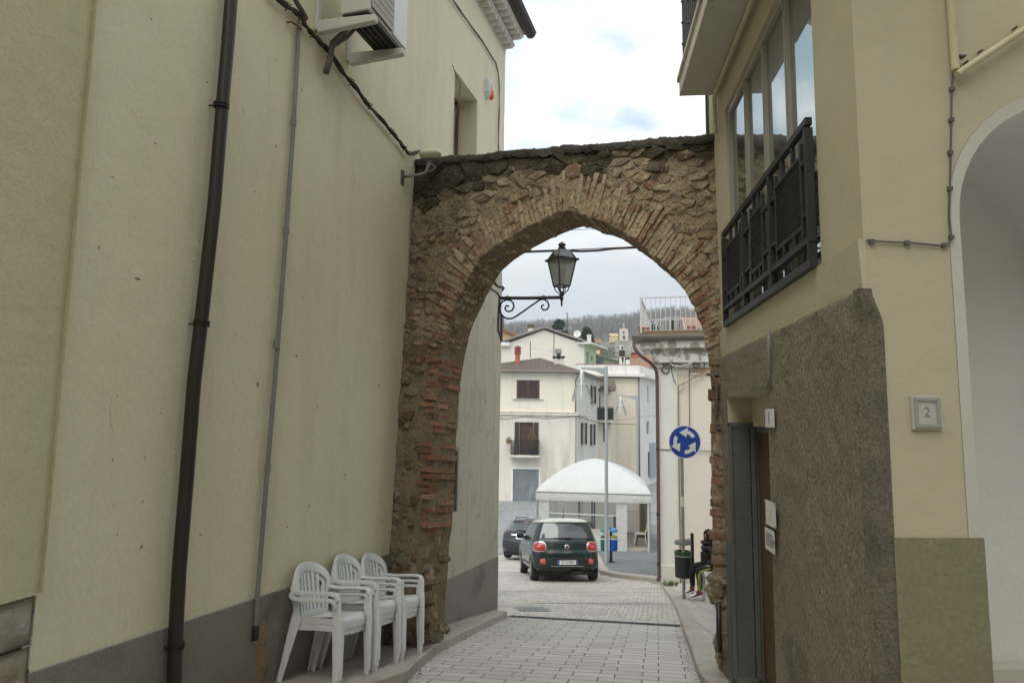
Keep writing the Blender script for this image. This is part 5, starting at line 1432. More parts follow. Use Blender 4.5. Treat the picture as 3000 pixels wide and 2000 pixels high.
# house number plaques and notices
def plaque(fr, px0, px1, name, label, cat, off, th, mats):
    (s0, z1_), (s1_, z0_) = fr.px(*px0), fr.px(*px1)
    if s0 > s1_: s0, s1_ = s1_, s0
    t = thing(name, label, cat, fr.w((s0 + s1_) / 2, z0_)); g = MB(); g.fbox(fr, s0, s1_, z0_, z1_, off, off + th)
    g.build('plate', mats, t, bevel=.003); return t, s0, s1_, z0_, z1_
t, s0, s1_, z0_, z1_ = plaque(Bf, (2663, 1158), (2756, 1259), 'house_number_plaque', 'grey marble house number plaque reading 2 on the cream right wall', 'house number', .001, .014, MT['marble'])
g = MB(); e_ = .016
for a_, c_, d_, f_ in ((s0 + .008, s1_ - .008, z1_ - .008 - e_, z1_ - .008), (s0 + .008, s1_ - .008, z0_ + .008, z0_ + .008 + e_), (s0 + .008, s0 + .008 + e_, z0_ + .008 + e_, z1_ - .008 - e_), (s1_ - .008 - e_, s1_ - .008, z0_ + .008 + e_, z1_ - .008 - e_)):
    g.fbox(Bf, a_, c_, d_, f_, .0152, .020)
g.build('border', mat('marble_edge', (0.36, 0.37, 0.34), 0.7, (0.3, 0.31, 0.28), 8), t, bevel=.003)
text('numeral', '2', .058, Bf.w((s0 + s1_) / 2, (z0_ + z1_) / 2, .0156), Bf.d, (0, 0, 1), MT['engrave'], t)
t, s0, s1_, z0_, z1_ = plaque(Rw, (2290, 1197), (2268, 1252), 'house_number_tile', 'small white house number tile with dark stroke beside the recessed door', 'house number', TH + .012, .010, MT['paper'])
g = MB(); m_ = (s0 + s1_) / 2; g.fbox(Rw, m_ - .006, m_ + .006, z0_ + .02, z1_ - .02, TH + .0222, TH + .0235); g.build('numeral', MT['dark_metal'], t)
t, s0, s1_, z0_, z1_ = plaque(Rw, (2297, 1474), (2269, 1534), 'notice', 'white paper notice with yellow mark in plastic sleeve, upper of two by the door', 'notice', TH + .018, .003, MT['paper'])
g = MB(); cx_, cz_ = (s0 + s1_) / 2, (z0_ + z1_) / 2
g.hexa([Rw.w(cx_ + .03, cz_ - .05, TH + .0215), Rw.w(cx_ + .015, cz_ - .05, TH + .0215), Rw.w(cx_ + .015, cz_ - .05, TH + .022), Rw.w(cx_ + .03, cz_ - .05, TH + .022), Rw.w(cx_ - .0, cz_ + .03, TH + .0215), Rw.w(cx_ - .03, cz_ + .03, TH + .0215), Rw.w(cx_ - .03, cz_ + .03, TH + .022), Rw.w(cx_, cz_ + .03, TH + .022)])
g.build('yellow_mark', mat('yellow_mark', (0.65, 0.55, 0.20), .7), t)
g = MB()
for x_ in (s0, s1_ - .012):
    for zz in (z0_, z1_ - .012): g.fbox(Rw, x_, x_ + .012, zz, zz + .012, TH + .0215, TH + .026)
g.build('fixing', MT['grey_metal'], t)
t, s0, s1_, z0_, z1_ = plaque(Rw, (2294, 1558), (2267, 1606), 'notice', 'white printed paper notice with lines of text, lower of two by the door', 'notice', TH + .018, .003, MT['paper'])
g = MB()
for k in range(9):
    zz = z1_ - .03 - k * (z1_ - z0_ - .05) / 9; g.fbox(Rw, s0 + .03, s1_ - .015 - .02 * random.random(), zz, zz + .004, TH + .0214, TH + .0218)
g.build('printed_lines', MT['cable_grey'], t)
g = MB(); g.fbox(Rw, s0 - .01, s0 + .03, (z0_ + z1_) / 2, (z0_ + z1_) / 2 + .014, TH + .0215, TH + .03); g.build('fixing', MT['grey_metal'], t)
# ================================================================== beyond the arch: lantern, sign, bin, ledge
# wall lantern on the house corner
YL = 8.62
lt = thing('wall_lantern', 'black wrought iron lantern on scrolled bracket at the house corner', 'lantern', P(1474, 874, YL))
def q(x, y, d=0): return P(x, y, YL + d)
g = MB(); g.tube([q(1466, 873), q(1550, 873), q(1645, 871)], .022, 10)
g.lathe([(.03, -.02), (.03, .02)], q(1487, 873), 10, rot=Matrix.Rotation(R(90), 3, 'Y')); g.lathe([(.03, -.02), (.03, .02)], q(1592, 872), 10, rot=Matrix.Rotation(R(90), 3, 'Y'))
g.build('arm', MT['dark_metal'], lt, smooth=True, auto=40)
# scroll: points read from the ironwork
def cr(c): return (1340 + c[0] * .1786, 780 + c[1] * .1786)
sc = [(848, 664), (826, 642), (795, 652), (782, 690), (800, 728), (845, 742), (900, 720), (928, 660), (915, 600), (870, 558), (810, 548), (745, 572), (705, 625), (692, 700), (712, 775), (760, 832), (830, 860), (900, 852), (960, 822), (1080, 740), (1232, 632)]
sc = [cr(c) for c in sc]
def c3(c): return (1100 + c[0] * .4464, 380 + c[1] * .4464)
sc2 = [c3(c) for c in ((1080, 1115), (1105, 1112), (1130, 1128), (1139, 1155), (1128, 1178), (1105, 1184), (1090, 1170), (1092, 1153), (1106, 1150))]
g = MB(); g.tube([q(*p) for p in sc + sc2], .0115, 8); g.build('scroll', MT['dark_metal'], lt, smooth=True)
g = MB(); g.fbox(L, sc_ - .06, sc_ - .0, q(1470, 873).z - .35, q(1470, 873).z + .07, .013, .03); g.build('wall_plate', MT['dark_metal'], lt)
# lantern body: four tapered glazed sides
cx_ = (1644 + 1650) / 2
def lz(y): return q(1646, y).z
lc = q(1646, 800); R45 = R(28)
def ringp(hw, z, k):
    a_ = R45 + R(45) + k * math.pi / 2; return V((lc.x + hw * 1.414 * math.cos(a_), lc.y + hw * 1.414 * math.sin(a_), z))
z_b, z_e, z_s, z_t = lz(838), lz(762), lz(742), lz(728)
ht, hb_ = .132, .075
g = MB()
for k in range(4):
    g.tube([ringp(hb_, z_b, k), ringp(ht, z_e, k)], .010, 6)
    g.tube([ringp(hb_, z_b, k), ringp(hb_, z_b, k + 1)], .010, 6); g.tube([ringp(ht, z_e, k), ringp(ht, z_e, k + 1)], .012, 6)
    g.tube([ringp(ht + .005, z_e + .005, k), ringp(.075, lz(735), k)], .009, 6); g.tube([ringp(.075, lz(735), k), ringp(.075, lz(735), k + 1)], .009, 6)
    g.tube([ringp(hb_ * .95, z_b, k), ringp(hb_ * .8, z_b - .05, k), ringp(hb_ * .3, z_b - .10, k), ringp(.012, z_b - .13, k)], .008, 6)
    m0 = (ringp(hb_ * .95, z_b, k) + ringp(hb_ * .95, z_b, k + 1)) / 2; g.tube([m0, m0.lerp(V((lc.x, lc.y, z_b)), .4) - V((0, 0, .06)), V((lc.x, lc.y, z_b - .125))], .006, 5)
g.build('lantern_frame', MT['dark_metal'], lt)
g = MB(); vs = [ringp(ht + .028, z_e - .012, k) for k in range(4)] + [ringp(ht + .03, z_e + .012, k) for k in range(4)] + [ringp(ht - .02, z_e + .016, k) for k in range(4)]
g.add(vs, [(k, (k + 1) % 4, 4 + (k + 1) % 4, 4 + k) for k in range(4)] + [(4 + k, 4 + (k + 1) % 4, 8 + (k + 1) % 4, 8 + k) for k in range(4)] + [(k, 8 + k, 8 + (k + 1) % 4, (k + 1) % 4) for k in range(4)]); g.build('eaves', MT['dark_metal'], lt)
g = MB()
for k in range(4): g.add([ringp(hb_, z_b, k), ringp(hb_, z_b, k + 1), ringp(ht, z_e, k + 1), ringp(ht, z_e, k)], [(0, 1, 2, 3)])
g.build('pane', MT['frosted'], lt)
g = MB()
for k in range(4): g.add([ringp(ht - .01, z_e + .012, k), ringp(ht - .01, z_e + .012, k + 1), ringp(.083, lz(735), k + 1), ringp(.083, lz(735), k)], [(0, 1, 2, 3)])
g.build('roof_pane', MT['glass_dark'], lt)
g = MB(); zt_ = lz(735)
g.lathe([(.075, 0), (.065, .01), (.045, .022), (.052, .03), (.052, .04), (.038, .048), (.038, .062), (.048, .07), (.052, .08), (.043, .095), (.022, .106), (.017, .113), (0.004, .124)], V((lc.x, lc.y, zt_)), 14); g.build('finial', MT['dark_metal'], lt, smooth=True, auto=50)
g = MB(); zz = z_b - .13; g.lathe([(.010, .06), (.022, .03), (.014, .0), (.026, -.03), (.016, -.06), (.009, -.085), (.016, -.10), (.010, -.12), (.002, -.14)], V((lc.x, lc.y, zz)), 12); g.build('pendant', MT['dark_metal'], lt, smooth=True)
g = MB(); g.lathe([(.03, -.18), (.045, -.14), (.045, .0), (.03, .04)], V((lc.x, lc.y, (z_b + z_e) / 2 + .02)), 10); g.build('lamp', MT['paper'], lt, smooth=True)

# cables by the lantern and across the lane
def wire(path, depth, r, name, label, m='cable', n=1, seed=0, group=None):
    rnd = random.Random(seed); g = MB()
    for i in range(n):
        g.tube([P(x + rnd.uniform(-2, 2) * (n > 1), y + rnd.uniform(-2, 2) * (n > 1), (depth(k / (len(path) - 1)) if callable(depth) else depth) + .01 * i) for k, (x, y) in enumerate(path)], r, 6)
    p = path[0]; d0 = depth(0) if callable(depth) else depth
    o = g.build(name, MT[m], None, smooth=True, loc=P(*p, d0)); tag(o, label, 'cable', group); return o
yc = lambda t: 7.9 + .9 * t
def c8(c): return (1340 + c[0] * .1786, 780 + c[1] * .1786)
wire([c8(c) for c in ((420, 270), (500, 330), (560, 375), (620, 420), (670, 460), (690, 500), (680, 700), (662, 900), (660, 1040), (690, 1120), (725, 1200))], lambda t: 7.95 + .72 * min(1, t * 1.8), .013, 'corner_cable', 'grey cables dropping down the house corner under the lantern bracket', 'cable_grey', 2, 2)
wire([c8(c) for c in ((520, 110), (560, 190), (600, 260), (650, 320), (690, 345), (740, 340), (762, 365), (745, 385))], lambda t: 7.95 + .7 * t, .014, 'corner_cable', 'dark knotted cables crossing the wall above the lantern bracket', 'cable', 3, 4)
wire([(1700 - 240, 741), (1490, 740), (1540, 738), (1580, 736), (1640, 734), (1700, 736), (1750, 734), (1800, 728), (1886, 724), (1960, 718)], lambda t: 8.66 + .1 * t, .0155, 'overhead_cable', 'thick black overhead cable crossing the lane behind the lantern', 'cable', 1, 1)
wire([(1460, 742), (1560, 738), (1660, 732), (1750, 728), (1830, 724), (1960, 716)], lambda t: 8.72 + .1 * t, .006, 'overhead_cable', 'thin slack wire twisted along the thick overhead cable', 'cable', 1, 1)
wire([(1600, 660), (1650, 655), (1700, 651), (1750, 652), (1830, 662)], 8.2, .022, 'overhead_cable', 'black cable glimpsed close under the crown of the arch', 'cable')
wire([(1560, 676), (1640, 676), (1720, 672), (1830, 667)], 12.0, .005, 'overhead_cable', 'faint thin wire across the sky below the crown of the arch', 'cable_grey')

# mandatory roundabout sign
sg = gpx(2004, 1753, .09)
YS = sg.y; sgn = thing('roundabout_sign', 'round blue roundabout sign with three white arrows on grey pole', 'road sign', sg)
dc = P(2006, 1294, YS - .04); rad = 47.5 * YS / 2000
g = MB(); g.tube([sg, V((sg.x, sg.y, dc.z + .1))], .030, 14); g.build('pole', MT['grey_pipe'], sgn, smooth=True, auto=40)
g = MB(); zz = P(2004, 1468, YS).z; g.lathe([(.0315, -.09), (.0315, .09)], V((sg.x, sg.y, zz)), 14); g.build('sticker_band', MT['ac_white'], sgn)
fx = V((1, 0.06, 0)).normalized(); fn_ = V((0.06, -1, 0)).normalized(); fz_ = V((0, 0, 1))
def disc(r0, r1, o, bb, n=48):
    vs = []; 
    for r in (r0, r1):
        for k in range(n):
            a_ = 2 * math.pi * k / n; vs.append(dc + fx * r * math.cos(a_) + fz_ * r * math.sin(a_) + fn_ * o)
    if r0 == 0: bb.add(vs[n:], [tuple(range(n))])
    else: bb.add(vs, [(k, (k + 1) % n, n + (k + 1) % n, n + k) for k in range(n)])
MT['sign_blue'] = mat('sign_blue', (0.006, 0.045, 0.28), 0.4, spec=.5); MT['sign_white'] = mat('sign_white', (0.60, 0.60, 0.57), 0.45, spec=.5)
g = MB(); n = 48
g.prism([dc + fx * rad * math.cos(2 * math.pi * k / n) + fz_ * rad * math.sin(2 * math.pi * k / n) - fn_ * .004 for k in range(n)], fn_ * .012); g.build('disc', MT['sign_white'], sgn)
g = MB(); disc(0, rad * .955, .0095, g); g.build('blue_face', MT['sign_blue'], sgn)
def cs(c): return ((c[0] - 617) / 228 * rad, -(c[1] - 1348) / 228 * rad)
def arrow(a0):
    def pol(r, a_): return (r * rad * math.cos(R(a_)), r * rad * math.sin(R(a_)))
    o = 12; outr, inr = .72, .50; L1 = []
    L1 = [pol(outr, a0 + o * k / 1) for k in ()]
    arc = 50
    outer_ = [pol(outr, a0 + arc * k / 8) for k in range(9)]; inner_ = [pol(inr, a0 + arc * k / 8) for k in range(9)]
    ah = [pol(.90, a0 + arc - 2), pol(.66, a0 + arc + 43), pol(.30, a0 + arc - 6)]
    vs = outer_ + inner_ + ah; f = [(k, k + 1, 10 + k, 9 + k) for k in range(8)] + [(18, 19, 20)]
    g = MB(); g.add([dc + fx * x + fz_ * z + fn_ * .0125 for x, z in vs], f); g.build('arrow', MT['sign_white'], sgn)
for a0 in (28, 148, 268): arrow(a0)

# litter bin on its own post
MT['bin_dark'] = mat('bin_dark', (0.018, 0.022, 0.022), 0.5, (0.028, 0.03, 0.03), 6, spec=.4); MT['bag'] = mat('bag', (0.02, 0.065, 0.03), 0.35, (0.035, 0.10, 0.045), 8)
bp_ = gpx(2029, 1751, .09); YB = bp_.y
lb = thing('litter_bin', 'dark litter bin with green bag and raised lid beside the roundabout sign', 'bin', bp_)
def B(c): return P(1940 + c[0] * .1786, 1500 + c[1] * .1786, YB)
sc1 = YB / 2000 * .1786
g = MB(); t_ = B((498, 340)); g.box(((bp_.x + t_.x) / 2, bp_.y, (bp_.z + t_.z) / 2), (.052, .052, t_.z - bp_.z)); g.build('post', MT['dark_metal'], lb, bevel=.004)
cb_ = B((332, 850)); rad_b = 132 * sc1; zt_ = B((332, 640)).z; z0_ = B((332, 1050)).z
cc = V((cb_.x, YB - .06, 0))
g = MB(); g.lathe([(rad_b * .93, z0_), (rad_b * .98, z0_ + .03), (rad_b, zt_ - .04), (rad_b, zt_), (rad_b - .01, zt_), (rad_b - .012, z0_ + .05)], cc, 24); g.build('bucket', MT['bin_dark'], lb, smooth=True, auto=35)
g = MB(); pr = []
for k in range(7): pr.append((rad_b + .006 + .004 * math.sin(k * 2.3), zt_ - .055 + .012 * k))
g.lathe(pr + [(rad_b - .02, zt_ + .018), (rad_b - .03, zt_ - .05)], cc, 24); g.build('bag_rim', MT['bag'], lb, smooth=True)
g = MB(); g.lathe([(rad_b + .004, zt_ - .066), (rad_b + .005, zt_ - .056)], cc, 24); g.build('white_rim', MT['sign_white'], lb)
g = MB(); zl = B((332, 500)).z; g.lathe([(rad_b * .96, zl - .012), (rad_b * 1.05, zl), (rad_b * 1.0, zl + .035), (rad_b * .85, zl + .055), (rad_b * .3, zl + .065), (.01, zl + .066)], cc, 24); g.build('lid', MT['gate_metal'], lb, smooth=True, auto=40)
g = MB(); g.bar((cc.x, YB - .02, zl + .06), (bp_.x, YB, zl + .065), .03, .012); g.bar((cc.x + rad_b * .9, YB - .03, zt_ - .2), (bp_.x, YB, zt_ - .2), .03, .03); g.build('bracket', MT['dark_metal'], lb)
g = MB(); g.fbox(Fr((cc.x, cc.y), 90), -.01, .03, z0_ + .01, z0_ + .04, rad_b * .5, rad_b * .5 + .01); 

# stone ledge the person sits on
YP = YB - .45
la_ = P(2058, 1680, YP + .25); lb_ = P(2099, 1700, YP - 1.9)
led = thing('stone_ledge', 'low plastered stone ledge along the right wall beyond the arch', 'wall', V((la_.x + .3, la_.y - 1, zg(la_.x, la_.y))))
zl_ = P(2058, 1676, YP).z
b = MB(); dv = V((la_.x - lb_.x, la_.y - lb_.y, 0)).normalized(); nv = V((dv.y, -dv.x, 0))
p0 = V((la_.x, la_.y, 0)) + dv * .25; p1 = V((lb_.x, lb_.y, 0))
def zz(p, z): return V((p.x, p.y, z))
zb_l = -3.5
b.hexa([zz(p1, zb_l), zz(p0, zb_l), zz(p0 + nv * .5, zb_l), zz(p1 + nv * .5, zb_l), zz(p1, zl_), zz(p0, zl_), zz(p0 + nv * .5, zl_), zz(p1 + nv * .5, zl_)])
b.build('seat_wall', MT['plaster_pale'], led, bevel=.02)
b = MB(); p0c, p1c = p0 - nv * .02 + dv * .02, p1 - nv * .02
b.hexa([zz(p1c, zl_), zz(p0c, zl_), zz(p0c + nv * .52, zl_), zz(p1c + nv * .52, zl_), zz(p1c, zl_ + .05), zz(p0c, zl_ + .05), zz(p0c + nv * .52, zl_ + .05), zz(p1c + nv * .52, zl_ + .05)])
b.build('coping_slab', MT['marble'], led, bevel=.008)
# side house set back behind the ledge
bh = thing('setback_house', 'pale plastered house set back behind the stone ledge beyond the arch', 'house', V((la_.x + .8, la_.y, -3)))
b = MB(); f2 = p1 + nv * .52 - dv * 2.2; g2 = p0 + nv * .52 + dv * 1.0
b.hexa([zz(f2, -4), zz(g2, -4), zz(g2 + nv * 4, -4), zz(f2 + nv * 4, -4), zz(f2, .4), zz(g2, .4), zz(g2 + nv * 4, .4), zz(f2 + nv * 4, .4)])
b.build('wall', MT['plaster_pale'], bh)
# weeds at the foot of the far corner
wd_ = gpx(1962, 1716, .09); b = MB(); rnd = random.Random(8)
for k in range(60):
    a_ = rnd.uniform(0, 6.28); l = rnd.uniform(.04, .14); p = wd_ + V((rnd.uniform(-.16, .20), rnd.uniform(-.05, .12), 0)); t_ = V((math.cos(a_) * l * .7, math.sin(a_) * l * .5, l)); w_ = V((-math.sin(a_), math.cos(a_), 0)) * rnd.uniform(.006, .02)
    b.add([p - w_ * .6, p + t_ * .55 - w_, p + t_, p + t_ * .55 + w_, p + w_ * .6], [(0, 1, 2, 3, 4)])
MT['weed'] = mat('weed', (0.09, 0.14, 0.03), 0.8, (0.14, 0.17, 0.05), 30)
o = b.build('weeds', MT['weed'], None, loc=wd_); tag(o, 'tuft of green weeds at the foot of the pale corner pilaster', 'plant')

# ================================================================== corner building with roof terrace
MT['pink'] = mat('pink', (0.67, 0.615, 0.54), 0.9, (0.63, 0.575, 0.50), 2, bump=.2, bscale=40, stain=[((0.55, 0.50, 0.43), 2.2, .6, .75)])
MT['pilaster'] = mat('pilaster', (0.70, 0.685, 0.65), 0.9, (0.64, 0.62, 0.585), 2, bump=.2, bscale=40, stain=[((0.50, 0.43, 0.36), 9, .70, .74)])
MT['peach'] = mat('peach', (0.58, 0.35, 0.24), 0.9, (0.62, 0.44, 0.33), 2.5, stain=[((0.68, 0.63, 0.56), 3.5, .52, .60)])
c0 = gpx(1934, 1702, .1); YC = c0.y
Cf = Fr((c0.x, c0.y), 105, 1)
tb = thing('terrace_building', 'pale pink building with flaking cornice and roof terrace right of the square', 'building', c0)
print('terrace building', c0)
zc1 = Cf.px(1950, 1020)[1]; zcap = Cf.px(2000, 1060)[1]
b = MB(); b.wall(Cf, .42, 4.5, -4.6, zcap); side = Cf.side_at(0, -1); b.add([side.w(0, -4.6), side.w(9, -4.6), side.w(9, zcap + .5), side.w(0, zcap + .5)], [(0, 1, 2, 3)])
b.build('wall', MT['pink'], tb, recalc=False)
ps1 = Cf.px(1985, 1400)[0]
b = MB(); b.fbox(Cf, 0, ps1, -4.6, zcap, -.3, .035); b.build('pilaster', MT['pilaster'], tb, bevel=.01)
b = MB(); b.fbox(Cf, -.03, ps1 + .03, -4.6, Cf.px(1950, 1652)[1], -.3, .075); b.build('pilaster_base', MT['plaster_pale'], tb, bevel=.03)
zq = Cf.px(2000, 1100)[1]
b = MB(); b.fbox(Cf, ps1 + .03, 4.5, zq, zcap + .3, -.2, .012); b.build('painted_frieze', MT['peach'], tb)
# moulded cornice, peeling
zg_ = Cf.px(1930, 990)[1]; zf = Cf.px(1950, 1022)[1]
co1 = mat('flaking', (0.62, 0.61, 0.58), 0.9, (0.56, 0.55, 0.51), 3, stain=[((0.30, 0.275, 0.23), 3.2, .50, .54)], bump=.3, bscale=20)
b = MB(); cs_ = -.42
b.fbox(Cf, cs_ + .0, 4.5, zf - .02, zg_ - .12, -.3, .36); b.fbox(Cf, -.12, 4.5, zcap - .03, zf - .02, -.3, .20); b.fbox(Cf, -.06, 4.5, zcap - .15, zcap - .03, -.3, .10)
b.build('cornice', co1, tb, bevel=.012)
b = MB(); gutter(Cf, -.62, 4.5, zg_ + .02, .46, .10, b); b.fbox(Cf, -.62, 4.5, zg_ - .12, zg_ - .085, -.3, .42)
pr = [(0.0, 0.0), (.08, .02), (.1, .1)]
b.build('gutter', MT.setdefault('gutter_grey', mat('gutter_grey', (0.20, 0.18, 0.155), 0.6, (0.26, 0.235, 0.20), 3)), tb)
b = MB(); b.fbox(Cf, cs_, 4.5, zg_ + .03, zg_ + .10, -6, .34); b.build('terrace_slab', MT['tiles'], tb)
# brown downpipe with swan neck
def cd(x, y, o): s_, z_ = Cf.px(x, y, o); return Cf.w(s_, z_, o)
g = MB(); g.tube([cd(1856, 1004, .46), cd(1860, 1022, .48), cd(1875, 1040, .46), cd(1905, 1062, .32), cd(1918, 1076, .16), cd(1924, 1090, .09), cd(1925, 1120, .09), cd(1928, 1400, .09), cd(1931, 1690, .09), cd(1926, 1700, .12)], .043, 12)
g.build('downpipe', MT.setdefault('copper_brown', mat('copper_brown', (0.085, 0.05, 0.04), .5, (0.12, 0.07, 0.055), 2, spec=.4)), tb, smooth=True)
g = MB()
for y_ in (1315, 1505, 1650):
    p = cd(1927 + (y_ - 1315) / 120, y_, .09); g.lathe([(.049, -.03), (.049, .03)], p, 12)
g.build('pipe_collar', MT['dark_metal'], tb)
# thin pale conduits on the wall
for pth, r, m_ in ((((1982, 1060), (1983, 1200), (1985, 1400), (1988, 1560), (1990, 1745)), .018, 'cream_plastic'), (((1987, 1130), (1990, 1400), (1993, 1560), (1995, 1745)), .010, 'cable_grey'), (((2019, 1085), (2020, 1180), (2020, 1290)), .010, 'cable'), (((2000, 1040), (2001, 1130), (1997, 1142), (1986, 1144)), .012, 'cream_plastic')):
    g = MB(); g.tube([cd(x, y, .05) for x, y in pth], r, 7); g.build('conduit', MT[m_], tb, smooth=True)
g = MB(); g.tube([cd(1935, 1316, .05), cd(2100, 1321, .05)], .012, 6); g.build('conduit', MT['cable_grey'], tb)
# junction boxes and tangles of cable under the cornice
for x_, y_, r_ in ((1949, 1062, .10), (2040, 1070, .09)):
    g = MB(); p = cd(x_, y_, .09); g.lathe([(r_, -.05), (r_, .03), (r_ * .8, .05), (.01, .055)], p, 16, rot=Matrix.Rotation(R(90), 3, 'X')); g.build('junction_box', MT['gate_metal'], tb, smooth=True, auto=40)
g = MB(); p = cd(1949, 1082, .06)
for k in range(3): g.tube([p + V((math.cos(t * .4) * (.11 - .008 * k), -.02 * k, math.sin(t * .4) * (.10 - .006 * k))) for t in range(16)], .009, 6, closed=True)
cl_ = g.build('cable_coil', MT['cable_grey'], None, smooth=True, loc=p); tag(cl_, 'coil of grey cable hanging under the round junction box on the pale pilaster', 'cable')
def tangle(path, n, r, sp, name, label, m, seed, o=.10):
    rnd = random.Random(seed); g = MB()
    for i in range(n):
        pts = []
        for k in range(len(path) - 1):
            for j in range(4):
                t = j / 4; x = path[k][0] + (path[k + 1][0] - path[k][0]) * t; y = path[k][1] + (path[k + 1][1] - path[k][1]) * t
                pts.append(cd(x + rnd.uniform(-sp, sp), y + rnd.uniform(-sp, sp), o + rnd.uniform(0, .05)))
        g.tube(pts, r, 5)
    tag(g.build(name, MT[m], None, smooth=True, loc=cd(*path[0], o)), label, 'cable')
tangle([(2062, 1032), (2050, 1046), (2030, 1060), (2012, 1069), (1994, 1073), (1972, 1071), (1962, 1062)], 4, .012, 1.6, 'sagging_cable', 'pale twisted cable bundle sagging under the terrace cornice', 'cable_white', 3, .16)
tangle([(1926, 1038), (1945, 1039), (1975, 1040), (2000, 1042), (2040, 1036), (2075, 1034)], 4, .012, 1.5, 'cornice_cable', 'dark cables running straight along beneath the terrace cornice', 'cable', 5)
tangle([(1966, 1068), (1968, 1090), (1974, 1113), (1983, 1132)], 2, .009, 1.0, 'short_cable', 'short dark cable from junction box to the pale conduit', 'cable', 6)
tangle([(1986, 1131), (2010, 1120), (2040, 1102), (2058, 1092), (2072, 1080)], 2, .009, .8, 'slanting_cable', 'grey cable slanting up from the pale conduit to a knot by the arch', 'cable_grey', 7)
tangle([(2020, 1082), (2022, 1088), (2045, 1089), (2062, 1084), (2064, 1060), (2068, 1040)], 3, .010, 1.6, 'knotted_cable', 'knotted grey cables near the second junction box beside the arch', 'cable_grey', 8)
# terrace railing
r0 = Cf.px(1855, 875, .30); 
rs0 = cs_ + .02; zr1 = Cf.px(1858, 875, .3)[1]; zr0 = zg_ + .10
MT['rail_white'] = mat('rail_white', (0.48, 0.49, 0.485), .5, (0.5, 0.5, 0.49), 6)
rail = MB()
def rail_run(fr, s0, s1, o, step, bb):
    n = max(2, int((s1 - s0) / step))
    for k in range(n + 1):
        s = s0 + (s1 - s0) * k / n; bb.fbox(fr, s - .008, s + .008, zr0 + .05, zr1, o - .008, o + .008)
    bb.fbox(fr, s0 - .015, s1 + .015, zr1, zr1 + .03, o - .018, o + .018); bb.fbox(fr, s0, s1, zr0 + .04, zr0 + .065, o - .012, o + .012)
rail_run(Cf, rs0, 4.4, .28, .125, rail); sf = Cf.side_at(rs0, -1)
rail_run(sf, -.28, 3.6, 0.0, .115, rail); b2 = Fr((sf.w(3.6, 0).x, sf.w(3.6, 0).y), 105, 1); rail_run(b2, 0, 4.4, 0, .2, rail)
for s in (rs0,): rail.fbox(Cf, s - .025, s + .025, zr0, zr1 + .03, .255, .305)
rail.build('terrace_railing', MT['rail_white'], tb)
# flower boxes on the terrace edge
MT['terracotta'] = mat('terracotta', (0.34, 0.15, 0.08), .9, (0.26, 0.12, 0.07), 6)
for x0, x1, lab in ((1871, 1902, 'rust brown planter box at the left end of the roof terrace'), (2014, 2040, 'rust brown planter box at the right end of the roof terrace by the arch')):
    a_ = Cf.px(x0, 975, .2)[0]; c_ = Cf.px(x1, 975, .2)[0]; t = thing('planter_box', lab, 'planter', Cf.w((a_ + c_) / 2, zr0, .2), 'planters on the roof terrace')
    g = MB(); z1_ = zr0 + .14
    g.hexa([Cf.w(a_ + .01, zr0, .26), Cf.w(c_ - .01, zr0, .26), Cf.w(c_ - .01, zr0, .12), Cf.w(a_ + .01, zr0, .12), Cf.w(a_, z1_, .27), Cf.w(c_, z1_, .27), Cf.w(c_, z1_, .11), Cf.w(a_, z1_, .11)]); g.build('trough', MT['terracotta'], t)
    g = MB(); g.fbox(Cf, a_ - .008, c_ + .008, z1_, z1_ + .02, .10, .278); g.build('rim', MT['terracotta'], t)
g = MB(); g.fbox(Cf, cs_ + .05, 4.4, zr0 + .001, zr0 + .05, .22, .32); g.build('mossy_edge', mat('mossy', (0.24, 0.17, 0.05), .95, (0.08, 0.06, 0.035), 5), tb)
# white garden chairs seen only as frames on the terrace
t = thing('terrace_chair', 'white tubular metal garden bench frame on the roof terrace', 'bench', Cf.w(Cf.px(1950, 950, -1.2)[0], zr0, -1.2))
def ct(x, y, o=-1.2): s_, z_ = Cf.px(x, y, o); return Cf.w(s_, max(z_, zr0), o)
g = MB(); g.tube([ct(1934, 974), ct(1934, 945), ct(1940, 934), ct(1960, 931), ct(1990, 930), ct(2001, 933), ct(2003, 950), ct(2005, 974)], .016, 6); g.build('back_frame', MT['rail_white'], t, smooth=True)
g = MB(); g.tube([ct(1914, 974, -.8), ct(1917, 945, -.8), ct(1925, 936, -1), ct(1934, 934)], .012, 6); g.tube([ct(1919, 974, -1), ct(1922, 960, -1.1), ct(1930, 938)], .012, 6); g.tube([ct(2003, 950), ct(2008, 974, -.8)], .012, 6); g.build('side_frame', MT['rail_white'], t, smooth=True)
g = MB()
for x in (1963, 1976, 1988): g.tube([ct(x, 974), ct(x, 932)], .010, 5)
g.build('back_bars', MT['rail_white'], t)
# unseen house blocks added behind the camera to shade the right facade
bb_h = thing('unseen_shade_house', 'unseen pale house blocks added behind the viewpoint to shade the right facade', 'house', (4, -5, -1.5))
b = MB()
for x0, x1, y0, y1, z1_ in ((1.0, 9, -16, -2.2, 10.0), (-9, -3.4, -16, -3.2, 8), (-3.4, 1.0, -18, -14, 7.0)):
    b.hexa([V((x, y, z)) for z in (-2.5, z1_) for x, y in ((x0, y0), (x1, y0), (x1, y1), (x0, y1))])
b.build('wall', MT['plaster_right'], bb_h)
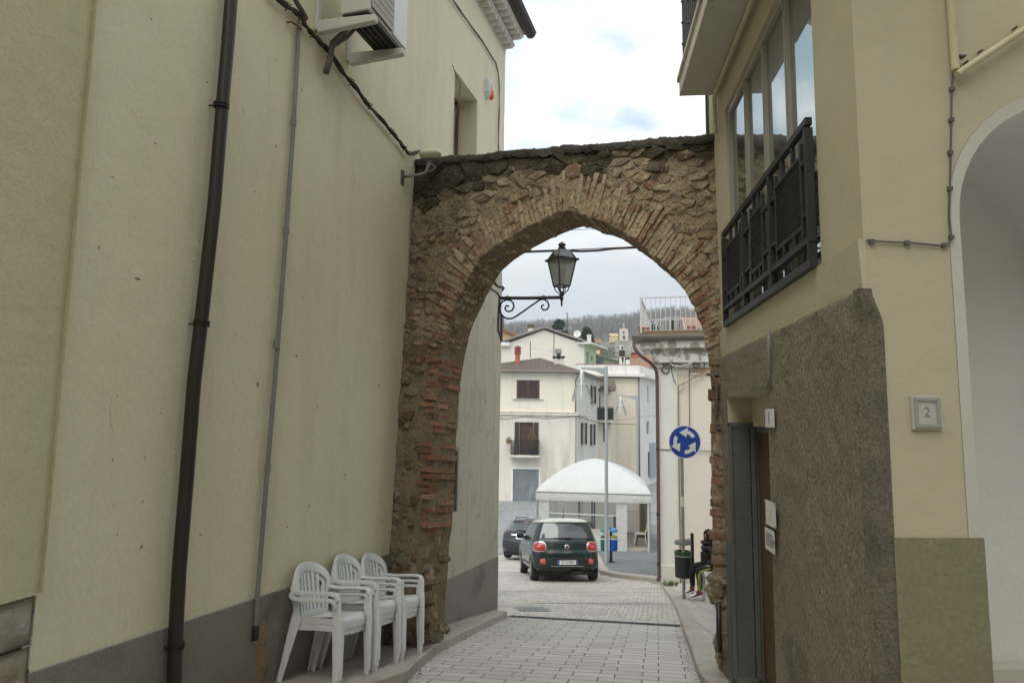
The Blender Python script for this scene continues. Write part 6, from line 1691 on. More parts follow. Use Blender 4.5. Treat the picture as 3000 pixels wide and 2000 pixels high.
# ================================================================== the town beyond
MT['houseA'] = mat('houseA', (0.78, 0.735, 0.62), 0.9, (0.74, 0.69, 0.58), .5, bump=.15, bscale=12, streak=((0.58, 0.545, 0.46), (1.2, 1.2, .15)), stain=[((0.48, 0.43, 0.34), .45, .60, .80)])
MT['houseA_low'] = mat('houseA_low', (0.72, 0.695, 0.62), 0.9, (0.66, 0.63, 0.55), .6, bump=.15, bscale=12, streak=((0.50, 0.46, 0.38), (1.0, 1.0, .2)), stain=[((0.40, 0.35, 0.27), .35, .58, .72)])
MT['houseA_side'] = mat('houseA_side', (0.68, 0.655, 0.60), 0.9, (0.62, 0.60, 0.55), .6, streak=((0.42, 0.415, 0.40), (1.4, 1.4, .15)), bump=.15, bscale=12)
MT['houseB'] = mat('houseB', (0.72, 0.685, 0.60), 0.9, (0.69, 0.65, 0.57), .3)
MT['pale_green'] = mat('pale_green', (0.52, 0.63, 0.42), 0.9, (0.48, 0.59, 0.39), .5)
MT['houseC'] = mat('houseC', (0.70, 0.63, 0.52), 0.9, (0.66, 0.59, 0.48), .3, streak=((0.60, 0.53, 0.43), (.8, .8, .12)))
MT['white_wall'] = mat('white_wall', (0.78, 0.76, 0.71), 0.9, (0.72, 0.70, 0.655), .8, streak=((0.58, 0.575, 0.55), (2.5, 2.5, .2)))
MT['yellow_wall'] = mat('yellow_wall', (0.68, 0.50, 0.28), 0.9, (0.62, 0.46, 0.26), .6)
MT['shutter_brown'] = mat('shutter_brown', (0.085, 0.055, 0.050), .5, (0.11, 0.072, 0.066), 5)
MT['roof_old'] = mat('roof_old', (0.17, 0.135, 0.115), .95, (0.115, 0.095, 0.085), 1.4, fine=(3.5, .5, (0.24, 0.20, 0.16)))
MT['roof_red'] = mat('roof_red', (0.36, 0.21, 0.14), .95, (0.26, 0.165, 0.12), 1.6, fine=(4, .5, (0.42, 0.31, 0.22)))
MT['red_brick'] = mat('red_brick', (0.42, 0.15, 0.09), .9, (0.34, 0.12, 0.08), 6)
MT['shutter_steel'] = mat('shutter_steel', (0.30, 0.33, 0.35), .45, (0.24, 0.265, 0.28), 1.2, metal=.5, streak=((0.42, 0.44, 0.45), (3, 3, .8)))
MT['grey_shutter'] = mat('grey_shutter', (0.42, 0.46, 0.49), .6, (0.37, 0.41, 0.44), 2)
MT['alu'] = mat('alu', (0.45, 0.45, 0.45), .4, metal=.6)

def roof_tiles(bb, poly, eave_a, eave_b, step=.21, r=.075, mi=0):
    """rows of half-round tiles running up a convex roof plane; first edge of poly is the eave"""
    a, b_ = V(eave_a), V(eave_b); ex = (b_ - a).normalized(); nrm = (poly[1] - poly[0]).cross(poly[2] - poly[0]).normalized()
    if nrm.z < 0: nrm = -nrm
    up = nrm.cross(ex); 
    if up.z < 0: up = -up
    bb.add(poly, [tuple(range(len(poly)))], mi)
    pp = [((p - a).dot(ex), (p - a).dot(up)) for p in poly]; s = min(p[0] for p in pp) + step / 2
    while s < max(p[0] for p in pp):
        ys = []
        for i in range(len(pp)):
            p, q_ = pp[i], pp[(i + 1) % len(pp)]
            if (p[0] - s) * (q_[0] - s) < 0: ys.append(p[1] + (q_[1] - p[1]) * (s - p[0]) / (q_[0] - p[0]))
        if len(ys) >= 2:
            y0, y1 = min(ys) - .04, max(ys)
            if y1 - y0 > .15:
                nseg = max(1, int((y1 - y0) / .42)); 
                for k in range(nseg):
                    u0 = y0 + (y1 - y0) * k / nseg; u1 = y0 + (y1 - y0) * (k + 1) / nseg + .03; prof = []
                    for j, (uu, rr) in enumerate(((u0, r * 1.1), (u1, r * .82))):
                        for t in range(5):
                            an = math.pi * t / 4; prof.append(a + ex * (s + math.cos(an) * rr) + up * uu + nrm * (math.sin(an) * rr * .8 + .012 * (1 - j)))
                    bb.add(prof, [(t, t + 1, 6 + t, 5 + t) for t in range(4)] + [(0, 1, 2, 3, 4)], mi)
        s += step

def shutter_leaf(bb, fr, s0, s1, z0, z1, o, n=14):
    w_ = .05
    bb.fbox(fr, s0, s0 + w_, z0, z1, o, o + .04); bb.fbox(fr, s1 - w_, s1, z0, z1, o, o + .04); bb.fbox(fr, s0 + w_, s1 - w_, z0, z0 + .07, o, o + .04); bb.fbox(fr, s0 + w_, s1 - w_, z1 - .07, z1, o, o + .04)
    for k in range(n):
        z = z0 + .08 + (z1 - z0 - .16) * k / n; h = (z1 - z0 - .16) / n
        bb.hexa([fr.w(s0 + w_, z, o + .035), fr.w(s1 - w_, z, o + .035), fr.w(s1 - w_, z + h * .2, o + .005), fr.w(s0 + w_, z + h * .2, o + .005),
                 fr.w(s0 + w_, z + h * .45, o + .035), fr.w(s1 - w_, z + h * .45, o + .035), fr.w(s1 - w_, z + h * .65, o + .005), fr.w(s0 + w_, z + h * .65, o + .005)])
    bb.fbox(fr, s0 + w_, s1 - w_, z0 + .07, z1 - .07, o, o + .004)

GZ = -5.76
# ---- house A, brown shutters, balcony and garage
pA = P(1688, 1300, 52); A1 = Fr((pA.x, pA.y), 92, 1)
SL = -9.5
A2 = Fr((pA.x, pA.y), 19, 1)
hA = thing('shuttered_house', 'cream two storey house with brown shutters, balcony and metal garage door', 'house', A1.w(-4, GZ))
zeA = A1.px(1600, 1092)[1]; zbA = A1.px(1600, 1212)[1]
gx0, gz1 = A1.px(1503, 1373); gx1, gz0 = A1.px(1578, 1461); gz0 = GZ - .1
wx0, wz1_ = A1.px(1516, 1114); wx1, wz0_ = A1.px(1578, 1168)
fx0, fz1 = A1.px(1523, 1236); fx1, _ = A1.px(1562, 1236); bx0, bz1_ = A1.px(1494, 1331); bx1, _ = A1.px(1582, 1331)
fz0_ = bz1_ + .02
b = MB(); b.wall(A1, SL, 0, zbA, zeA, [(wx0, wx1, wz0_, wz1_, .15)]); b.build('upper_wall', MT['houseA'], hA, recalc=False)
b = MB(); b.wall(A1, SL, 0, GZ - 1.5, zbA, [(gx0, gx1, gz0, gz1, .2), (fx0, fx1, fz0_, fz1, .2)]); b.build('lower_wall', MT['houseA_low'], hA, recalc=False)
s1a, s1z1 = A2.px(1730, 1128); s1b, s1z0 = A2.px(1741, 1182)
s2a, s2z1 = A2.px(1702, 1238); s2b, s2z0 = A2.px(1714, 1300); s3a, s3z1 = A2.px(1729, 1242); s3b, s3z0 = A2.px(1739, 1302)
b = MB(); b.wall(A2, 0, 9.0, GZ - 1.5, zeA, [(s1a, s1b, s1z0, s1z1, .2), (s2a, s2b, s2z0, s2z1, .2), (s3a, s3b, s3z0, s3z1, .2)])
q1 = A2.w(9, 0); q2 = A1.w(SL, 0)
b.add([V((q1.x, q1.y, GZ - 1)), V((q2.x, q2.y + 9, GZ - 1)), V((q2.x, q2.y + 9, zeA)), V((q1.x, q1.y, zeA))], [(0, 1, 2, 3)])
b.add([V((q2.x, q2.y, GZ - 1)), V((q2.x, q2.y + 9, GZ - 1)), V((q2.x, q2.y + 9, zeA)), V((q2.x, q2.y, zeA))], [(0, 1, 2, 3)])
b.build('side_wall', MT['houseA_side'], hA, recalc=False)
b = MB(); b.fbox(A1, SL, .12, zbA - .10, zbA + .10, -.05, .12); b.fbox(A1, SL, .16, zbA + .10, zbA + .16, -.05, .16); b.fbox(A2, .0, 3.6, zbA - .08, zbA + .14, -.05, .12)
b.build('string_course', MT['houseA_low'], hA)
eo = .45
e0 = A1.w(SL - .3, zeA + .08, eo); e1_ = A1.w(.45, zeA + .08, eo); e2 = A2.w(9.3, zeA + .08, eo); e3 = V((e0.x, e2.y, zeA + .08)); ap = P(1579, 1049, 56.2)
b = MB(); roof_tiles(b, [e0, e1_, ap], e0, e1_); roof_tiles(b, [e1_, e2, ap], e1_, e2); b.add([e2, e3, ap], [(0, 1, 2)]); b.add([e3, e0, ap], [(0, 1, 2)])
ro = b.build('roof', MT['roof_old'], hA)
b = MB(); b.fbox(A1, SL - .3, .42, zeA - .02, zeA + .07, -.1, eo - .06); b.fbox(A2, -.2, 9.3, zeA - .02, zeA + .07, -.1, eo - .06)
gutter(A1, SL - .3, .50, zeA + .14, eo + .02, .11, b); gutter(A2, -.3, 9.2, zeA + .14, eo + .02, .11, b); b.build('gutter', mat('gutter_pale', (0.40, 0.37, 0.31), .6, (0.33, 0.30, 0.26), 2), hA)
b = MB(); m_ = (wx0 + wx1) / 2; shutter_leaf(b, A1, wx0 + .05, m_ - .01, wz0_ + .03, wz1_ - .05, -.06, 18); sh = b.build('shutter', MT['shutter_brown'], hA)
b = MB(); shutter_leaf(b, A1, m_ + .01, wx1 - .05, wz0_ + .03, wz1_ - .05, -.06, 18); b.build('shutter', MT['shutter_brown'], hA)
b = MB()
for a_, c_, d_, e_ in ((wx0 - .06, wx1 + .06, wz1_ - .05, wz1_ + .04), (wx0 - .06, wx0 + .04, wz0_, wz1_ - .05), (wx1 - .04, wx1 + .06, wz0_, wz1_ - .05)): b.fbox(A1, a_, c_, d_, e_, -.14, .02)
b.build('window_frame', MT['shutter_brown'], hA)
b = MB(); b.fbox(A1, wx0 - .35, wx1 + .35, wz0_ - .05, wz0_ - .002, -.1, .12); b.build('sill', MT['marble'], hA)
b = MB(); shutter_leaf(b, A1, A1.px(1508, 1240)[0], fx0 - .02, fz0_, fz1, .01, 26); b.build('shutter', MT['shutter_brown'], hA)
b = MB(); shutter_leaf(b, A1, fx1 + .02, A1.px(1578, 1240)[0], fz0_, fz1, .01, 26); b.build('shutter', MT['shutter_brown'], hA)
b = MB(); b.fbox(A1, fx0, fx1, fz0_, fz1, -.19, -.16); 
for k in range(3): x = fx0 + (fx1 - fx0) * k / 2; b.fbox(A1, max(fx0, x - .05), min(fx1, x + .05), fz0_, fz1, -.158, -.11)
b.build('balcony_door', mat('door_brown', (0.06, 0.032, 0.024), .3, (0.12, 0.06, 0.04), .9, spec=.6), hA)
b = MB(); b.fbox(A1, bx0, bx1, bz1_ - .16, bz1_, -.1, .85); b.fbox(A1, bx0 + .06, bx1 - .06, bz1_ - .24, bz1_ - .16, -.1, .75); b.build('balcony', MT['houseA_low'], hA, bevel=.03)
b = MB(); rzt = A1.px(1540, 1291, .8)[1]; nb = 34
for k in range(nb + 1): x = bx0 + .08 + (bx1 - bx0 - .16) * k / nb; b.fbox(A1, x - .016, x + .016, bz1_, rzt, .76, .79)
for s_ in (bx0 + .08, bx1 - .08):
    for k in range(9): o = .08 + .68 * k / 9; b.fbox(A1, s_ - .01, s_ + .01, bz1_, rzt, o, o + .02)
    b.fbox(A1, s_ - .025, s_ + .025, rzt, rzt + .04, 0, .79)
b.fbox(A1, bx0 + .08, bx1 - .08, rzt, rzt + .04, .745, .795); b.fbox(A1, bx0 + .08, bx1 - .08, bz1_ + .08, bz1_ + .11, .755, .785); b.build('balcony_railing', MT['dark_metal'], hA)
b = MB(); N_ = 20
for k in range(N_):
    z = gz0 + (gz1 - gz0) * k / N_; h = (gz1 - gz0) / N_
    b.hexa([A1.w(gx0, z, -.10), A1.w(gx1, z, -.10), A1.w(gx1, z, -.13), A1.w(gx0, z, -.13), A1.w(gx0, z + h, -.085), A1.w(gx1, z + h, -.085), A1.w(gx1, z + h, -.13), A1.w(gx0, z + h, -.13)])
b.build('garage_door', MT['shutter_steel'], hA)
b = MB(); b.fbox(A1, gx0 - .10, gx0, gz0, gz1 + .1, -.1, .03); b.fbox(A1, gx1, gx1 + .10, gz0, gz1 + .1, -.1, .03); b.fbox(A1, gx0, gx1, gz1, gz1 + .1, -.1, .03); b.build('garage_surround', MT['plaster_white'], hA)
b = MB(); b.tube([A1.w(.38, zeA + .05, .42), A1.w(.1, zeA - .25, .2), A1.w(-.05, zeA - .5, .07), A1.w(-.05, zbA + .16, .07)], .05, 8); b.build('downpipe', MT['terracotta'], hA, smooth=True)
b = MB(); b.tube([A1.w(-.03, zbA - .1, .07), A1.w(-.03, GZ, .07)], .045, 8); b.build('downpipe', MT['grey_pipe'], hA, smooth=True)
for (a_, c_, d_, e_) in ((s1a, s1b, s1z0, s1z1), (s2a, s2b, s2z0, s2z1), (s3a, s3b, s3z0, s3z1)):
    b = MB(); b.fbox(A2, a_, c_, d_, e_, -.19, -.15); w_ = b.build('side_window', MT['glass_dark'], hA)
    b = MB()
    for x, sgn in ((a_, -1), (c_, 1)):   # leaves standing open, edge on
        b.hexa([A2.w(x, d_, .01), A2.w(x + .04 * sgn, d_, .01), A2.w(x + .06 * sgn, d_, .16), A2.w(x + .02 * sgn, d_, .16), A2.w(x, e_, .01), A2.w(x + .04 * sgn, e_, .01), A2.w(x + .06 * sgn, e_, .16), A2.w(x + .02 * sgn, e_, .16)])
    b.build('shutter', MT['shutter_brown'], w_)
    b = MB(); b.fbox(A2, a_ - .2, c_ + .2, d_ - .06, d_, -.1, .12); b.build('sill', MT['marble'], w_)
# chimneys
def chimney(px0, px1, y0, y1, Y, m, parent, caps, name='chimney', cm=None, dep=.6):
    a_, c_ = P(px0, y1, Y), P(px1, y0, Y); b = MB(); z0, z1 = a_.z - .6, c_.z; d_ = (c_.x - a_.x); x0, x1 = a_.x, c_.x
    b.box(((x0 + x1) / 2, Y + d_ * .5, (z0 + z1) / 2), (d_, d_ * dep * 1.6, z1 - z0)); o = b.build(name, m, parent)
    b = MB(); z = z1
    for k in range(caps):
        b.box(((x0 + x1) / 2, Y + d_ * .5, z + .05), (d_ * (1.28 + .06 * (k % 2)), d_ * dep * 2.0, .09)); z += .10; b.box(((x0 + x1) / 2, Y + d_ * .5, z + .03), (d_ * .8, d_ * dep * 1.2, .08)); z += .06
    b.build('chimney_cap', cm or m, o); return o
chimney(1509, 1524, 1037, 1062, 54, MT['red_brick'], hA, 4, cm=mat('red_cap', (0.36, 0.075, 0.06), .7, (0.30, 0.07, 0.055), 5))
g = chimney(1623, 1652, 1052, 1068, 54, MT['plaster_pale'], hA, 0)
b = MB(); Yq = 54
def bx(px0, px1, y0, y1, dep=.5, dy=0.4): a_, c_ = P(px0, y1, Yq), P(px1, y0, Yq); b.box(((a_.x + c_.x) / 2, Yq + dy, (a_.z + c_.z) / 2), (c_.x - a_.x, dep, c_.z - a_.z))
bx(1620, 1656, 1043, 1046, .95); bx(1624, 1626, 1046, 1053); bx(1649, 1651, 1046, 1053); bx(1632, 1643, 1034, 1051); cf = b.build('flue', MT['dark_metal'], g)
b = MB(); bx(1627, 1646, 1021, 1035, .5); b.build('cowl', mat('cowl', (0.38, 0.35, 0.34), .7, (0.28, 0.20, 0.18), 3, streak=((0.22, 0.14, 0.12), (1, 1, 9))), g)
# plants on the balcony
t = thing('balcony_plant', 'tall bushy potted shrub on the right of the small balcony', 'plant', A1.w(bx1 - .6, bz1_, .45)); rnd = random.Random(3)
def leaves(bb, c, rx, rz, n, sz, rnd, sq=1.0):
    for _ in range(n):
        while True:
            d = V((rnd.uniform(-1, 1), rnd.uniform(-1, 1), rnd.uniform(-1, 1)))
            if d.length < 1: break
        p = V(c) + V((d.x * rx, d.y * rx * sq, d.z * rz)); u = V((rnd.gauss(0, 1), rnd.gauss(0, 1), rnd.gauss(0, 1))).normalized(); w_ = u.orthogonal().normalized(); s_ = sz * rnd.uniform(.6, 1.3)
        bb.add([p - u * s_, p + w_ * s_ * .45, p + u * s_, p - w_ * s_ * .45], [(0, 1, 2, 3)])
pc_ = A1.w(bx1 - .62, bz1_, .45); b = MB(); leaves(b, pc_ + V((0, 0, 1.0)), .38, .75, 420, .06, rnd); leaves(b, pc_ + V((0, 0, 1.75)), .16, .35, 90, .05, rnd); b.build('foliage', mat('dry_leaf', (0.13, 0.13, 0.035), .8, (0.20, 0.17, 0.06), 8), t)
b = MB(); b.lathe([(.16, 0), (.22, .35), (.23, .36)], pc_, 12); b.build('pot', mat('blue_pot', (0.05, 0.09, 0.16), .5), t)
t = thing('balcony_pot', 'small red flower pot hung on the left end of the balcony railing', 'flower pot', A1.w(bx0 - .05, rzt - .3, .6)); b = MB(); b.lathe([(.13, 0), (.20, .30), (.21, .31)], A1.w(bx0 - .12, rzt - .25, .6), 12); b.build('pot', MT['red_brick'], t)
b = MB(); leaves(b, A1.w(bx0 - .08, rzt + .15, .6), .2, .14, 80, .05, rnd); b.build('foliage', MT['weed'], t)
t = thing('balcony_plant', 'small grey green plant low on the left of the balcony', 'plant', A1.w(bx0 + .45, bz1_, .5)); b = MB(); leaves(b, A1.w(bx0 + .45, bz1_ + .45, .5), .25, .32, 150, .05, rnd); b.build('foliage', mat('greyleaf', (0.25, 0.29, 0.22), .8), t); b = MB(); b.lathe([(.13, 0), (.17, .22)], A1.w(bx0 + .45, bz1_, .5), 10); b.build('pot', MT['terracotta'], t)
wireA = [(1455, 1224), (1480, 1228), (1540, 1220), (1600, 1226), (1660, 1222), (1690, 1218), (1730, 1232), (1757, 1238), (1800, 1241), (1868, 1242)]
wire(wireA, lambda t: 51.6 + (0 if t < .55 else (t - .55) * 26), .028, 'facade_cable', 'dark cable looping along the facade above the brown shuttered balcony', 'cable')
wire([(1795, 1231), (1830, 1228), (1875, 1222), (1930, 1215)], lambda t: 60 + 4 * t, .014, 'facade_cable', 'thin pale wire running across the cream flat roofed building', 'cable_grey')

# ---- building B: gabled, with green flank
pB = P(1712, 1100, 73); B1 = Fr((pB.x, pB.y), 93, 1); B2 = Fr((pB.x, pB.y), 24, 1)
hB = thing('gabled_house', 'big cream gabled house with pale green flank behind the brown shuttered house', 'house', B1.w(-4, GZ))
def bz(x, y): return B1.px(x, y)
aL, aP, aR = bz(1470, 1012), bz(1594, 966), bz(1712, 1008)
b = MB(); b.add([B1.w(aL[0], -6), B1.w(aR[0], -6), B1.w(*aR), B1.w(*aP), B1.w(*aL)], [(0, 1, 2, 3, 4)]); LBK = 11
bkL = B1.w(aL[0], 0) + B2.d * LBK; b.add([B1.w(aL[0], -6), V((bkL.x, bkL.y, -6)), V((bkL.x, bkL.y, aL[1])), B1.w(*aL)], [(0, 1, 2, 3)]); b.build('gable_wall', MT['houseB'], hB)
ga, gb_ = B2.px(1717, 1050)[0], B2.px(1725, 1050)[0]; gz_ = B2.px(1720, 1031)[1]; gl_ = B2.px(1746, 1040)[0]
b = MB(); b.wall(B2, 0, gl_, -6, aR[1], [(ga, gb_, GZ + 4, gz_, .25)]); b.build('green_wall', MT['pale_green'], hB, recalc=False)
b = MB(); b.fbox(B2, ga, gb_, GZ + 4, gz_, -.24, -.2); b.build('side_door', MT['grey_shutter'], hB)
b = MB(); s_, z_ = B2.px(1732, 1050); b.fbox(B2, s_ - .1, s_ + .1, z_ - .2, z_ + .25, .0, .15); b.build('wall_lamp', MT['grey_metal'], hB)
def pv(p, f=B1): return f.w(*p)
dB = B2.d
b = MB(); ov = V((0, 0, .02)); oB = B1.n * .35
eL, eP, eR = bz(1486, 1005), bz(1594, 961), bz(1716, 1003)
eL = (eL[0] - 1.0, eL[1] - .05)
P0, P1, P2 = pv(eL) + oB, pv(eP) + oB, pv((eR[0] + .3, eR[1] - .1)) + oB
for a_, c_ in ((P0, P1), (P1, P2)):
    b.hexa([a_, c_, c_ + dB * (LBK + 1), a_ + dB * (LBK + 1), a_ + V((0, 0, .18)), c_ + V((0, 0, .18)), c_ + dB * (LBK + 1) + V((0, 0, .18)), a_ + dB * (LBK + 1) + V((0, 0, .18))])
b.build('roof', mat('roof_grey', (0.33, 0.30, 0.26), .9, (0.25, 0.23, 0.20), 1), hB)
b = MB(); b.fbox(B2, -.5, gl_ + 1.5, aR[1] - .02, aR[1] + .16, -.5, .95); b.fbox(B1, aR[0] - .7, aR[0] + .3, aR[1] - .0, aR[1] + .15, -.4, .45); b.fbox(B1, aL[0] - .5, bz(1494, 1000)[0], bz(1480, 1014)[1], bz(1480, 1003)[1], -.4, .4); b.build('eaves_slab', MT['white_wall'], hB)
chimney(1547, 1563, 961, 978, 75, MT['white_wall'], hB, 3, cm=mat('mossy_cap', (0.15, 0.12, 0.07), .9, (0.22, 0.18, 0.08), 5))
chimney(1721, 1732, 984, 996, 80, MT['white_wall'], hB, 1)
# green lean-to
b = MB(); pl_a = P(1745, 1041, 82); pr_a = P(1799, 1054, 84); z0 = -4
b.add([V((pl_a.x, pl_a.y, z0)), V((pr_a.x, pr_a.y, z0)), pr_a, pl_a], [(0, 1, 2, 3)]); b.add([V((pr_a.x, pr_a.y, z0)), V((pr_a.x + 1, pr_a.y + 6, z0)), V((pr_a.x + 1, pr_a.y + 6, pr_a.z)), pr_a], [(0, 1, 2, 3)]); lt_ = thing('green_annex', 'pale green annex with sloping white edged roof beside the gabled house', 'house', V((pl_a.x, pl_a.y, -5)))
b.build('wall', MT['pale_green'], lt_); b = MB(); b.prism([pl_a - V((.2, .3, 0)), pr_a + V((.4, -.3, -.1)), pr_a + V((.4, -.3, .12)), pl_a + V((-.2, -.3, .22))], (0.8, 6, 0)); b.build('roof', MT['white_wall'], lt_)
b = MB(); w0, w1 = P(1748, 1068, 81.9), P(1763, 1056, 81.9); b.box(((w0.x + w1.x) / 2, 81.95, (w0.z + w1.z) / 2), (w1.x - w0.x + .5, .2, w1.z - w0.z + .5)); wo = b.build('window', MT['grey_shutter'], lt_); b = MB()
for i in range(3):
    for j in range(2): b.box((w0.x + (w1.x - w0.x) * (i + .5) / 3, 81.84, w0.z + (w1.z - w0.z) * (j + .5) / 2), ((w1.x - w0.x) / 3 * .8, .03, (w1.z - w0.z) / 2 * .8))
b.build('pane', MT['glass_dark'], wo)

# ---- building C: flat roofed white
pC = P(1873, 1200, 65); C1 = Fr((pC.x, pC.y), 92, 1); C2 = Fr((pC.x, pC.y), 25, 1)
hC = thing('flat_roofed_house', 'cream flat roofed house with white parapet and sooty chimney', 'house', C1.w(-3, GZ))
zs_ = C1.px(1870, 1104)[1]; zpt = C1.px(1870, 1069)[1]; CL = C1.px(1700, 1100)[0]
ca, cz1 = C2.px(1895, 1130); cb2, cz0 = C2.px(1901, 1180); da, dz1_ = C2.px(1894, 1234); db, dz0_ = C2.px(1903, 1271); ea, ez1 = C2.px(1898, 1324); eb, ez0 = C2.px(1906, 1396)
b = MB(); b.wall(C1, CL, 0, GZ - .5, zs_); b.build('front_wall', MT['houseC'], hC, recalc=False)
b = MB(); b.wall(C2, 0, 14, GZ - .5, zs_, [(ca, cb2, cz0, cz1, .2), (da, db, dz0_, dz1_, .25), (ea, eb, ez0, ez1, .3)]); b.add([C1.w(CL, GZ), C1.w(CL, GZ, -9), C1.w(CL, zs_, -9), C1.w(CL, zs_)], [(0, 1, 2, 3)]); b.build('side_wall', MT['white_wall'], hC, recalc=False)
b = MB(); b.fbox(C1, CL - .5, .45, zs_, zs_ + .28, -3, .5); b.fbox(C2, -.2, 14, zs_ + .001, zs_ + .279, -3, .55); b.fbox(C1, CL - .4, 0.05, zs_ + .28, zpt, -.25, .05); b.fbox(C2, .05, 14, zs_ + .281, zpt - .001, -.25, .06); b.build('parapet', MT['white_wall'], hC)
b = MB(); b.fbox(C1, CL - .42, .07, zpt, zpt + .05, -.28, .08); b.build('parapet_cap', MT['terracotta'], hC)
b = MB(); b.fbox(C1, CL, .1, zs_ - .14, zs_ - .02, -.05, .06); b.build('frieze', mat('frieze', (0.30, 0.22, 0.20), .9), hC)
b = MB(); b.tube([C1.w(-.03, zs_, .08), C1.w(-.03, GZ, .08)], .075, 8); b.build('downpipe', mat('dpipe', (0.19, 0.17, 0.165), .6), hC, smooth=True)
for (a_, c_, d_, e_), m_ in (((ca, cb2, cz0, cz1), MT['grey_shutter']), ((da, db, dz0_, dz1_), MT['glass_dark']), ((ea, eb, ez0, ez1), MT['glass_dark'])):
    b = MB(); b.fbox(C2, a_, c_, d_, e_, -.19, -.15); b.build('window', m_, hC)
s0, z1_ = C2.px(1905, 1297, .1); s1_, z0_ = C2.px(1922, 1397, .1); b = MB(); b.fbox(C2, s0, s1_, z0_, z1_, .02, .10)
for k in range(9): b.fbox(C2, s0 + (s1_ - s0) * k / 9, s0 + (s1_ - s0) * (k + .5) / 9, z0_, z1_, .10, .125)
b.build('metal_shutter', MT['grey_shutter'], hC)
c_ = chimney(1817, 1830, 1044, 1069, 67, MT['white_wall'], hC, 4, cm=mat('sooty', (0.05, 0.045, 0.04), .9, (0.12, 0.10, 0.06), 6))
chimney(1834, 1845, 1052, 1069, 67, MT['white_wall'], hC, 1, cm=MT['dark_metal'])
b = MB(); Yq = 67; bx(1818, 1828, 1012, 1023, .35, .3); fb = b.build('fan_box', MT['white_plastic'], c_); b = MB(); p = P(1823, 1017.5, Yq + .1); b.lathe([(.11, 0), (.11, .05)], p, 14, rot=Matrix.Rotation(R(90), 3, 'X')); b.build('fan', MT['black'], fb)
b = MB(); p0, p1 = P(1819.5, 1046, 66.98), P(1827.5, 1066, 66.98)
b.add([V((p0.x, 66.97, p0.z)), V((p1.x, 66.97, p0.z)), V((p1.x - .04, 66.97, p1.z + .2)), V((p1.x - .10, 66.97, p1.z - .05)), V((p0.x + .1, 66.97, p1.z + .3))], [(0, 1, 2, 3, 4)]); b.build('soot_stain', mat('soot', (0.02, 0.02, 0.02), .95), c_)
b = MB(); s_, z_ = C1.px(1851, 1405, .3); b.fbox(C1, C1.px(1845, 1400)[0], C1.px(1864, 1400)[0], C1.px(1850, 1414)[1], C1.px(1850, 1397)[1], .05, .4); acx = b.build('condenser', MT['ac_white'], hC); b = MB()
for dx in (1850, 1859):
    s_, z_ = C1.px(dx, 1406, .4); b.lathe([(.10, 0), (.10, .02)], C1.w(s_, z_, .41), 10, rot=Matrix.Rotation(R(90), 3, 'X'))
b.build('fan', MT['dark_metal'], acx)

# ---- narrow house E with the small black balcony
pE = P(1789, 1200, 60); E1 = Fr((pE.x, pE.y), 97, 1); E2 = Fr((pE.x, pE.y), 15, 1)
hE = thing('narrow_house', 'narrow cream house with tiled eaves and small black balcony', 'house', E1.w(-1, GZ))
zE = E1.px(1775, 1142)[1]; EL = -3.2; fa, fz_1 = E1.px(1767, 1239); fb_, fz_0 = E1.px(1774, 1294); da_, dzz = E1.px(1763, 1190); 
b = MB(); b.wall(E1, EL, 0, GZ - .5, zE, [(fa, fb_, fz_0, fz_1, .2)]); b.wall(E2, 0, 5, GZ - .5, zE); b.build('wall', MT['houseC'], hE, recalc=False)
b = MB(); b.fbox(E1, fa, fb_, fz_0, fz_1, -.19, -.15); b.build('window', MT['glass_dark'], hE)
b = MB(); e0_, e1x = E1.w(EL - .3, zE, .5), E1.w(.5, zE, .5); roof_tiles(b, [e0_, e1x, E1.w(.5, zE + 1.2, -4), E1.w(EL - .3, zE + 1.2, -4)], e0_, e1x); b.fbox(E1, EL, .4, zE - .10, zE - .01, -.3, .45); b.build('roof', MT['roof_old'], hE)
b = MB(); b.tube([E1.w(EL + .75, zE, .4), E1.w(EL + .5, zE - .35, .1), E1.w(EL + .5, GZ, .08)], .05, 8); b.build('downpipe', MT['brown_metal'], hE, smooth=True)
zb2_ = E1.px(1778, 1232, .5)[1]; zt2 = E1.px(1778, 1193, .8)[1]
b = MB(); b.fbox(E1, -2.0, .25, zb2_ - .12, zb2_, -.1, .9); b.build('balcony', MT['houseC'], hE)
b = MB()
for k in range(14): x = -1.98 + 2.2 * k / 13; b.fbox(E1, x - .012, x + .012, zb2_, zt2, .85, .87)
b.fbox(E1, -2.0, .24, zt2, zt2 + .05, .83, .89); b.fbox(E1, -1.98, .2, zb2_ + .1, zt2 - .05, .835, .846)
for k in range(6): o = .1 + .75 * k / 6; b.fbox(E1, .20, .22, zb2_, zt2, o, o + .02)
b.build('balcony_railing', MT['dark_metal'], hE)
b = MB(); b.fbox(E1, -1.9, -.9, zb2_, zb2_ + 2.2, .002, .03); b.build('balcony_door', MT['glass_dark'], hE)

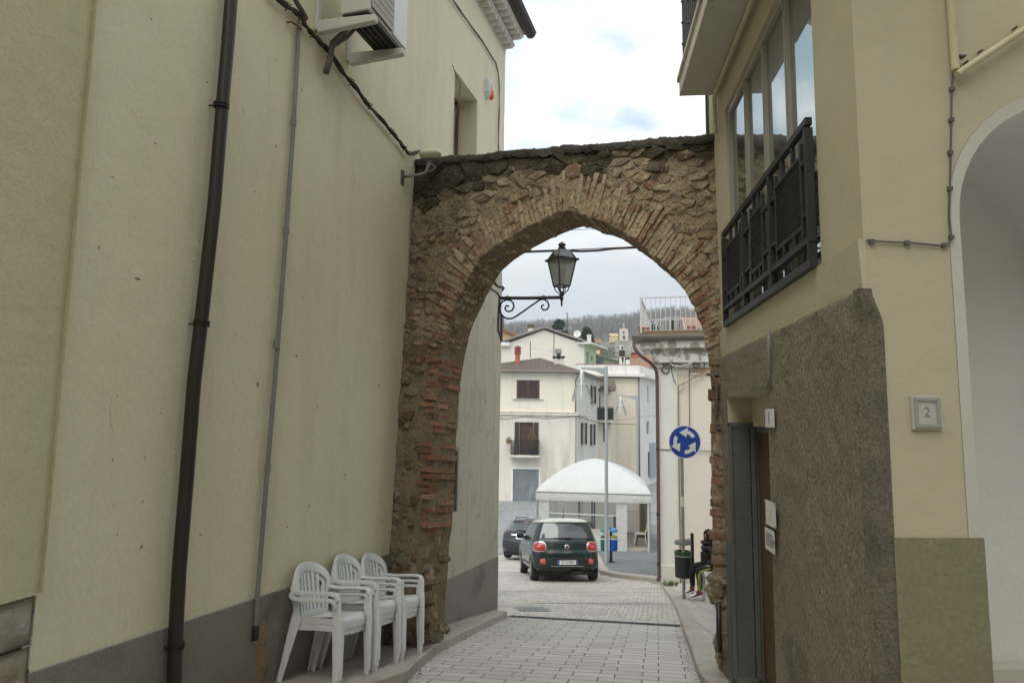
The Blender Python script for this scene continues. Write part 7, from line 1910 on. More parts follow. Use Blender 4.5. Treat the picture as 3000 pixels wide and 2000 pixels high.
# ---- more roofs to the right and left
def simple_house(name, label, px0, px1, ytop, Y, m, roofm, dep=8, rise=1.0, az=92, ov=.4, base=12):
    a_, c_ = P(px0, ytop, Y), P(px1, ytop, Y); h = thing(name, label, 'house', V(((a_.x + c_.x) / 2, Y, -5)))
    f = Fr((a_.x, Y), az, 1); w_ = c_.x - a_.x; b = MB(); zt = a_.z; zb = zt - base
    b.hexa([f.w(0, zb, 0), f.w(w_, zb, 0), f.w(w_, zb, -dep), f.w(0, zb, -dep), f.w(0, zt, 0), f.w(w_, zt, 0), f.w(w_, zt, -dep), f.w(0, zt, -dep)]); b.build('wall', m, h)
    b = MB(); e0_, e1x = f.w(-ov, zt, ov), f.w(w_ + ov, zt, ov); roof_tiles(b, [e0_, e1x, f.w(w_ + ov, zt + rise, -dep / 2), f.w(-ov, zt + rise, -dep / 2)], e0_, e1x, .24, .09)
    b.add([f.w(-ov, zt, -dep - ov), f.w(w_ + ov, zt, -dep - ov), f.w(w_ + ov, zt + rise, -dep / 2), f.w(-ov, zt + rise, -dep / 2)], [(0, 1, 2, 3)]); b.build('roof', roofm, h); return h, f, w_, zt
h, f, w_, zt = simple_house('tiled_house', 'house with sloping red tiled roof and brick chimney behind the flat roofed house', 1846, 1960, 1078, 76, MT['plaster_pale'], MT['roof_red'], 9, 1.9, 104)
chimney(1852, 1868, 1036, 1062, 79, MT['red_brick'], h, 1, cm=MT['dark_metal'])
simple_house('green_house', 'pale green house glimpsed behind the brown downpipe on the right', 1912, 1990, 1118, 78, MT['pale_green'], MT['roof_old'], 8, .5)
h = thing('yellow_gable_house', 'yellow gabled house glimpsed at the left behind the lane corner', 'house', P(1470, 1010, 80)); b = MB(); a_, c_, d_ = P(1400, 1000, 80), P(1466, 966, 80), P(1512, 988, 80)
b.add([V((a_.x, 80, -6)), V((d_.x, 80, -6)), d_, c_, a_], [(0, 1, 2, 3, 4)]); b.build('wall', MT['yellow_wall'], h)
b = MB(); b.prism([c_ + V((0, -.6, 0)), d_ + V((.4, -.6, -.1)), d_ + V((.4, -.6, .15)), c_ + V((0, -.6, .25))], (0, 9, 0)); b.prism([c_ + V((0, -.6, 0)), a_ + V((-.4, -.6, -.1)), a_ + V((-.4, -.6, .15)), c_ + V((0, -.6, .25))], (0, 9, 0)); b.build('roof', MT['terracotta'], h)
h, f, w_, zt = simple_house('white_hill_house', 'small white house by the dark tree above the gabled roof', 1705, 1726, 982, 130, MT['white_wall'], MT['roof_old'], 6, .9, base=5)
simple_house('tiled_hill_house', 'house with bright terracotta roof ridge right of the satellite dish', 1738, 1758, 1006, 110, MT['yellow_wall'], MT['roof_red'], 5, 1.0, base=4)
simple_house('ochre_hill_house', 'small ochre house beside the chapel on the hill', 1788, 1810, 984, 300, MT['yellow_wall'], MT['yellow_wall'], 5, 1.4, ov=.2, base=3)
h, f, w_, zt = simple_house('terrace_hill_house', 'tiled house seen through the terrace railing at the right', 2012, 2090, 962, 150, MT['white_wall'], MT['roof_red'], 9, 3.2)
# chapel
YC2 = 345; a_, c_ = P(1815, 992, YC2), P(1840, 965, YC2); ch = thing('hill_chapel', 'small cream chapel with bell gable on the hillside', 'chapel', V((a_.x, YC2, a_.z)))
b = MB(); zt = c_.z; zr = P(1827, 960, YC2).z; mx = (a_.x + c_.x) / 2; zb = a_.z - 4; D_ = 8; sh_ = V((1.7, D_, 0))
f5 = [V((a_.x, YC2, zb)), V((c_.x, YC2, zb)), V((c_.x, YC2, zt)), V((mx, YC2, zr)), V((a_.x, YC2, zt))]; b.prism(f5, sh_); b.build('wall', mat('chapel_wall', (0.66, 0.60, 0.48), .9, (0.60, 0.55, 0.44), .6), ch)
b = MB()
for A0, B0 in ((f5[2], f5[3]), (f5[3], f5[4])):
    n_ = V((0, 0, .35)); b.prism([A0 + (A0 - B0) * .12, B0, B0 + n_, A0 + (A0 - B0) * .12 + n_], sh_ * 1.06)
b.build('roof', MT['roof_old'], ch)
b = MB(); bw_ = .9; zbt = P(1827, 949, YC2).z
for sx_ in (-1, 1): b.box((mx + sx_ * .27, YC2 + .4, (zr + zbt) / 2 - .2), (.2, .4, zbt - zr))
b.box((mx, YC2 + .4, zbt - .1), (.85, .5, .2)); b.box((mx, YC2 + .4, zbt + .1), (.4, .4, .25)); b.build('bell_gable', MT['plaster_pale'], ch)
b = MB(); p = P(1827, 974, YC2 - .05); b.lathe([(.55, 0), (.55, .08)], p, 12, rot=Matrix.Rotation(R(90), 3, 'X')); b.build('window', MT['black'], ch); b = MB(); p = P(1828, 988, YC2 - .05); b.box(p, (1.3, .1, 1.8)); b.build('door', MT['shutter_brown'], ch)
# retaining wall below the chapel
b = MB(); pa, pb = P(1745, 1000, 335), P(1875, 996, 335); b.hexa([V((pa.x, 335, pa.z - 4)), V((pb.x, 335, pb.z - 4)), V((pb.x, 336, pb.z - 4)), V((pa.x, 336, pa.z - 4)), pa, pb, pb + V((0, 1, 0)), pa + V((0, 1, 0))])
o = b.build('retaining_wall', mat('hill_wall', (0.34, 0.32, 0.28), .95, (0.24, 0.225, 0.20), .3), None, loc=pa); tag(o, 'long grey stone retaining wall below the hillside chapel', 'wall')
b = MB(); rnd = random.Random(4)
pa, pb = P(1800, 1004, 300), P(1880, 1002, 300)
def cliff(u, v):
    x = pa.x + (pb.x - pa.x) * u; zt_ = pa.z; z0 = P(1840, 1068, 230).z; p = V((x * (1 - v) + (x * .78) * v, 300 - 70 * v, zt_ + (z0 - zt_) * v)); n_ = noise.noise(p * .12) * 3 + noise.noise(p * .4) * 1.2
    return p + V((0, -n_, n_ * .4 + .6))
b.grid(cliff, 30, 30); o = b.build('rock_slope', mat('rock_slope', (0.30, 0.285, 0.25), .95, (0.20, 0.19, 0.165), .2, fine=(1.2, .6, (0.10, 0.10, 0.07)), stain=[((0.10, 0.12, 0.06), .12, .55, .62)]), None); o['kind'] = 'structure'

# antennas and dish
def antenna(px, y0, y1, Y, label, yagis):
    t = thing('roof_antenna', label, 'antenna', P(px, y1, Y)); b = MB(); p0, p1 = P(px, y1, Y), P(px, y0, Y); p0.x = p1.x; b.cyl(p0, p1, .035 * Y / 60, 6); b.build('mast', MT['dark_metal'], t)
    for (yy, x0, x1, n, el) in yagis:
        b = MB(); a_, c_ = P(x0, yy, Y), P(x1, yy - .5, Y); b.cyl(a_, c_, .018 * Y / 60, 5)
        for k in range(n): q_ = a_.lerp(c_, (k + .5) / n); b.cyl(q_ + V((0, -.3, -el)), q_ + V((0, .3, el)), .012 * Y / 60, 4)
        b.build('aerial', MT['alu'], t)
antenna(1662, 916, 980, 78, 'tall thin roof antenna by the dark cedar', [(918, 1656, 1664, 3, .25), (932, 1662, 1670, 4, .2), (944, 1660, 1692, 7, .2), (962, 1650, 1676, 6, .25)])
antenna(1623, 967, 1062, 55.5, 'roof antenna mast rising beside the metal cowl chimney', [(968, 1623, 1656, 9, .06), (983, 1608, 1626, 6, .12), (1002, 1620, 1628, 2, .15), (1029, 1600, 1624, 7, .10), (1028, 1624, 1650, 6, .05)])
antenna(1554, 1000, 1048, 56, 'short roof antenna right of the red chimney', [(1000, 1520, 1556, 9, .06), (1020, 1552, 1590, 8, .06)])
antenna(1476, 930, 968, 84, 'distant lattice mast beside the lantern scroll', [(939, 1472, 1487, 4, .3)])
t = thing('satellite_dish', 'white satellite dish on the gabled roof', 'satellite dish', P(1691, 988, 76)); c_ = P(1691, 978, 76); rr = 11 / 2000 * 76
b = MB(); nrm = V((-.25, -.9, .3)).normalized(); ux = nrm.cross(V((0, 0, 1))).normalized(); uy = ux.cross(nrm)
def dish(u, v): a_ = 2 * math.pi * v; return c_ + (ux * math.cos(a_) + uy * math.sin(a_)) * rr * u - nrm * .18 * (1 - u * u)
b.grid(dish, 5, 20); o = b.build('reflector', MT['white_plastic'], t, smooth=True); so_m = o.modifiers.new('thick', 'SOLIDIFY'); so_m.thickness = .02
b = MB(); b.cyl(c_ - nrm * .1, c_ + V((.1, .2, -.7)), .03, 6); b.cyl(c_ - uy * rr * .9, c_ + nrm * .4, .015, 5); b.build('mount', MT['grey_metal'], t)

# bare wood on the hill: one mass, many small leafless trees
def bare_tree(bb, p, h, rnd):
    w_ = h * .010 + .03
    top = p + V((rnd.uniform(-.4, .4), rnd.uniform(-.4, .4), h))
    def stick(a_, c_, r0, r1):
        d = (c_ - a_); u = d.cross(V((0, 1, .2))).normalized(); v_ = d.cross(u).normalized(); vs = []
        for q_, r_ in ((a_, r0), (c_, r1)):
            for k in range(3): an = k * 2.094; vs.append(q_ + (u * math.cos(an) + v_ * math.sin(an)) * r_)
        bb.add(vs, [(0, 1, 4, 3), (1, 2, 5, 4), (2, 0, 3, 5)])
    stick(p, top, w_, .03)
    for k in range(15):
        t = rnd.uniform(.22, .98); a_ = p.lerp(top, t); an = rnd.uniform(0, 6.28); l = h * rnd.uniform(.16, .36) * (1.25 - t * .7)
        c_ = a_ + V((math.cos(an) * l * .6, math.sin(an) * l * .6, l * .8)); stick(a_, c_, w_ * .5, .02)
        m_ = a_.lerp(c_, .5); an += rnd.uniform(.6, 1.6); stick(m_, m_ + V((math.cos(an) * l * .35, math.sin(an) * l * .35, l * .5)), w_ * .34, .02)
b = MB(); rnd = random.Random(21); cnt = 0
while cnt < 4200:
    y = 330 + 235 * (rnd.random() ** .75); x = y * rnd.uniform(-.03, .33)
    if cnt < 750: y = rnd.uniform(545, 565); x = y * rnd.uniform(-.03, .33)
    if noise.noise(V((x / 30, y / 30, 5))) < -.25 and y < 450: continue
    if y < 372 and 1770 < 1500 + 2000 * x / y < 1885: continue
    bare_tree(b, V((x, y, zh(x, y) - .3)), rnd.uniform(6.5, 12), rnd); cnt += 1
MT['bark'] = mat('bark', (0.20, 0.19, 0.18), 1.0, (0.155, 0.146, 0.138), .03)
o = b.build('bare_wood', MT['bark'], None, recalc=False); tag(o, 'leafless grey brown wood covering the hill behind the town', 'wood', kind='stuff')
b = MB(); cnt = 0
while cnt < 260:
    t = rnd.uniform(1735, 1890); y = rnd.uniform(120, 290); x = (t - 1500) / 2000 * y; z = zh(x, y); leaves(b, V((x, y, z + .8)), rnd.uniform(1.2, 2.6), rnd.uniform(.8, 1.8), 70, .35, rnd); cnt += 1
o = b.build('scrub', mat('scrub', (0.085, 0.10, 0.045), .95, (0.14, 0.13, 0.075), .15), None, recalc=False); tag(o, 'green and brown scrub covering the slope below the chapel', 'shrubs', kind='stuff')
# dark conifers above the roof
def cedar(px0, px1, y0, y1, Y, label):
    base = P((px0 + px1) / 2, y1, Y); top = P((px0 + px1) / 2 + 2, y0, Y); H_ = top.z - base.z; W_ = (px1 - px0) / 2000 * Y / 2 * 1.15; t = thing('cedar_tree', label, 'tree', V((base.x, Y, zh(base.x, Y))))
    b = MB(); b.tube([V((base.x, Y, base.z - 9)), V((base.x, Y, base.z)), top - V((0, 0, .5))], [.35, .28, .05], 7); b.build('trunk', MT['bark'], t)
    b = MB(); rnd = random.Random(int(px0))
    for k in range(46):
        f_ = (k + rnd.random()) / 46; z = base.z - 1.5 + (H_ + 1.2) * f_; an = rnd.uniform(0, 6.28); l = W_ * (1.06 - .8 * f_ ** 1.4) * rnd.uniform(.55, 1.05); c_ = V((base.x + math.cos(an) * l * .6, Y + math.sin(an) * l * .6, z)); leaves(b, c_, l * .55 + .35, .5, 150, .2, rnd)
    b.build('crown', mat('cedar_leaf', (0.022, 0.04, 0.026), .9, (0.045, 0.065, 0.045), .6), t)
cedar(1614, 1662, 938, 982, 88, 'large dark cedar behind the gabled roof')
cedar(1702, 1736, 960, 990, 98, 'smaller dark conifer beside the small white house')
# evergreens seen through the terrace rails
cedar(1962, 1982, 930, 990, 120, 'slim dark cypress seen through the terrace railing')
cedar(1908, 1930, 950, 992, 125, 'dull green bush tree seen through the left terrace rails')
# ================================================================== tent
pT = P(1572, 1605, 31.0); TZ = zg(pT.x, pT.y) + .121
T1 = Fr((pT.x, pT.y), 99, 1); TW = T1.px(1906, 1605)[0]; ze = T1.px(1740, 1443)[1]; zp = P(1755, 1341, 31.0 + TW / 2).z
MT['canvas'] = mat('canvas', (0.84, 0.85, 0.85), .6, (0.77, 0.78, 0.775), .8, bump=.5, bscale=2.2, spec=.4)
MT['canvas_dirty'] = mat('canvas_dirty', (0.74, 0.745, 0.735), .65, (0.66, 0.66, 0.645), 2.5, bump=.5, bscale=4, stain=[((0.46, 0.44, 0.40), 2.5, .64, .78)])
for k_ in ('canvas', 'canvas_dirty'):      # cloth lets part of the light through
    nt_ = MT[k_].node_tree; bs_ = nt_.nodes['Principled BSDF']; tl_n = nt_.nodes.new('ShaderNodeBsdfTranslucent'); tl_n.inputs['Color'].default_value = (.8, .8, .78, 1)
    mx_ = nt_.nodes.new('ShaderNodeMixShader'); mx_.inputs['Fac'].default_value = .38; nt_.links.new(bs_.outputs[0], mx_.inputs[1]); nt_.links.new(tl_n.outputs[0], mx_.inputs[2]); nt_.links.new(mx_.outputs[0], nt_.nodes['Material Output'].inputs['Surface'])
tn = thing('marquee_tent', 'white domed marquee tent with clear window panels on the square', 'tent', T1.w(TW / 2, TZ, -TW / 2))
def tp_(x, y, z): return T1.w(TW / 2 + x, z, -TW / 2 - y)          # local x right, y back
hw = TW / 2 + .04
b = MB(); NR = 26
def hs(h): return hw * max(0.0, 1 - h ** 1.38) ** (1 / 1.38)
for k in range(4):
    def rf(u, v, k=k):
        h = u; r = hs(h); t = (2 * v - 1); sag = 1 - .035 * math.sin(math.pi * u) * (1 - abs(t)) ; bul = 1
        x, y = t * r, -r * sag
        for _ in range(k): x, y = -y, x
        return tp_(x, y, ze + (zp - ze) * h)
    b.grid(rf, NR, 12)
b.build('canopy', MT['canvas'], tn, smooth=True, auto=22, weld=True)
b = MB()
for k in range(4):
    def vl(u, v, k=k):
        t = 2 * v - 1; x, y = t * (hw + .012), -(hw + .012) - .015 * math.sin(u * 3) * (1 + .5 * noise.noise(V((t * 3, u * 2, k))))
        for _ in range(k): x, y = -y, x
        return tp_(x, y, ze - .02 - .36 * u)
    b.grid(vl, 5, 24)
b.build('valance', MT['canvas_dirty'], tn, smooth=True, auto=30)
b = MB()
for k in range(4):
    x0, y0, x1, y1 = -hw - .015, -hw - .015, hw + .015, -hw - .015
    for _ in range(k): x0, y0, x1, y1 = -y0, x0, -y1, x1
    b.cyl(tp_(x0, y0, ze - .01), tp_(x1, y1, ze - .01), .028, 8)
b.build('eave_rail', MT['grey_metal'], tn)
for sx_ in (-1, 1):
    for sy_ in (-1, 1):
        b = MB(); b.cyl(tp_(sx_ * (hw - .06), sy_ * (hw - .06), TZ - .1), tp_(sx_ * (hw - .06), sy_ * (hw - .06), ze), .04, 8); b.build('post', MT['grey_metal'], tn)
def tx(x): return T1.px(x, 1540)[0]
def panel(name, s0, s1, z0, z1, m, o=-.03, wav=.02, parent=tn, n=10):
    b = MB()
    def f(u, v): s = s0 + (s1 - s0) * u; z = z0 + (z1 - z0) * v; return T1.w(s, z, o + wav * noise.noise(V((s * 2.3, z * 1.1, o * 9))))
    b.grid(f, n, n); return b.build(name, m, parent, smooth=True)
zv = ze - .3; zw0 = T1.px(1700, 1549)[1]
panel('wall_panel', .03, tx(1608), TZ, zv, MT['canvas_dirty'])
panel('wall_skirt', tx(1608), tx(1805), TZ, zw0, MT['canvas_dirty'], wav=.05, n=20)
panel('clear_window', tx(1608), tx(1805), zw0, zv, MT['film'], wav=.02, n=14)
panel('wall_panel', tx(1805), tx(1837), TZ, zv, MT['canvas_dirty'], wav=.05)
panel('corner_panel', tx(1897), TW - .02, TZ, zv, MT['canvas_dirty'], o=.0)
b = MB(); 
for x in (1704, 1628): b.fbox(T1, tx(x) - .025, tx(x) + .025, zw0 - .4, zv, -.09, -.05)
b.fbox(T1, tx(1608), tx(1805), zw0 - .01, zw0 + .02, -.025, .0); b.build('window_mullion', MT['canvas'], tn)
zr_ = T1.px(1700, 1505)[1]; b = MB(); b.tube([T1.w(tx(1608) + (tx(1805) - tx(1608)) * k / 40, zr_ - .0008 * k + .012 * math.sin(k * 1.5), .012 + .012 * math.cos(k * 1.5)) for k in range(41)], .026, 7); b.build('rope', MT['canvas'], tn, smooth=True)
# side and back
TS = Fr((T1.w(TW, 0).x, T1.w(TW, 0).y), 0); TS.d = -T1.n; TS.n = T1.d
b = MB(); b.grid(lambda u, v: TS.w(TW * u, TZ + (zv - TZ) * v, -.02 + .05 * noise.noise(V((u * 7, v * 3, 1)))), 16, 10); b.build('side_panel', clear('film_grey', (.6, .6, .56), .45, .15, (.45, .45, .42)), tn, smooth=True)
b = MB(); b.grid(lambda u, v: T1.w(TW * u, TZ + (zv + .1 - TZ) * v, -TW + .05 + .02 * noise.noise(V((u * 9, v * 3, 6)))), 16, 8); b.build('back_panel', clear('beige_back', (.5, .5, .5), .12, .6, (0.72, 0.68, 0.58)), tn, smooth=True)
b = MB()
for s_ in (tx(1678), tx(1687), tx(1722), tx(1730)): b.fbox(T1, s_ - .04, s_ + .04, TZ, zv, -TW + .12, -TW + .2)
b.build('back_post', MT['dark_metal'], tn)
b = MB(); b.grid(lambda u, v: T1.w(.02, TZ + (zv - TZ) * v, -TW * u), 6, 6); b.build('side_panel', MT['canvas_dirty'], tn)
b = MB(); b.fbox(T1, .1, TW - .1, TZ + .04, TZ + .14, -TW + .1, -.10); b.build('floor_deck', mat('deck', (0.40, 0.36, 0.29), .8, (0.34, 0.30, 0.24), 2), tn)
# fittings inside the tent
def inn(x, y, o): s_, z_ = T1.px(x, y, o); return T1.w(s_, z_, o)
t = thing('slatted_barrier', 'beige slatted barrier at the back inside the tent doorway', 'barrier', T1.w(tx(1850), TZ + .14, -4.4)); b = MB(); s0 = tx(1800); s1_ = tx(1800) + 2.0
for k in range(12): x = s0 + (s1_ - s0) * k / 11; b.fbox(T1, x - .015, x + .015, TZ + .14, TZ + 1.2, -4.45, -4.42)
b.fbox(T1, s0, s1_, TZ + 1.2, TZ + 1.25, -4.47, -4.40); b.fbox(T1, s0, s1_, TZ + .2, TZ + .24, -4.46, -4.41); b.build('slats', MT['plaster_pale'], t)
t = thing('wooden_door', 'orange brown wooden door with glass pane inside the right of the tent', 'door', T1.w(tx(1880), TZ + .14, -3.4)); b = MB(); a_, c_ = T1.px(1873, 1500, -3.4)[0], T1.px(1896, 1500, -3.4)[0]; mo = mat('orange_wood', (0.50, 0.26, 0.045), .5, (0.42, 0.21, 0.04), 4)
b.fbox(T1, a_, a_ + .08, TZ + .14, zv - .02, -3.45, -3.38); b.fbox(T1, a_ + .34, min(c_ + .2, TW - .12), TZ + .14, zv - .02, -3.45, -3.38); b.fbox(T1, a_ + .08, a_ + .34, TZ + .14, TZ + .5, -3.44, -3.39); do_ = b.build('leaf', mo, t)
b = MB(); b.fbox(T1, a_ + .08, a_ + .34, TZ + .5, zv - .02, -3.43, -3.40); b.build('pane', mat('teal_glass', (0.12, 0.20, 0.21), .2), do_)
for (x, lab, oo) in ((1640, 'dark round backed object behind the clear tent window, left', -1.6), (1800, 'dark cabinet behind the clear tent window by the blue bin', -2.0)):
    pass
t = thing('dark_table', 'dark folded table behind the clear window of the tent', 'table', T1.w(tx(1690), TZ + .14, -2.2)); b = MB(); b.fbox(T1, tx(1672), tx(1735), TZ + .75, TZ + .95, -2.5, -1.8); b.build('top', MT['bin_dark'], t, bevel=.03)
b = MB(); b.fbox(T1, tx(1676), tx(1676) + .06, TZ + .14, TZ + .75, -2.3, -2.2); b.build('leg', MT['bin_dark'], t); b = MB(); b.fbox(T1, tx(1730), tx(1730) + .06, TZ + .14, TZ + .75, -2.3, -2.2); b.build('leg', MT['bin_dark'], t)
t = thing('dark_cabinet', 'dark upright cabinet behind the clear tent window beside the doorway', 'cabinet', T1.w(tx(1798), TZ + .14, -2.2)); b = MB(); b.fbox(T1, tx(1796), tx(1815), TZ + .14, TZ + 1.25, -2.4, -1.9); b.build('body', MT['bin_dark'], t, bevel=.02); b = MB(); b.fbox(T1, tx(1798), tx(1813), TZ + .7, TZ + .71, -1.899, -1.89); b.build('seam', MT['grey_metal'], t)

# stack of chairs in the tent doorway: a white one over dark ones
def side_chair(name, label, m, off, dz):
    c = thing(name, label, 'chair', T1.w(tx(1882) + off, TZ + .14 + dz, -1.0), 'chairs stacked in the tent'); b0 = T1.w(tx(1882) + off, TZ + .14 + dz, -1.0)
    def l(x, y, z): return b0 + T1.d * x - T1.n * y + V((0, 0, z))
    b = MB(); b.hexa([l(-.24, -.2, .42), l(.2, -.2, .42), l(.2, .2, .42), l(-.24, .2, .42), l(-.26, -.2, .46), l(.2, -.2, .45), l(.2, .2, .45), l(-.26, .2, .46)]); b.build('seat', m, c, bevel=.015)
    b = MB(); b.grid(lambda u, v: l(.19 + .10 * u + .03 * math.sin(u * 3), -.2 + .4 * v, .43 + .45 * u - .05 * (2 * v - 1) ** 2 * u), 8, 6); o = b.build('backrest', m, c, smooth=True); sm = o.modifiers.new('t', 'SOLIDIFY'); sm.thickness = .02
    for x, y in ((-.22, -.18), (-.22, .18), (.19, -.18), (.19, .18)):
        b = MB(); b.tube([l(x, y, .43), l(x + (.05 if x > 0 else -.05), y * 1.05, 0)], [.024, .016], 6); b.build('leg', m, c)
MT['chair_dark'] = mat('chair_dark', (0.02, 0.02, 0.022), .4)
side_chair('stacked_chair', 'white plastic chair on top of the stack in the tent doorway', MT['white_plastic'], -.05, .12)
side_chair('stacked_chair', 'dark plastic chair beneath the white one in the tent doorway', MT['chair_dark'], .03, .0)

# ================================================================== street lamps
def street_lamp(px, ytop, ybase, arm_px, Y, zb, label):
    base = P(px, ybase, Y); base.z = zb; top = P(px, ytop, Y); top.x = base.x + .0
    t = thing('street_lamp', label, 'street lamp', base, 'grey street lamps with glass shades'); H_ = top.z - base.z
    b = MB(); b.tube([base - V((0, 0, .1)), base + V((0, 0, H_ * .35)), base + V((0, 0, H_ * .86))], [.075, .062, .048], 14); b.build('pole', MT['lamp_grey'], t, smooth=True, auto=40)
    b = MB(); b.tube([base + V((0, 0, H_ * .855)), base + V((0, 0, H_))], .062, 14); b.build('collar', MT['lamp_grey'], t, smooth=True, auto=40)
    al_ = (px - arm_px) / 2000 * Y; b = MB(); n = 10; zt_ = top.z - .08
    for k in range(n):
        f0, f1 = k / n, (k + 1) / n; x0, x1 = base.x - .05 - (al_ - .05) * f0, base.x - .05 - (al_ - .05) * f1; h0, h1 = .03 + .20 * (1 - f0) ** 2.4, .03 + .20 * (1 - f1) ** 2.4
        b.hexa([V((x0, Y - .03, zt_ - h0)), V((x1, Y - .03, zt_ - h1)), V((x1, Y + .03, zt_ - h1)), V((x0, Y + .03, zt_ - h0)), V((x0, Y - .03, zt_ + .03)), V((x1, Y - .03, zt_ + .05)), V((x1, Y + .03, zt_ + .05)), V((x0, Y + .03, zt_ + .03))])
    b.build('arm', MT['lamp_grey'], t)
    c_ = V((base.x - al_ + .02, Y, zt_ - .05)); b = MB(); b.lathe([(.04, .0), (.06, -.12), (.10, -.30), (.06, -.34), (.05, -.55), (.07, -.70), (.02, -.72)], c_, 12); b.build('lamp_body', MT['white_plastic'], t, smooth=True)
    b = MB(); vs = []
    pr = [(.05, -.08), (.20, -.50), (.33, -.95), (.36, -1.12)]; n = 20
    for r, z in pr:
        for k in range(n): a_ = 2 * math.pi * k / n; vs.append(c_ + V((r * math.cos(a_), r * math.sin(a_), z)))
    b.add(vs, [(i * n + k, i * n + (k + 1) % n, (i + 1) * n + (k + 1) % n, (i + 1) * n + k) for i in range(3) for k in range(n)]); b.build('lamp_shade', MT['lampglass'], t, smooth=True)
    b = MB()
    for k in range(3): a_ = k * 2.09 + .4; b.tube([c_ + V((r * 1.03 * math.cos(a_), r * 1.03 * math.sin(a_), z)) for r, z in pr[:3]], .014, 5)
    b.lathe([(.205, -.50), (.212, -.50), (.212, -.52), (.205, -.52)], c_, 20); b.build('shade_rib', MT['white_plastic'], t)
MT['lamp_grey'] = mat('lamp_grey', (0.36, 0.40, 0.42), .5, (0.31, 0.345, 0.36), 1.2, spec=.5)
p = P(1777, 1629, 24.4)
street_lamp(1777, 1074, 1629, 1704, 24.4, zg(p.x, p.y) + .121, 'nearer grey street lamp with conical glass shade in front of the tent')
street_lamp(1868, 1157, 1530, 1820, 41, -5.63, 'farther grey street lamp standing behind the tent')

# twin recycling bins
p = P(1790, 1628, 25.0); zb = zg(p.x, p.y) + .121; p.z = zb
t = thing('recycling_bins', 'green and blue recycling bins on one dark post behind the street lamp', 'bin', p)
b = MB(); b.box((p.x - .0, p.y, zb + .6), (.09, .07, 1.2)); b.box((p.x, p.y, zb + .02), (.24, .2, .04)); b.build('post', MT['dark_metal'], t)
def rbin(px, name, m, ml, ban):
    c_ = V((P(px, 1590, p.y).x, p.y - .12, zb)); r = 10.5 / 2000 * 25
    b = MB(); b.lathe([(r * .95, .42), (r, .5), (r * 1.02, .80), (r * 1.02, .82)], c_, 18); o = b.build(name, m, t, smooth=True, auto=40)
    b = MB(); b.lathe([(r * 1.03, .82), (r * 1.03, .855)], c_, 18); b.build('rim', MT['white_plastic'], o)
    b = MB(); b.lathe([(r * 1.02, .86), (r * 1.0, .93)], c_, 18); b.build('bag_edge', ban, o)
    b = MB(); b.lathe([(r * 1.05, 1.07), (r * 1.1, 1.09), (r * .95, 1.17), (r * .5, 1.20), (.01, 1.205)], c_, 18); b.build('lid', ml, o, smooth=True)
    b = MB(); b.box(c_ + V((0, .08, .9)), (.03, .02, .5)); b.build('stay', MT['white_plastic'], o)
rbin(1769, 'green_bin', mat('bin_green', (0.012, 0.11, 0.075), .5), mat('lid_green', (0.06, 0.22, 0.18), .5), MT['bag'])
rbin(1797, 'blue_bin', mat('bin_blue', (0.01, 0.09, 0.42), .45), mat('lid_blue', (0.07, 0.27, 0.60), .45), mat('bag_yellow', (0.32, 0.34, 0.06), .6))

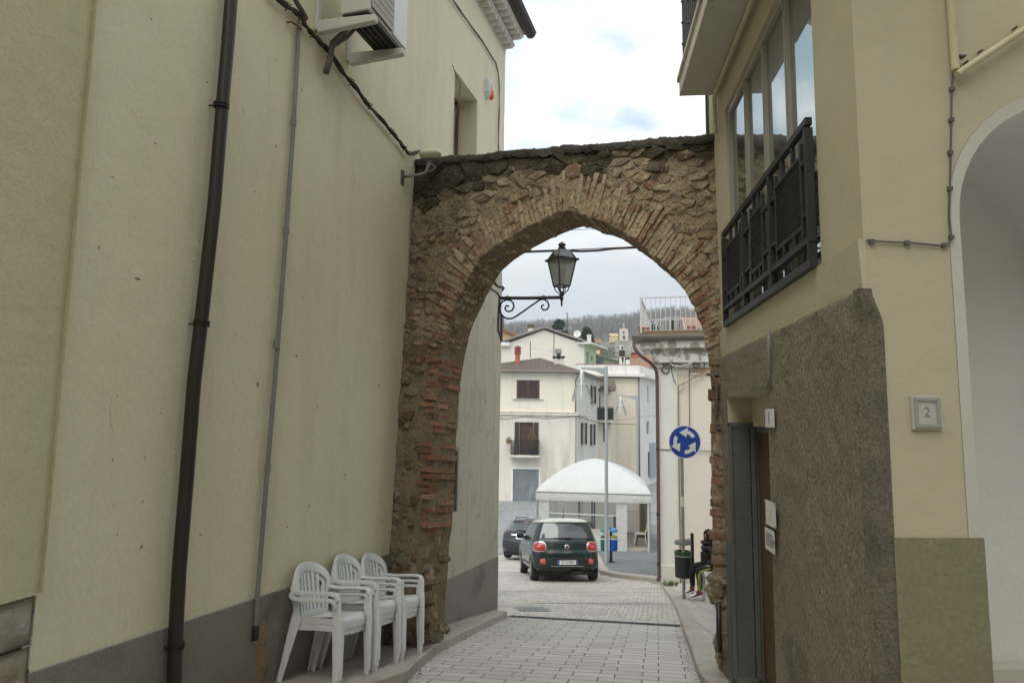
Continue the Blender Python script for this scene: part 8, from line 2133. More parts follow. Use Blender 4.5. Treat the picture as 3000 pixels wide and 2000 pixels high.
# ================================================================== cars
class Car:
    def __init__(s, loc, az, pitch, zs, roof):
        s.loc = V(loc); a_ = R(az); s.fw = V((math.sin(a_), math.cos(a_), 0)); s.rt = V((math.cos(a_), -math.sin(a_), 0)); s.fw = (s.fw + V((0, 0, pitch))).normalized(); s.up = s.rt.cross(s.fw)
        s.zs = zs        # list of (z, half width, y rear, y front, corner radius, crown)
    def par(s, z):
        Z = s.zs
        if z <= Z[0][0]: return Z[0][1:]
        for a_, b_ in zip(Z, Z[1:]):
            if z <= b_[0]:
                t = (z - a_[0]) / (b_[0] - a_[0]); return tuple(x + (y - x) * t for x, y in zip(a_[1:], b_[1:]))
        return Z[-1][1:]
    def g(s, x, y, z): return s.loc + s.rt * x + s.fw * y + s.up * z
    def rear(s, u, z, off=0):
        w, yr, yf, r, cr = s.par(z); a_ = .72
        if abs(u) <= a_: x = u / a_ * (w - r); y = yr + cr * (x / w) ** 2; nx, ny = 2 * cr * x / w / w, -1
        else:
            th = (abs(u) - a_) / (1 - a_) * math.pi / 2; sg = 1 if u > 0 else -1
            x = sg * (w - r + r * math.sin(th)); y = yr + cr * ((w - r) / w) ** 2 + r * (1 - math.cos(th)) + cr * .3 * math.sin(th); nx, ny = sg * math.sin(th), -math.cos(th)
        l = math.hypot(nx, ny); return s.g(x + nx / l * off, y + ny / l * off, z)
    def side(s, sg, y, z, off=0):
        w, yr, yf, r, cr = s.par(z); return s.g(sg * (w + off), y, z)
    def yend(s, z):
        w, yr, yf, r, cr = s.par(z); return yr + cr * ((w - r) / w) ** 2 + r + cr * .3
    def body(s, z0, z1, name, m, par, nz=26, cap=False):
        b = MB(); n = 0; vs = []
        for i in range(nz + 1):
            z = z0 + (z1 - z0) * i / nz; w, yr, yf, r, cr = s.par(z); ring = [s.rear(-1 + 2 * k / 36, z) for k in range(37)]
            ye = s.yend(z)
            for k in range(1, 13): ring.append(s.side(1, ye + (yf - .35 - ye) * k / 12, z))
            for k in range(1, 13): th = math.pi * k / 12; ring.append(s.g((w - 0) * math.cos(th) if False else w * math.cos(th), yf - .35 + .35 * math.sin(th), z))
            for k in range(1, 12): ring.append(s.side(-1, yf - .35 - (yf - .35 - ye) * k / 12, z))
            n = len(ring); vs += ring
        b.add(vs, [(i * n + k, i * n + (k + 1) % n, (i + 1) * n + (k + 1) % n, (i + 1) * n + k) for i in range(nz) for k in range(n)])
        if cap: b.add(vs[-n:], [tuple(range(n))])
        return b.build(name, m, par, smooth=True, auto=60, weld=True)
    def rpatch(s, u0, u1, z0, z1, name, m, par, off=.004, nu=16, nz=8, fn=None, thick=0):
        b = MB()
        def f(a_, c_):
            z = z0 + (z1 - z0) * c_; k = fn(c_) if fn else 1; uu = (u0 + u1) / 2 + ((u1 - u0) / 2) * (2 * a_ - 1) * k; return s.rear(uu, z, off)
        b.grid(f, nu, nz); return b.build(name, m, par, smooth=True)
    def spatch(s, sg, pts, name, m, par, off=.004):
        """polygon on the car's side given as (y, z) points, filled as a fan of strips between lower and upper chains"""
        b = MB(); lo, hi = pts; n = 10
        def ch(c, t):
            x = t * (len(c) - 1); i = min(len(c) - 2, int(x)); f_ = x - i; return (c[i][0] + (c[i + 1][0] - c[i][0]) * f_, c[i][1] + (c[i + 1][1] - c[i][1]) * f_)
        def f(a_, c_): p, q_ = ch(lo, a_), ch(hi, a_); return s.side(sg, p[0] + (q_[0] - p[0]) * c_, p[1] + (q_[1] - p[1]) * c_, off)
        b.grid(f, 14, 6); return b.build(name, m, par, smooth=True)
    def blob(s, u0, z0, du, dz, h, name, m, par, base=.003, sq=2.6, n=28):
        b = MB(); vs = [s.rear(u0, z0, base + h)]; rs = (.35, .65, .85, .96, 1.0)
        for r in rs:
            for k in range(n):
                a_ = 2 * math.pi * k / n; cx, sz_ = math.cos(a_), math.sin(a_); q_ = (abs(cx) ** sq + abs(sz_) ** sq) ** (-1 / sq); vs.append(s.rear(u0 + du * r * cx * q_, z0 + dz * r * sz_ * q_, base + h * (1 - r ** 3)))
        fs = [(0, 1 + k, 1 + (k + 1) % n) for k in range(n)]
        for i in range(len(rs) - 1): fs += [(1 + i * n + k, 1 + i * n + (k + 1) % n, 1 + (i + 1) * n + (k + 1) % n, 1 + (i + 1) * n + k) for k in range(n)]
        b.add(vs, fs); return b.build(name, m, par, smooth=True)
    def wheel(s, sg, y, r, par, wd=.20, spokes=10):
        w = s.par(.4)[0]; c_ = s.g(sg * (w - wd / 2 + .015), y, r); ax = s.rt * sg
        rot = Matrix((s.fw, s.up, ax)).transposed()
        b = MB(); b.lathe([(r * .62, -wd / 2), (r * .92, -wd / 2), (r, -wd / 2 + .03), (r, wd / 2 - .03), (r * .92, wd / 2), (r * .66, wd / 2 + .004), (r * .64, wd / 2 - .03)], c_, 32, rot=rot); wh = b.build('wheel', MT['rubber'], par, smooth=True, auto=40)
        b = MB(); b.lathe([(r * .655, wd / 2 - .06), (r * .655, wd / 2 + .006), (r * .61, wd / 2 + .006), (r * .60, wd / 2 - .03)], c_, 32, rot=rot)
        for k in range(spokes):
            a_ = 2 * math.pi * k / spokes; d = s.fw * math.cos(a_) + s.up * math.sin(a_); b.bar(c_ + ax * (wd / 2 - .005) + d * r * .08, c_ + ax * (wd / 2 - .012) + d * r * .62, .035, .02, up=ax)
        b.lathe([(r * .16, wd / 2 - .03), (r * .16, wd / 2 + .002), (.01, wd / 2 + .008)], c_, 14, rot=rot); b.build('rim', MT['alloy'], wh)
        b = MB(); b.lathe([(r * .6, wd / 2 - .07), (r * .6, wd / 2 - .06)], c_, 24, rot=rot); b.build('brake_disc', MT['black'], wh)
        b = MB(); n = 22; vs = []
        for k in range(n + 1):
            a_ = -.25 + (math.pi + .5) * k / n; d = s.fw * math.cos(a_) + s.up * math.sin(a_)
            for rr, o in ((r * 1.0, .004), (r * 1.14, .008), (r * 1.20, .002)):
                q_ = s.g(0, y, r) + d * rr; zz = (q_ - s.loc).dot(s.up); yy = (q_ - s.loc).dot(s.fw); ww = s.par(zz)[0]; vs.append(s.g(sg * (ww + o), yy, zz))
        b.add(vs, [(k * 3 + j, k * 3 + j + 1, k * 3 + j + 4, k * 3 + j + 3) for k in range(n) for j in range(2)]); b.build('wheel_arch', MT['bin_dark'], par, smooth=True)
        return wh
    def plate(s, z0, txt, par, half=.26, y_off=.012, hgt=.055, xc=0.0):
        c_ = s.rear(0, z0, y_off); n_ = -s.fw; x_ = s.rt; u_ = s.up; c_ = c_ + x_ * xc
        t0 = s.rear(0, z0 - .05, y_off); t1 = s.rear(0, z0 + .05, y_off); u_ = (t1 - t0).normalized(); n_ = x_.cross(u_)
        def bx_(x0, x1, h0, h1, o0, o1, name, m, par_):
            b = MB(); b.hexa([c_ + x_ * x + u_ * h + n_ * o for h in (h0, h1) for x, o in ((x0, o0), (x1, o0), (x1, o1), (x0, o1))]); return b.build(name, m, par_)
        p = bx_(-half, half, -hgt, hgt, 0, .008, 'licence_plate', MT['plate_white'], par)
        bx_(-half + .004, -half + .044, -hgt + .004, hgt - .004, .008, .0095, 'country_band', MT['plate_blue'], p); bx_(half - .044, half - .004, -hgt + .004, hgt - .004, .008, .0095, 'year_band', MT['plate_blue'], p)
        bx_(-half - .012, half + .012, -hgt - .012, -hgt, 0, .012, 'plate_frame', MT['bin_dark'], p); bx_(-half - .012, half + .012, hgt, hgt + .012, 0, .012, 'plate_frame', MT['bin_dark'], p)
        text('plate_lettering', txt, .098, c_ + n_ * .0105, x_, u_, MT['plate_ink'], p, sx=.80)
        return p
def paint(name, col, rough=.25):
    m = mat(name, col, rough, tuple(c * .8 for c in col), 1.5, spec=.4, coat=.45); m.node_tree.nodes['Principled BSDF'].inputs['Coat Roughness'].default_value = .06
    return m
MT['alloy'] = mat('alloy', (0.42, 0.43, 0.44), .3, metal=.85); MT['chrome'] = mat('chrome', (0.72, 0.73, 0.74), .12, metal=1.0)
MT['plate_white'] = mat('plate_white', (0.78, 0.79, 0.76), .4); MT['plate_blue'] = mat('plate_blue', (0.02, 0.09, 0.45), .4); MT['plate_ink'] = mat('plate_ink', (0.015, 0.015, 0.018), .5)
MT['lamp_red'] = mat('lamp_red', (0.42, 0.008, 0.012), .12, (0.34, 0.008, 0.008), 18, spec=.6, coat=1.0); MT['lamp_orange'] = mat('lamp_orange', (0.58, 0.06, 0.04), .15, spec=.6, coat=1)
MT['green_paint'] = paint('green_paint', (0.004, 0.018, 0.016)); MT['white_roof'] = paint('white_roof', (0.66, 0.68, 0.60)); MT['dark_paint'] = paint('dark_paint', (0.022, 0.025, 0.030), .3)

# green hatchback
cp = gpx(1664, 1694); YG = 18.2; cp = P(1664, 1690, YG); zc_ = zg(cp.x, cp.y) + .006
dyaw = -5.0; sl_g = (zg(cp.x, cp.y + 3) - zg(cp.x, cp.y)) / 3
zsG = [(.24, .80, .20, 4.05, .26, .10), (.34, .865, .04, 4.12, .28, .12), (.50, .885, .0, 4.15, .30, .13), (.72, .885, .02, 4.15, .30, .13), (.80, .885, .05, 4.10, .30, .13), (.95, .872, .08, 3.9, .28, .13), (1.03, .855, .10, 3.3, .26, .13),
       (1.08, .835, .13, 3.05, .24, .13), (1.25, .775, .20, 2.75, .22, .12), (1.42, .715, .29, 2.45, .20, .11), (1.50, .68, .34, 2.3, .20, .10), (1.55, .64, .38, 2.15, .22, .10), (1.585, .55, .46, 2.0, .25, .10), (1.61, .38, .62, 1.8, .24, .08), (1.618, .2, .8, 1.6, .15, .05)]
cg = Car((cp.x, cp.y, zc_), dyaw, sl_g, zsG, None)
car = thing('green_car', 'dark green hatchback with white roof seen from behind in the lane', 'car', (cp.x, cp.y, zc_))
bd = cg.body(.24, 1.505, 'body', MT['green_paint'], car, 40)
cg.body(1.508, 1.618, 'roof', MT['white_roof'], car, 14, True)
gw = cg.rpatch(-.80, .80, 1.10, 1.475, 'rear_window', MT['glass_car'], car, .006, 24, 10, lambda c: 1 - .02 * c)
cg.rpatch(-.86, .86, 1.075, 1.10, 'window_trim', MT['black'], car, .004, 24, 2)
for sg in (-1, 1):
    cg.spatch(sg, ([(.55, 1.09), (2.85, 1.07)], [(.62, 1.45), (2.28, 1.45)]), 'side_window', MT['glass_car'], car)
    for y in (1.05, 1.72): cg.spatch(sg, ([(y - .02, 1.08), (y + .02, 1.08)], [(y - .02, 1.46), (y + .02, 1.46)]), 'pillar', MT['black'], car, .007)
    for y0, y1 in ((.93, .96), (1.9, 1.93)): cg.spatch(sg, ([(y0, .42), (y1 - .02, .42)], [(y0, 1.06), (y1 - .02, 1.06)]), 'door_seam', MT['black'], car, .003)
    cg.spatch(sg, ([(.95, .40), (2.9, .40)], [(.95, .47), (2.9, .47)]), 'side_moulding', MT['bin_dark'], car, .012)
    cg.spatch(sg, ([(1.0, .475), (2.85, .475)], [(1.0, .492), (2.85, .492)]), 'chrome_strip', MT['chrome'], car, .014)
    for y in (1.12, 2.05):
        b = MB(); b.tube([cg.side(sg, y - .09, .93, .01), cg.side(sg, y - .07, .93, .04), cg.side(sg, y + .07, .93, .04), cg.side(sg, y + .09, .93, .01)], .013, 7); b.build('door_handle', MT['chrome'], car, smooth=True)
    b = MB(); lumpc = cg.side(sg, 2.72, 1.11, .13); 
    def mir(u, v, lumpc=lumpc): th = math.pi * u; ph = 2 * math.pi * v; return lumpc + cg.rt * (.12 * math.sin(th) * math.cos(ph)) + cg.fw * (.07 * math.cos(th)) + cg.up * (.085 * math.sin(th) * math.sin(ph))
    b.grid(mir, 10, 16); b.tube([cg.side(sg, 2.75, 1.06, -.02), lumpc], .022, 6); mo_ = b.build('door_mirror', MT['bin_dark'], car, smooth=True)
    b = MB(); vs = [lumpc - cg.fw * .066 + cg.rt * .10 * math.cos(k * math.pi / 8) + cg.up * .07 * math.sin(k * math.pi / 8) for k in range(16)]; b.add(vs, [tuple(range(16))]); b.build('mirror_glass', MT['glass_car'], mo_)
    cg.wheel(sg, .70, .315, car); cg.wheel(sg, 3.30, .315, car)
    tl_ = cg.blob(sg * .80, .885, .125, .115, .035, 'tail_light', MT['lamp_red'], car); cg.blob(sg * .80, .885, .145, .130, .016, 'light_bezel', MT['chrome'], tl_, .001)
    cg.blob(sg * .80, .885, .04, .035, .008, 'light_core', MT['lamp_orange'], tl_, .036)
    rf_ = cg.blob(sg * .745, .515, .045, .060, .012, 'reflector', MT['lamp_orange'], car, .008, 3); cg.blob(sg * .745, .515, .054, .070, .006, 'reflector_bezel', MT['lamp_red'], rf_, .006, 3)
cg.rpatch(-.86, .86, .42, .615, 'bumper_insert', MT['bin_dark'], car, .005, 24, 6, lambda c: .93 + .07 * c)
cg.rpatch(-.52, .52, .395, .405, 'bumper_trim', MT['chrome'], car, .010, 20, 1)
cg.rpatch(-.90, .90, .25, .33, 'lower_valance', MT['green_paint'], car, .006, 24, 3)
cg.rpatch(-.80, .80, .66, .668, 'tailgate_seam', MT['black'], car, .003, 24, 1)
cg.plate(.50, 'ET 019BA', car)
b = MB(); bc_ = cg.rear(0, .875, .004); u_ = (cg.rear(0, .90, 0) - cg.rear(0, .85, 0)).normalized(); n_ = cg.rt.cross(u_); rot = Matrix((cg.rt, u_, n_)).transposed()
b.lathe([(.062, 0), (.062, .010), (.052, .013)], bc_, 24, rot=rot); bg_ = b.build('badge', MT['chrome'], car, smooth=True, auto=40)
b = MB(); b.lathe([(.046, .0132), (.046, .0142)], bc_, 20, rot=rot); b.build('badge_field', mat('badge_red', (0.14, 0.012, 0.02), .3), bg_)
text('badge_lettering', 'FIAT', .036, bc_ + n_ * .0152, cg.rt, u_, MT['chrome'], bg_, sx=.9)
text('model_lettering', '500', .088, cg.rear(0, .755, .007), cg.rt, u_, MT['chrome'], car, sx=1.5)
b = MB(); b.tube([cg.rear(.14, 1.085, .02), cg.rear(0, 1.10, .028), cg.rear(-.42, 1.10, .024)], [.03, .018, .006], 7); b.build('wiper', MT['black'], car, smooth=True)
cg.rpatch(-.28, .28, 1.488, 1.512, 'brake_light', MT['black'], car, .012, 10, 2)
b = MB(); b.tube([cg.g(.0, .62, 1.60), cg.g(.0, .60, 1.66), cg.g(.02, .55, 1.86)], [.02, .010, .004], 6); b.build('antenna', MT['black'], car, smooth=True)
b = MB()
for sg in (-1, 1): b.tube([cg.g(sg * .56, .75, 1.60), cg.g(sg * .58, .95, 1.64), cg.g(sg * .58, 1.9, 1.64), cg.g(sg * .56, 2.1, 1.59)], .014, 7)
b.build('roof_rails', MT['alloy'], car, smooth=True)
b = MB(); b.hexa([cg.g(x, y, z) for z in (.17, .30) for x, y in ((-.7, .25), (.7, .25), (.7, 3.9), (-.7, 3.9))]); b.build('underbody', MT['black'], car)
b = MB(); b.hexa([cg.g(x, y, z) for z in (.20, .27) for x, y in ((.12, .12), (.40, .12), (.40, .5), (.12, .5))]); b.build('silencer', MT['dark_metal'], car)
b = MB(); 
for x in (-.36, .36): b.hexa([cg.g(x + dx, y, z) for z in (.95, 1.30) for dx, y in ((-.17, .95), (.17, .95), (.17, 1.05), (-.17, 1.05))])
b.build('rear_seats', MT['black'], car)

# dark estate farther away
YD = 26.3; cp = P(1524, 1628, YD); zc_ = zg(cp.x, cp.y) + .006; sl_d = (zg(cp.x + .9, cp.y + 3) - zg(cp.x, cp.y)) / 3.1
zsD = [(.24, .80, .22, 4.3, .28, .14), (.36, .875, .05, 4.45, .32, .16), (.50, .90, .0, 4.5, .34, .17), (.70, .90, .02, 4.5, .34, .17), (.76, .90, .06, 4.45, .34, .17), (.92, .885, .10, 4.2, .30, .17), (1.0, .865, .15, 3.6, .28, .17),
       (1.05, .845, .20, 3.3, .26, .16), (1.20, .775, .38, 3.0, .24, .15), (1.36, .70, .56, 2.6, .22, .13), (1.42, .66, .58, 2.4, .22, .12), (1.46, .59, .64, 2.2, .25, .10), (1.49, .42, .78, 2.0, .24, .08), (1.50, .2, 1.0, 1.8, .15, .05)]
cd_ = Car((cp.x, cp.y, zc_), 20.0, sl_d, zsD, None)
car2 = thing('dark_estate_car', 'dark grey estate car half hidden behind the green hatchback', 'car', (cp.x, cp.y, zc_))
cd_.body(.24, 1.50, 'body', MT['dark_paint'], car2, 44, True)
cd_.rpatch(-.86, .86, 1.06, 1.36, 'rear_window', MT['glass_car'], car2, .006, 24, 8)
cd_.rpatch(-.80, .80, 1.375, 1.41, 'spoiler', MT['black'], car2, .05, 24, 3)
cd_.rpatch(-.16, .16, 1.395, 1.408, 'brake_light', MT['lamp_red'], car2, .056, 8, 1)
cd_.rpatch(-.55, .55, .905, .955, 'chrome_bar', MT['chrome'], car2, .02, 20, 3)
cd_.rpatch(-.52, .52, .715, .90, 'plate_recess', MT['bin_dark'], car2, .004, 16, 4, lambda c: .82 + .18 * c)
cd_.plate(.83, 'FA 095PD', car2, y_off=.02)
cd_.rpatch(-.97, .97, .50, .515, 'bumper_seam', MT['black'], car2, .004, 24, 1); cd_.rpatch(-.97, .97, .665, .68, 'bumper_seam', MT['black'], car2, .004, 24, 1)
b = MB(); bc_ = cd_.rear(0, .93, .022); b.lathe([(.05, 0), (.045, .01)], bc_, 18, rot=Matrix((cd_.rt, cd_.up, -cd_.fw)).transposed(), sy=.6); b.build('badge', MT['chrome'], car2)
for sg in (-1, 1):
    cd_.blob(sg * .93, 1.02, .05, .17, .012, 'tail_light', MT['lamp_red'], car2, .004, 3); cd_.blob(sg * .90, .42, .05, .03, .004, 'reflector', MT['lamp_red'], car2, .004, 3)
    cd_.spatch(sg, ([(.75, 1.07), (3.1, 1.05)], [(1.0, 1.38), (2.4, 1.40)]), 'side_window', MT['glass_car'], car2); cd_.wheel(sg, .85, .315, car2); cd_.wheel(sg, 3.5, .315, car2)
b = MB(); b.tube([cd_.rear(.12, 1.07, .02), cd_.rear(.05, 1.09, .03), cd_.rear(-.35, 1.095, .024)], [.03, .02, .006], 7); b.build('wiper', MT['black'], car2, smooth=True)
b = MB()
for sg in (-1, 1): b.tube([cd_.g(sg * .56, .85, 1.46), cd_.g(sg * .60, 1.05, 1.53), cd_.g(sg * .60, 2.2, 1.53), cd_.g(sg * .56, 2.4, 1.47)], .016, 7)
b.build('roof_rails', MT['black'], car2, smooth=True)
b = MB(); b.hexa([cd_.g(x, y, z) for z in (.17, .30) for x, y in ((-.7, .25), (.7, .25), (.7, 4.2), (-.7, 4.2))]); b.build('underbody', MT['black'], car2)
# ================================================================== stacks of white plastic armchairs
def ribbon(bb, pts, wid, thk, side):
    """swept rectangular strip: side gives the width direction at each point"""
    n = len(pts); vs = []
    for i, p in enumerate(pts):
        p = V(p); t = (V(pts[min(i + 1, n - 1)]) - V(pts[max(i - 1, 0)])).normalized(); s = V(side[i] if isinstance(side, list) else side); s = (s - t * s.dot(t)).normalized(); u = t.cross(s)
        w_ = wid[i] if isinstance(wid, list) else wid; k = thk[i] if isinstance(thk, list) else thk
        for a_, c_ in ((-1, -.6), (-.8, -1), (.8, -1), (1, -.6), (1, .6), (.8, 1), (-.8, 1), (-1, .6)): vs.append(p + s * (w_ / 2 * a_) + u * (k / 2 * c_))
    fs = [(i * 8 + k, i * 8 + (k + 1) % 8, (i + 1) * 8 + (k + 1) % 8, (i + 1) * 8 + k) for i in range(n - 1) for k in range(8)]
    bb.add(vs, fs + [tuple(range(8))[::-1], tuple((n - 1) * 8 + k for k in range(8))])
def smooth_path(pts, n=4):
    out = []; P_ = [V(p) for p in pts]; P_ = [P_[0] * 2 - P_[1]] + P_ + [P_[-1] * 2 - P_[-2]]
    for i in range(1, len(P_) - 2):
        for k in range(n):
            t = k / n; a_, b_, c_, d_ = P_[i - 1:i + 3]
            out.append(.5 * ((2 * b_) + (c_ - a_) * t + (2 * a_ - 5 * b_ + 4 * c_ - d_) * t * t + (3 * b_ - a_ - 3 * c_ + d_) * t ** 3))
    out.append(P_[-2]); return out
def make_chair():
    c = thing('plastic_armchair', 'white', 'chair', (0, 0, 0)); WP = MT['white_plastic']
    # seat: dished panel with a rolled front edge
    b = MB()
    def seat(u, v):
        x = (u - .5); y = -.19 + .43 * v; hw_ = .205 + .025 * v; z = .415 + .025 * v - .012 * math.sin(math.pi * v) * math.cos(x * 2.6) - (0.055 * ((v - .84) / .16) ** 2 if v > .84 else 0) + .012 * (2 * abs(x)) ** 4
        return V((x * 2 * hw_, y - (.012 * ((v - .84) / .16) ** 2 if v > .84 else 0), z))
    b.grid(seat, 12, 18)
    for sx_ in (-1, 1): ribbon(b, [(sx_ * .205, -.19, .398), (sx_ * .22, .0, .405), (sx_ * .229, .22, .405)], .012, .045, (1, 0, 0))
    ribbon(b, [(-.20, -.19, .395), (.20, -.19, .395)], .012, .04, (0, 1, 0)); ribbon(b, [(-.225, .222, .375), (0, .236, .372), (.225, .222, .375)], .012, .05, (0, 1, 0))
    o = b.build('seat', WP, c, smooth=True, auto=50)
    sm = o.modifiers.new('thick', 'SOLIDIFY'); sm.thickness = .006; sm.offset = -1
    # backrest: arched top band and seven upright slats
    b = MB()
    def bk_(x, z):   # the back surface: leans and wraps
        t = (z - .42) / .40; return V((x, -.20 - .105 * t + .9 * x * x * (.6 + .4 * t), z))
    def topz(x): return .825 - .62 * (abs(x) / .27) ** 4 * .42
    for k in range(7):
        x0 = (k - 3) * .056; x1 = (k - 3) * .064; z1_ = topz(x1) - .075; pts = [bk_(x0 + (x1 - x0) * t / 8, .425 + (z1_ - .425) * t / 8) for t in range(9)]
        ribbon(b, pts, .034, .008, [(1, 1.4 * p.x, 0) for p in pts])
    band = []
    for k in range(25):
        a_ = math.pi * (1 - k / 24); x = .258 * math.cos(a_); z = .60 + .195 * math.sin(a_) ** .6; band.append(bk_(x, z))
    inw = [(V((0, -.3, .60)) - p) for p in band]
    ribbon(b, band, [.052 + .022 * math.sin(math.pi * k / 24) for k in range(25)], .012, [V((d.x, 0, d.z)) if d.length > 1e-3 else V((0, 0, 1)) for d in inw])
    ribbon(b, [p + V((0, -.008, 0)) - V((inw[i].x, 0, inw[i].z)).normalized() * .028 for i, p in enumerate(band)], .018, .024, [V((0, 1, 0))] * 25)
    ribbon(b, [bk_(x / 100, .437) for x in range(-20, 21, 4)], .05, .009, (0, 0, 1))
    b.build('backrest', WP, c, smooth=True, auto=45)
    for sx_ in (-1, 1):
        b = MB(); path = smooth_path([(sx_ * .250, -.258, .655), (sx_ * .264, -.215, .628), (sx_ * .273, -.12, .618), (sx_ * .279, .05, .622), (sx_ * .278, .165, .622), (sx_ * .274, .212, .606), (sx_ * .270, .228, .57)], 5)
        n = len(path); wd_ = [.050 + .012 * min(1, i / (n * .4)) for i in range(n)]
        ribbon(b, path, wd_, .013, [V((sx_ * 1.0, 0, .15)) for i in range(n)]); ribbon(b, [p + V((sx_ * .028, 0, -.010)) for p in path], .010, .026, [V((1, 0, 0))] * n)
        b.build('armrest', WP, c, smooth=True, auto=45)
        # front leg: wide flat panel from arm to floor
        b = MB(); path = [(sx_ * .270, .215, .60), (sx_ * .266, .222, .50), (sx_ * .262, .228, .42), (sx_ * .262, .240, .30), (sx_ * .264, .252, .12), (sx_ * .265, .258, 0)]
        ribbon(b, path, [.066, .064, .080, .070, .052, .042], .012, [V((0, 1, 0))] * 6); ribbon(b, [V(p) + V((-sx_ * .026, .028, 0)) for p in path[2:]], [.066, .058, .046, .038], .012, [V((1, 0, 0))] * 4)
        b.build('leg', WP, c, smooth=True, auto=45)
        b = MB(); path = [(sx_ * .225, -.205, .44), (sx_ * .232, -.225, .36), (sx_ * .244, -.262, .18), (sx_ * .254, -.298, 0)]
        ribbon(b, path, [.10, .088, .066, .046], .012, [V((0, 1, -.15))] * 4); ribbon(b, [V(p) + V((-sx_ * .024, -.03 if i else -.04, 0)) for i, p in enumerate(path)], [.066, .06, .048, .038], .012, [V((1, 0, 0))] * 4)
        b.build('leg', WP, c, smooth=True, auto=45)
        b = MB(); ribbon(b, [(sx_ * .238, -.245, .66), (sx_ * .230, -.222, .55), (sx_ * .222, -.205, .43)], [.05, .046, .06], .012, [V((.2 * sx_, 1, 0))] * 3); b.build('back_post', WP, c, smooth=True, auto=45)
    return c
proto = make_chair()
yaw = math.atan2(L.n.x, L.n.y)                    # chairs look straight out from the wall
def foot(x, y): p = gpx(x, y, .098); return p
stacks = [((1028, 1998), 2, 'nearest stack, by the grey conduit'), ((1126, 1953), 3, 'middle stack'), ((1199, 1913), 3, 'farthest stack, against the stone pier')]
names = [['topmost white plastic armchair of the nearest stack, beside the grey conduit', 'bottom white plastic armchair of the nearest two chair stack'],
         ['topmost white plastic armchair of the middle stack', 'second white plastic armchair inside the middle stack', 'bottom white plastic armchair of the middle stack'],
         ['topmost white plastic armchair of the farthest stack, against the stone pier', 'second white plastic armchair inside the farthest stack by the pier', 'bottom white plastic armchair of the farthest stack by the pier']]
first = True
for (fp, nn, _), labs in zip(stacks, names):
    lo_, hi_ = -1.0, 4.0
    for _ in range(50):                     # the stacks stand in a row along the wall
        m_ = (lo_ + hi_) / 2; q_ = L.w(m_, 0, .525); q_.z = zg(q_.x, q_.y) + .1; d_ = q_ ; px_ = 1500 + 2000 * d_.dot(_r) / d_.dot(_f)
        lo_, hi_ = (m_, hi_) if px_ < fp[0] else (lo_, m_)
    f = q_; yw = yaw + random.uniform(-.05, .05); slope = 0.16
    for k in range(nn):
        c = proto if first else copy_tree(proto); first = False
        fwd = V((math.sin(yw), math.cos(yw), 0)); h = f - fwd * (.216 - .008 * k)
        along = V((L.d.x, L.d.y, 0)); tilt = math.atan2(zg(h.x + along.x * .3, h.y + along.y * .3) - zg(h.x - along.x * .3, h.y - along.y * .3), .6)
        tz = (zg(h.x + fwd.x * .25, h.y + fwd.y * .25) - zg(h.x - fwd.x * .25, h.y - fwd.y * .25)) / .5
        base = V((h.x, h.y, zg(h.x, h.y) + .099))
        # local y is forward, local x to the chair's right (towards the camera end of the wall)
        fy = (fwd + V((0, 0, tz))).normalized(); rx = V((fwd.y, -fwd.x, 0)); rx = (rx + V((0, 0, (zg(h.x + rx.x * .25, h.y + rx.y * .25) - zg(h.x - rx.x * .25, h.y - rx.y * .25)) / .5))).normalized(); up = rx.cross(fy).normalized(); fy = up.cross(rx)
        MM = (Matrix((rx, fy, up)).transposed() @ Matrix.Diagonal((.84, .84, .93))).to_4x4(); MM.translation = base + up * (.045 * k); c.matrix_world = MM
        tag(c, labs[nn - 1 - k], 'chair', 'white plastic armchairs stacked along the left wall'); LOC[c.name] = base

# ================================================================== person on the ledge
YP2 = YP + .02
def pp(c, dy=0.0): return P(1940 + c[0] * .1786, 1500 + c[1] * .1786, YP2) + V((0, dy, 0))
def skin(name, m, nodes, edges, parent=None, loc=None, sub=2, root=0):
    loc = LOC[parent.name] if parent is not None else V(loc); me = bpy.data.meshes.new(name); me.from_pydata([tuple(V(p) - loc) for p, r in nodes], edges, []); me.materials.append(m)
    o = bpy.data.objects.new(name, me); COL.objects.link(o); LOC[name if o.name == name else o.name] = loc
    o.modifiers.new('skin', 'SKIN'); 
    for i, (p, r) in enumerate(nodes):
        sv = me.skin_vertices[0].data[i]; rr = r if isinstance(r, tuple) else (r, r); sv.radius = rr; sv.use_root = (i == root)
    s_ = o.modifiers.new('sub', 'SUBSURF'); s_.levels = sub; s_.render_levels = sub
    for p in me.polygons: p.use_smooth = True
    if parent is not None: o.parent = parent
    else: o.location = loc
    o.modifiers['skin'].use_smooth_shade = True
    return o
MT['skin'] = mat('skin', (0.50, 0.30, 0.21), .55); MT['jacket'] = mat('jacket', (0.008, 0.009, 0.010), .5, (0.014, 0.015, 0.016), 9, bump=.3, bscale=18, spec=.35)
MT['trousers'] = mat('trousers', (0.010, 0.010, 0.012), .8, (0.018, 0.018, 0.02), 12, bump=.3, bscale=30); MT['lime'] = mat('lime', (0.30, 0.38, 0.09), .75, (0.26, 0.33, 0.07), 14, bump=.3, bscale=30)
hip = pp((772, 905)); n_ = -0.10; fr_y = .11
N1, F1 = -.095, .095       # near (towards camera) and far side offsets in depth
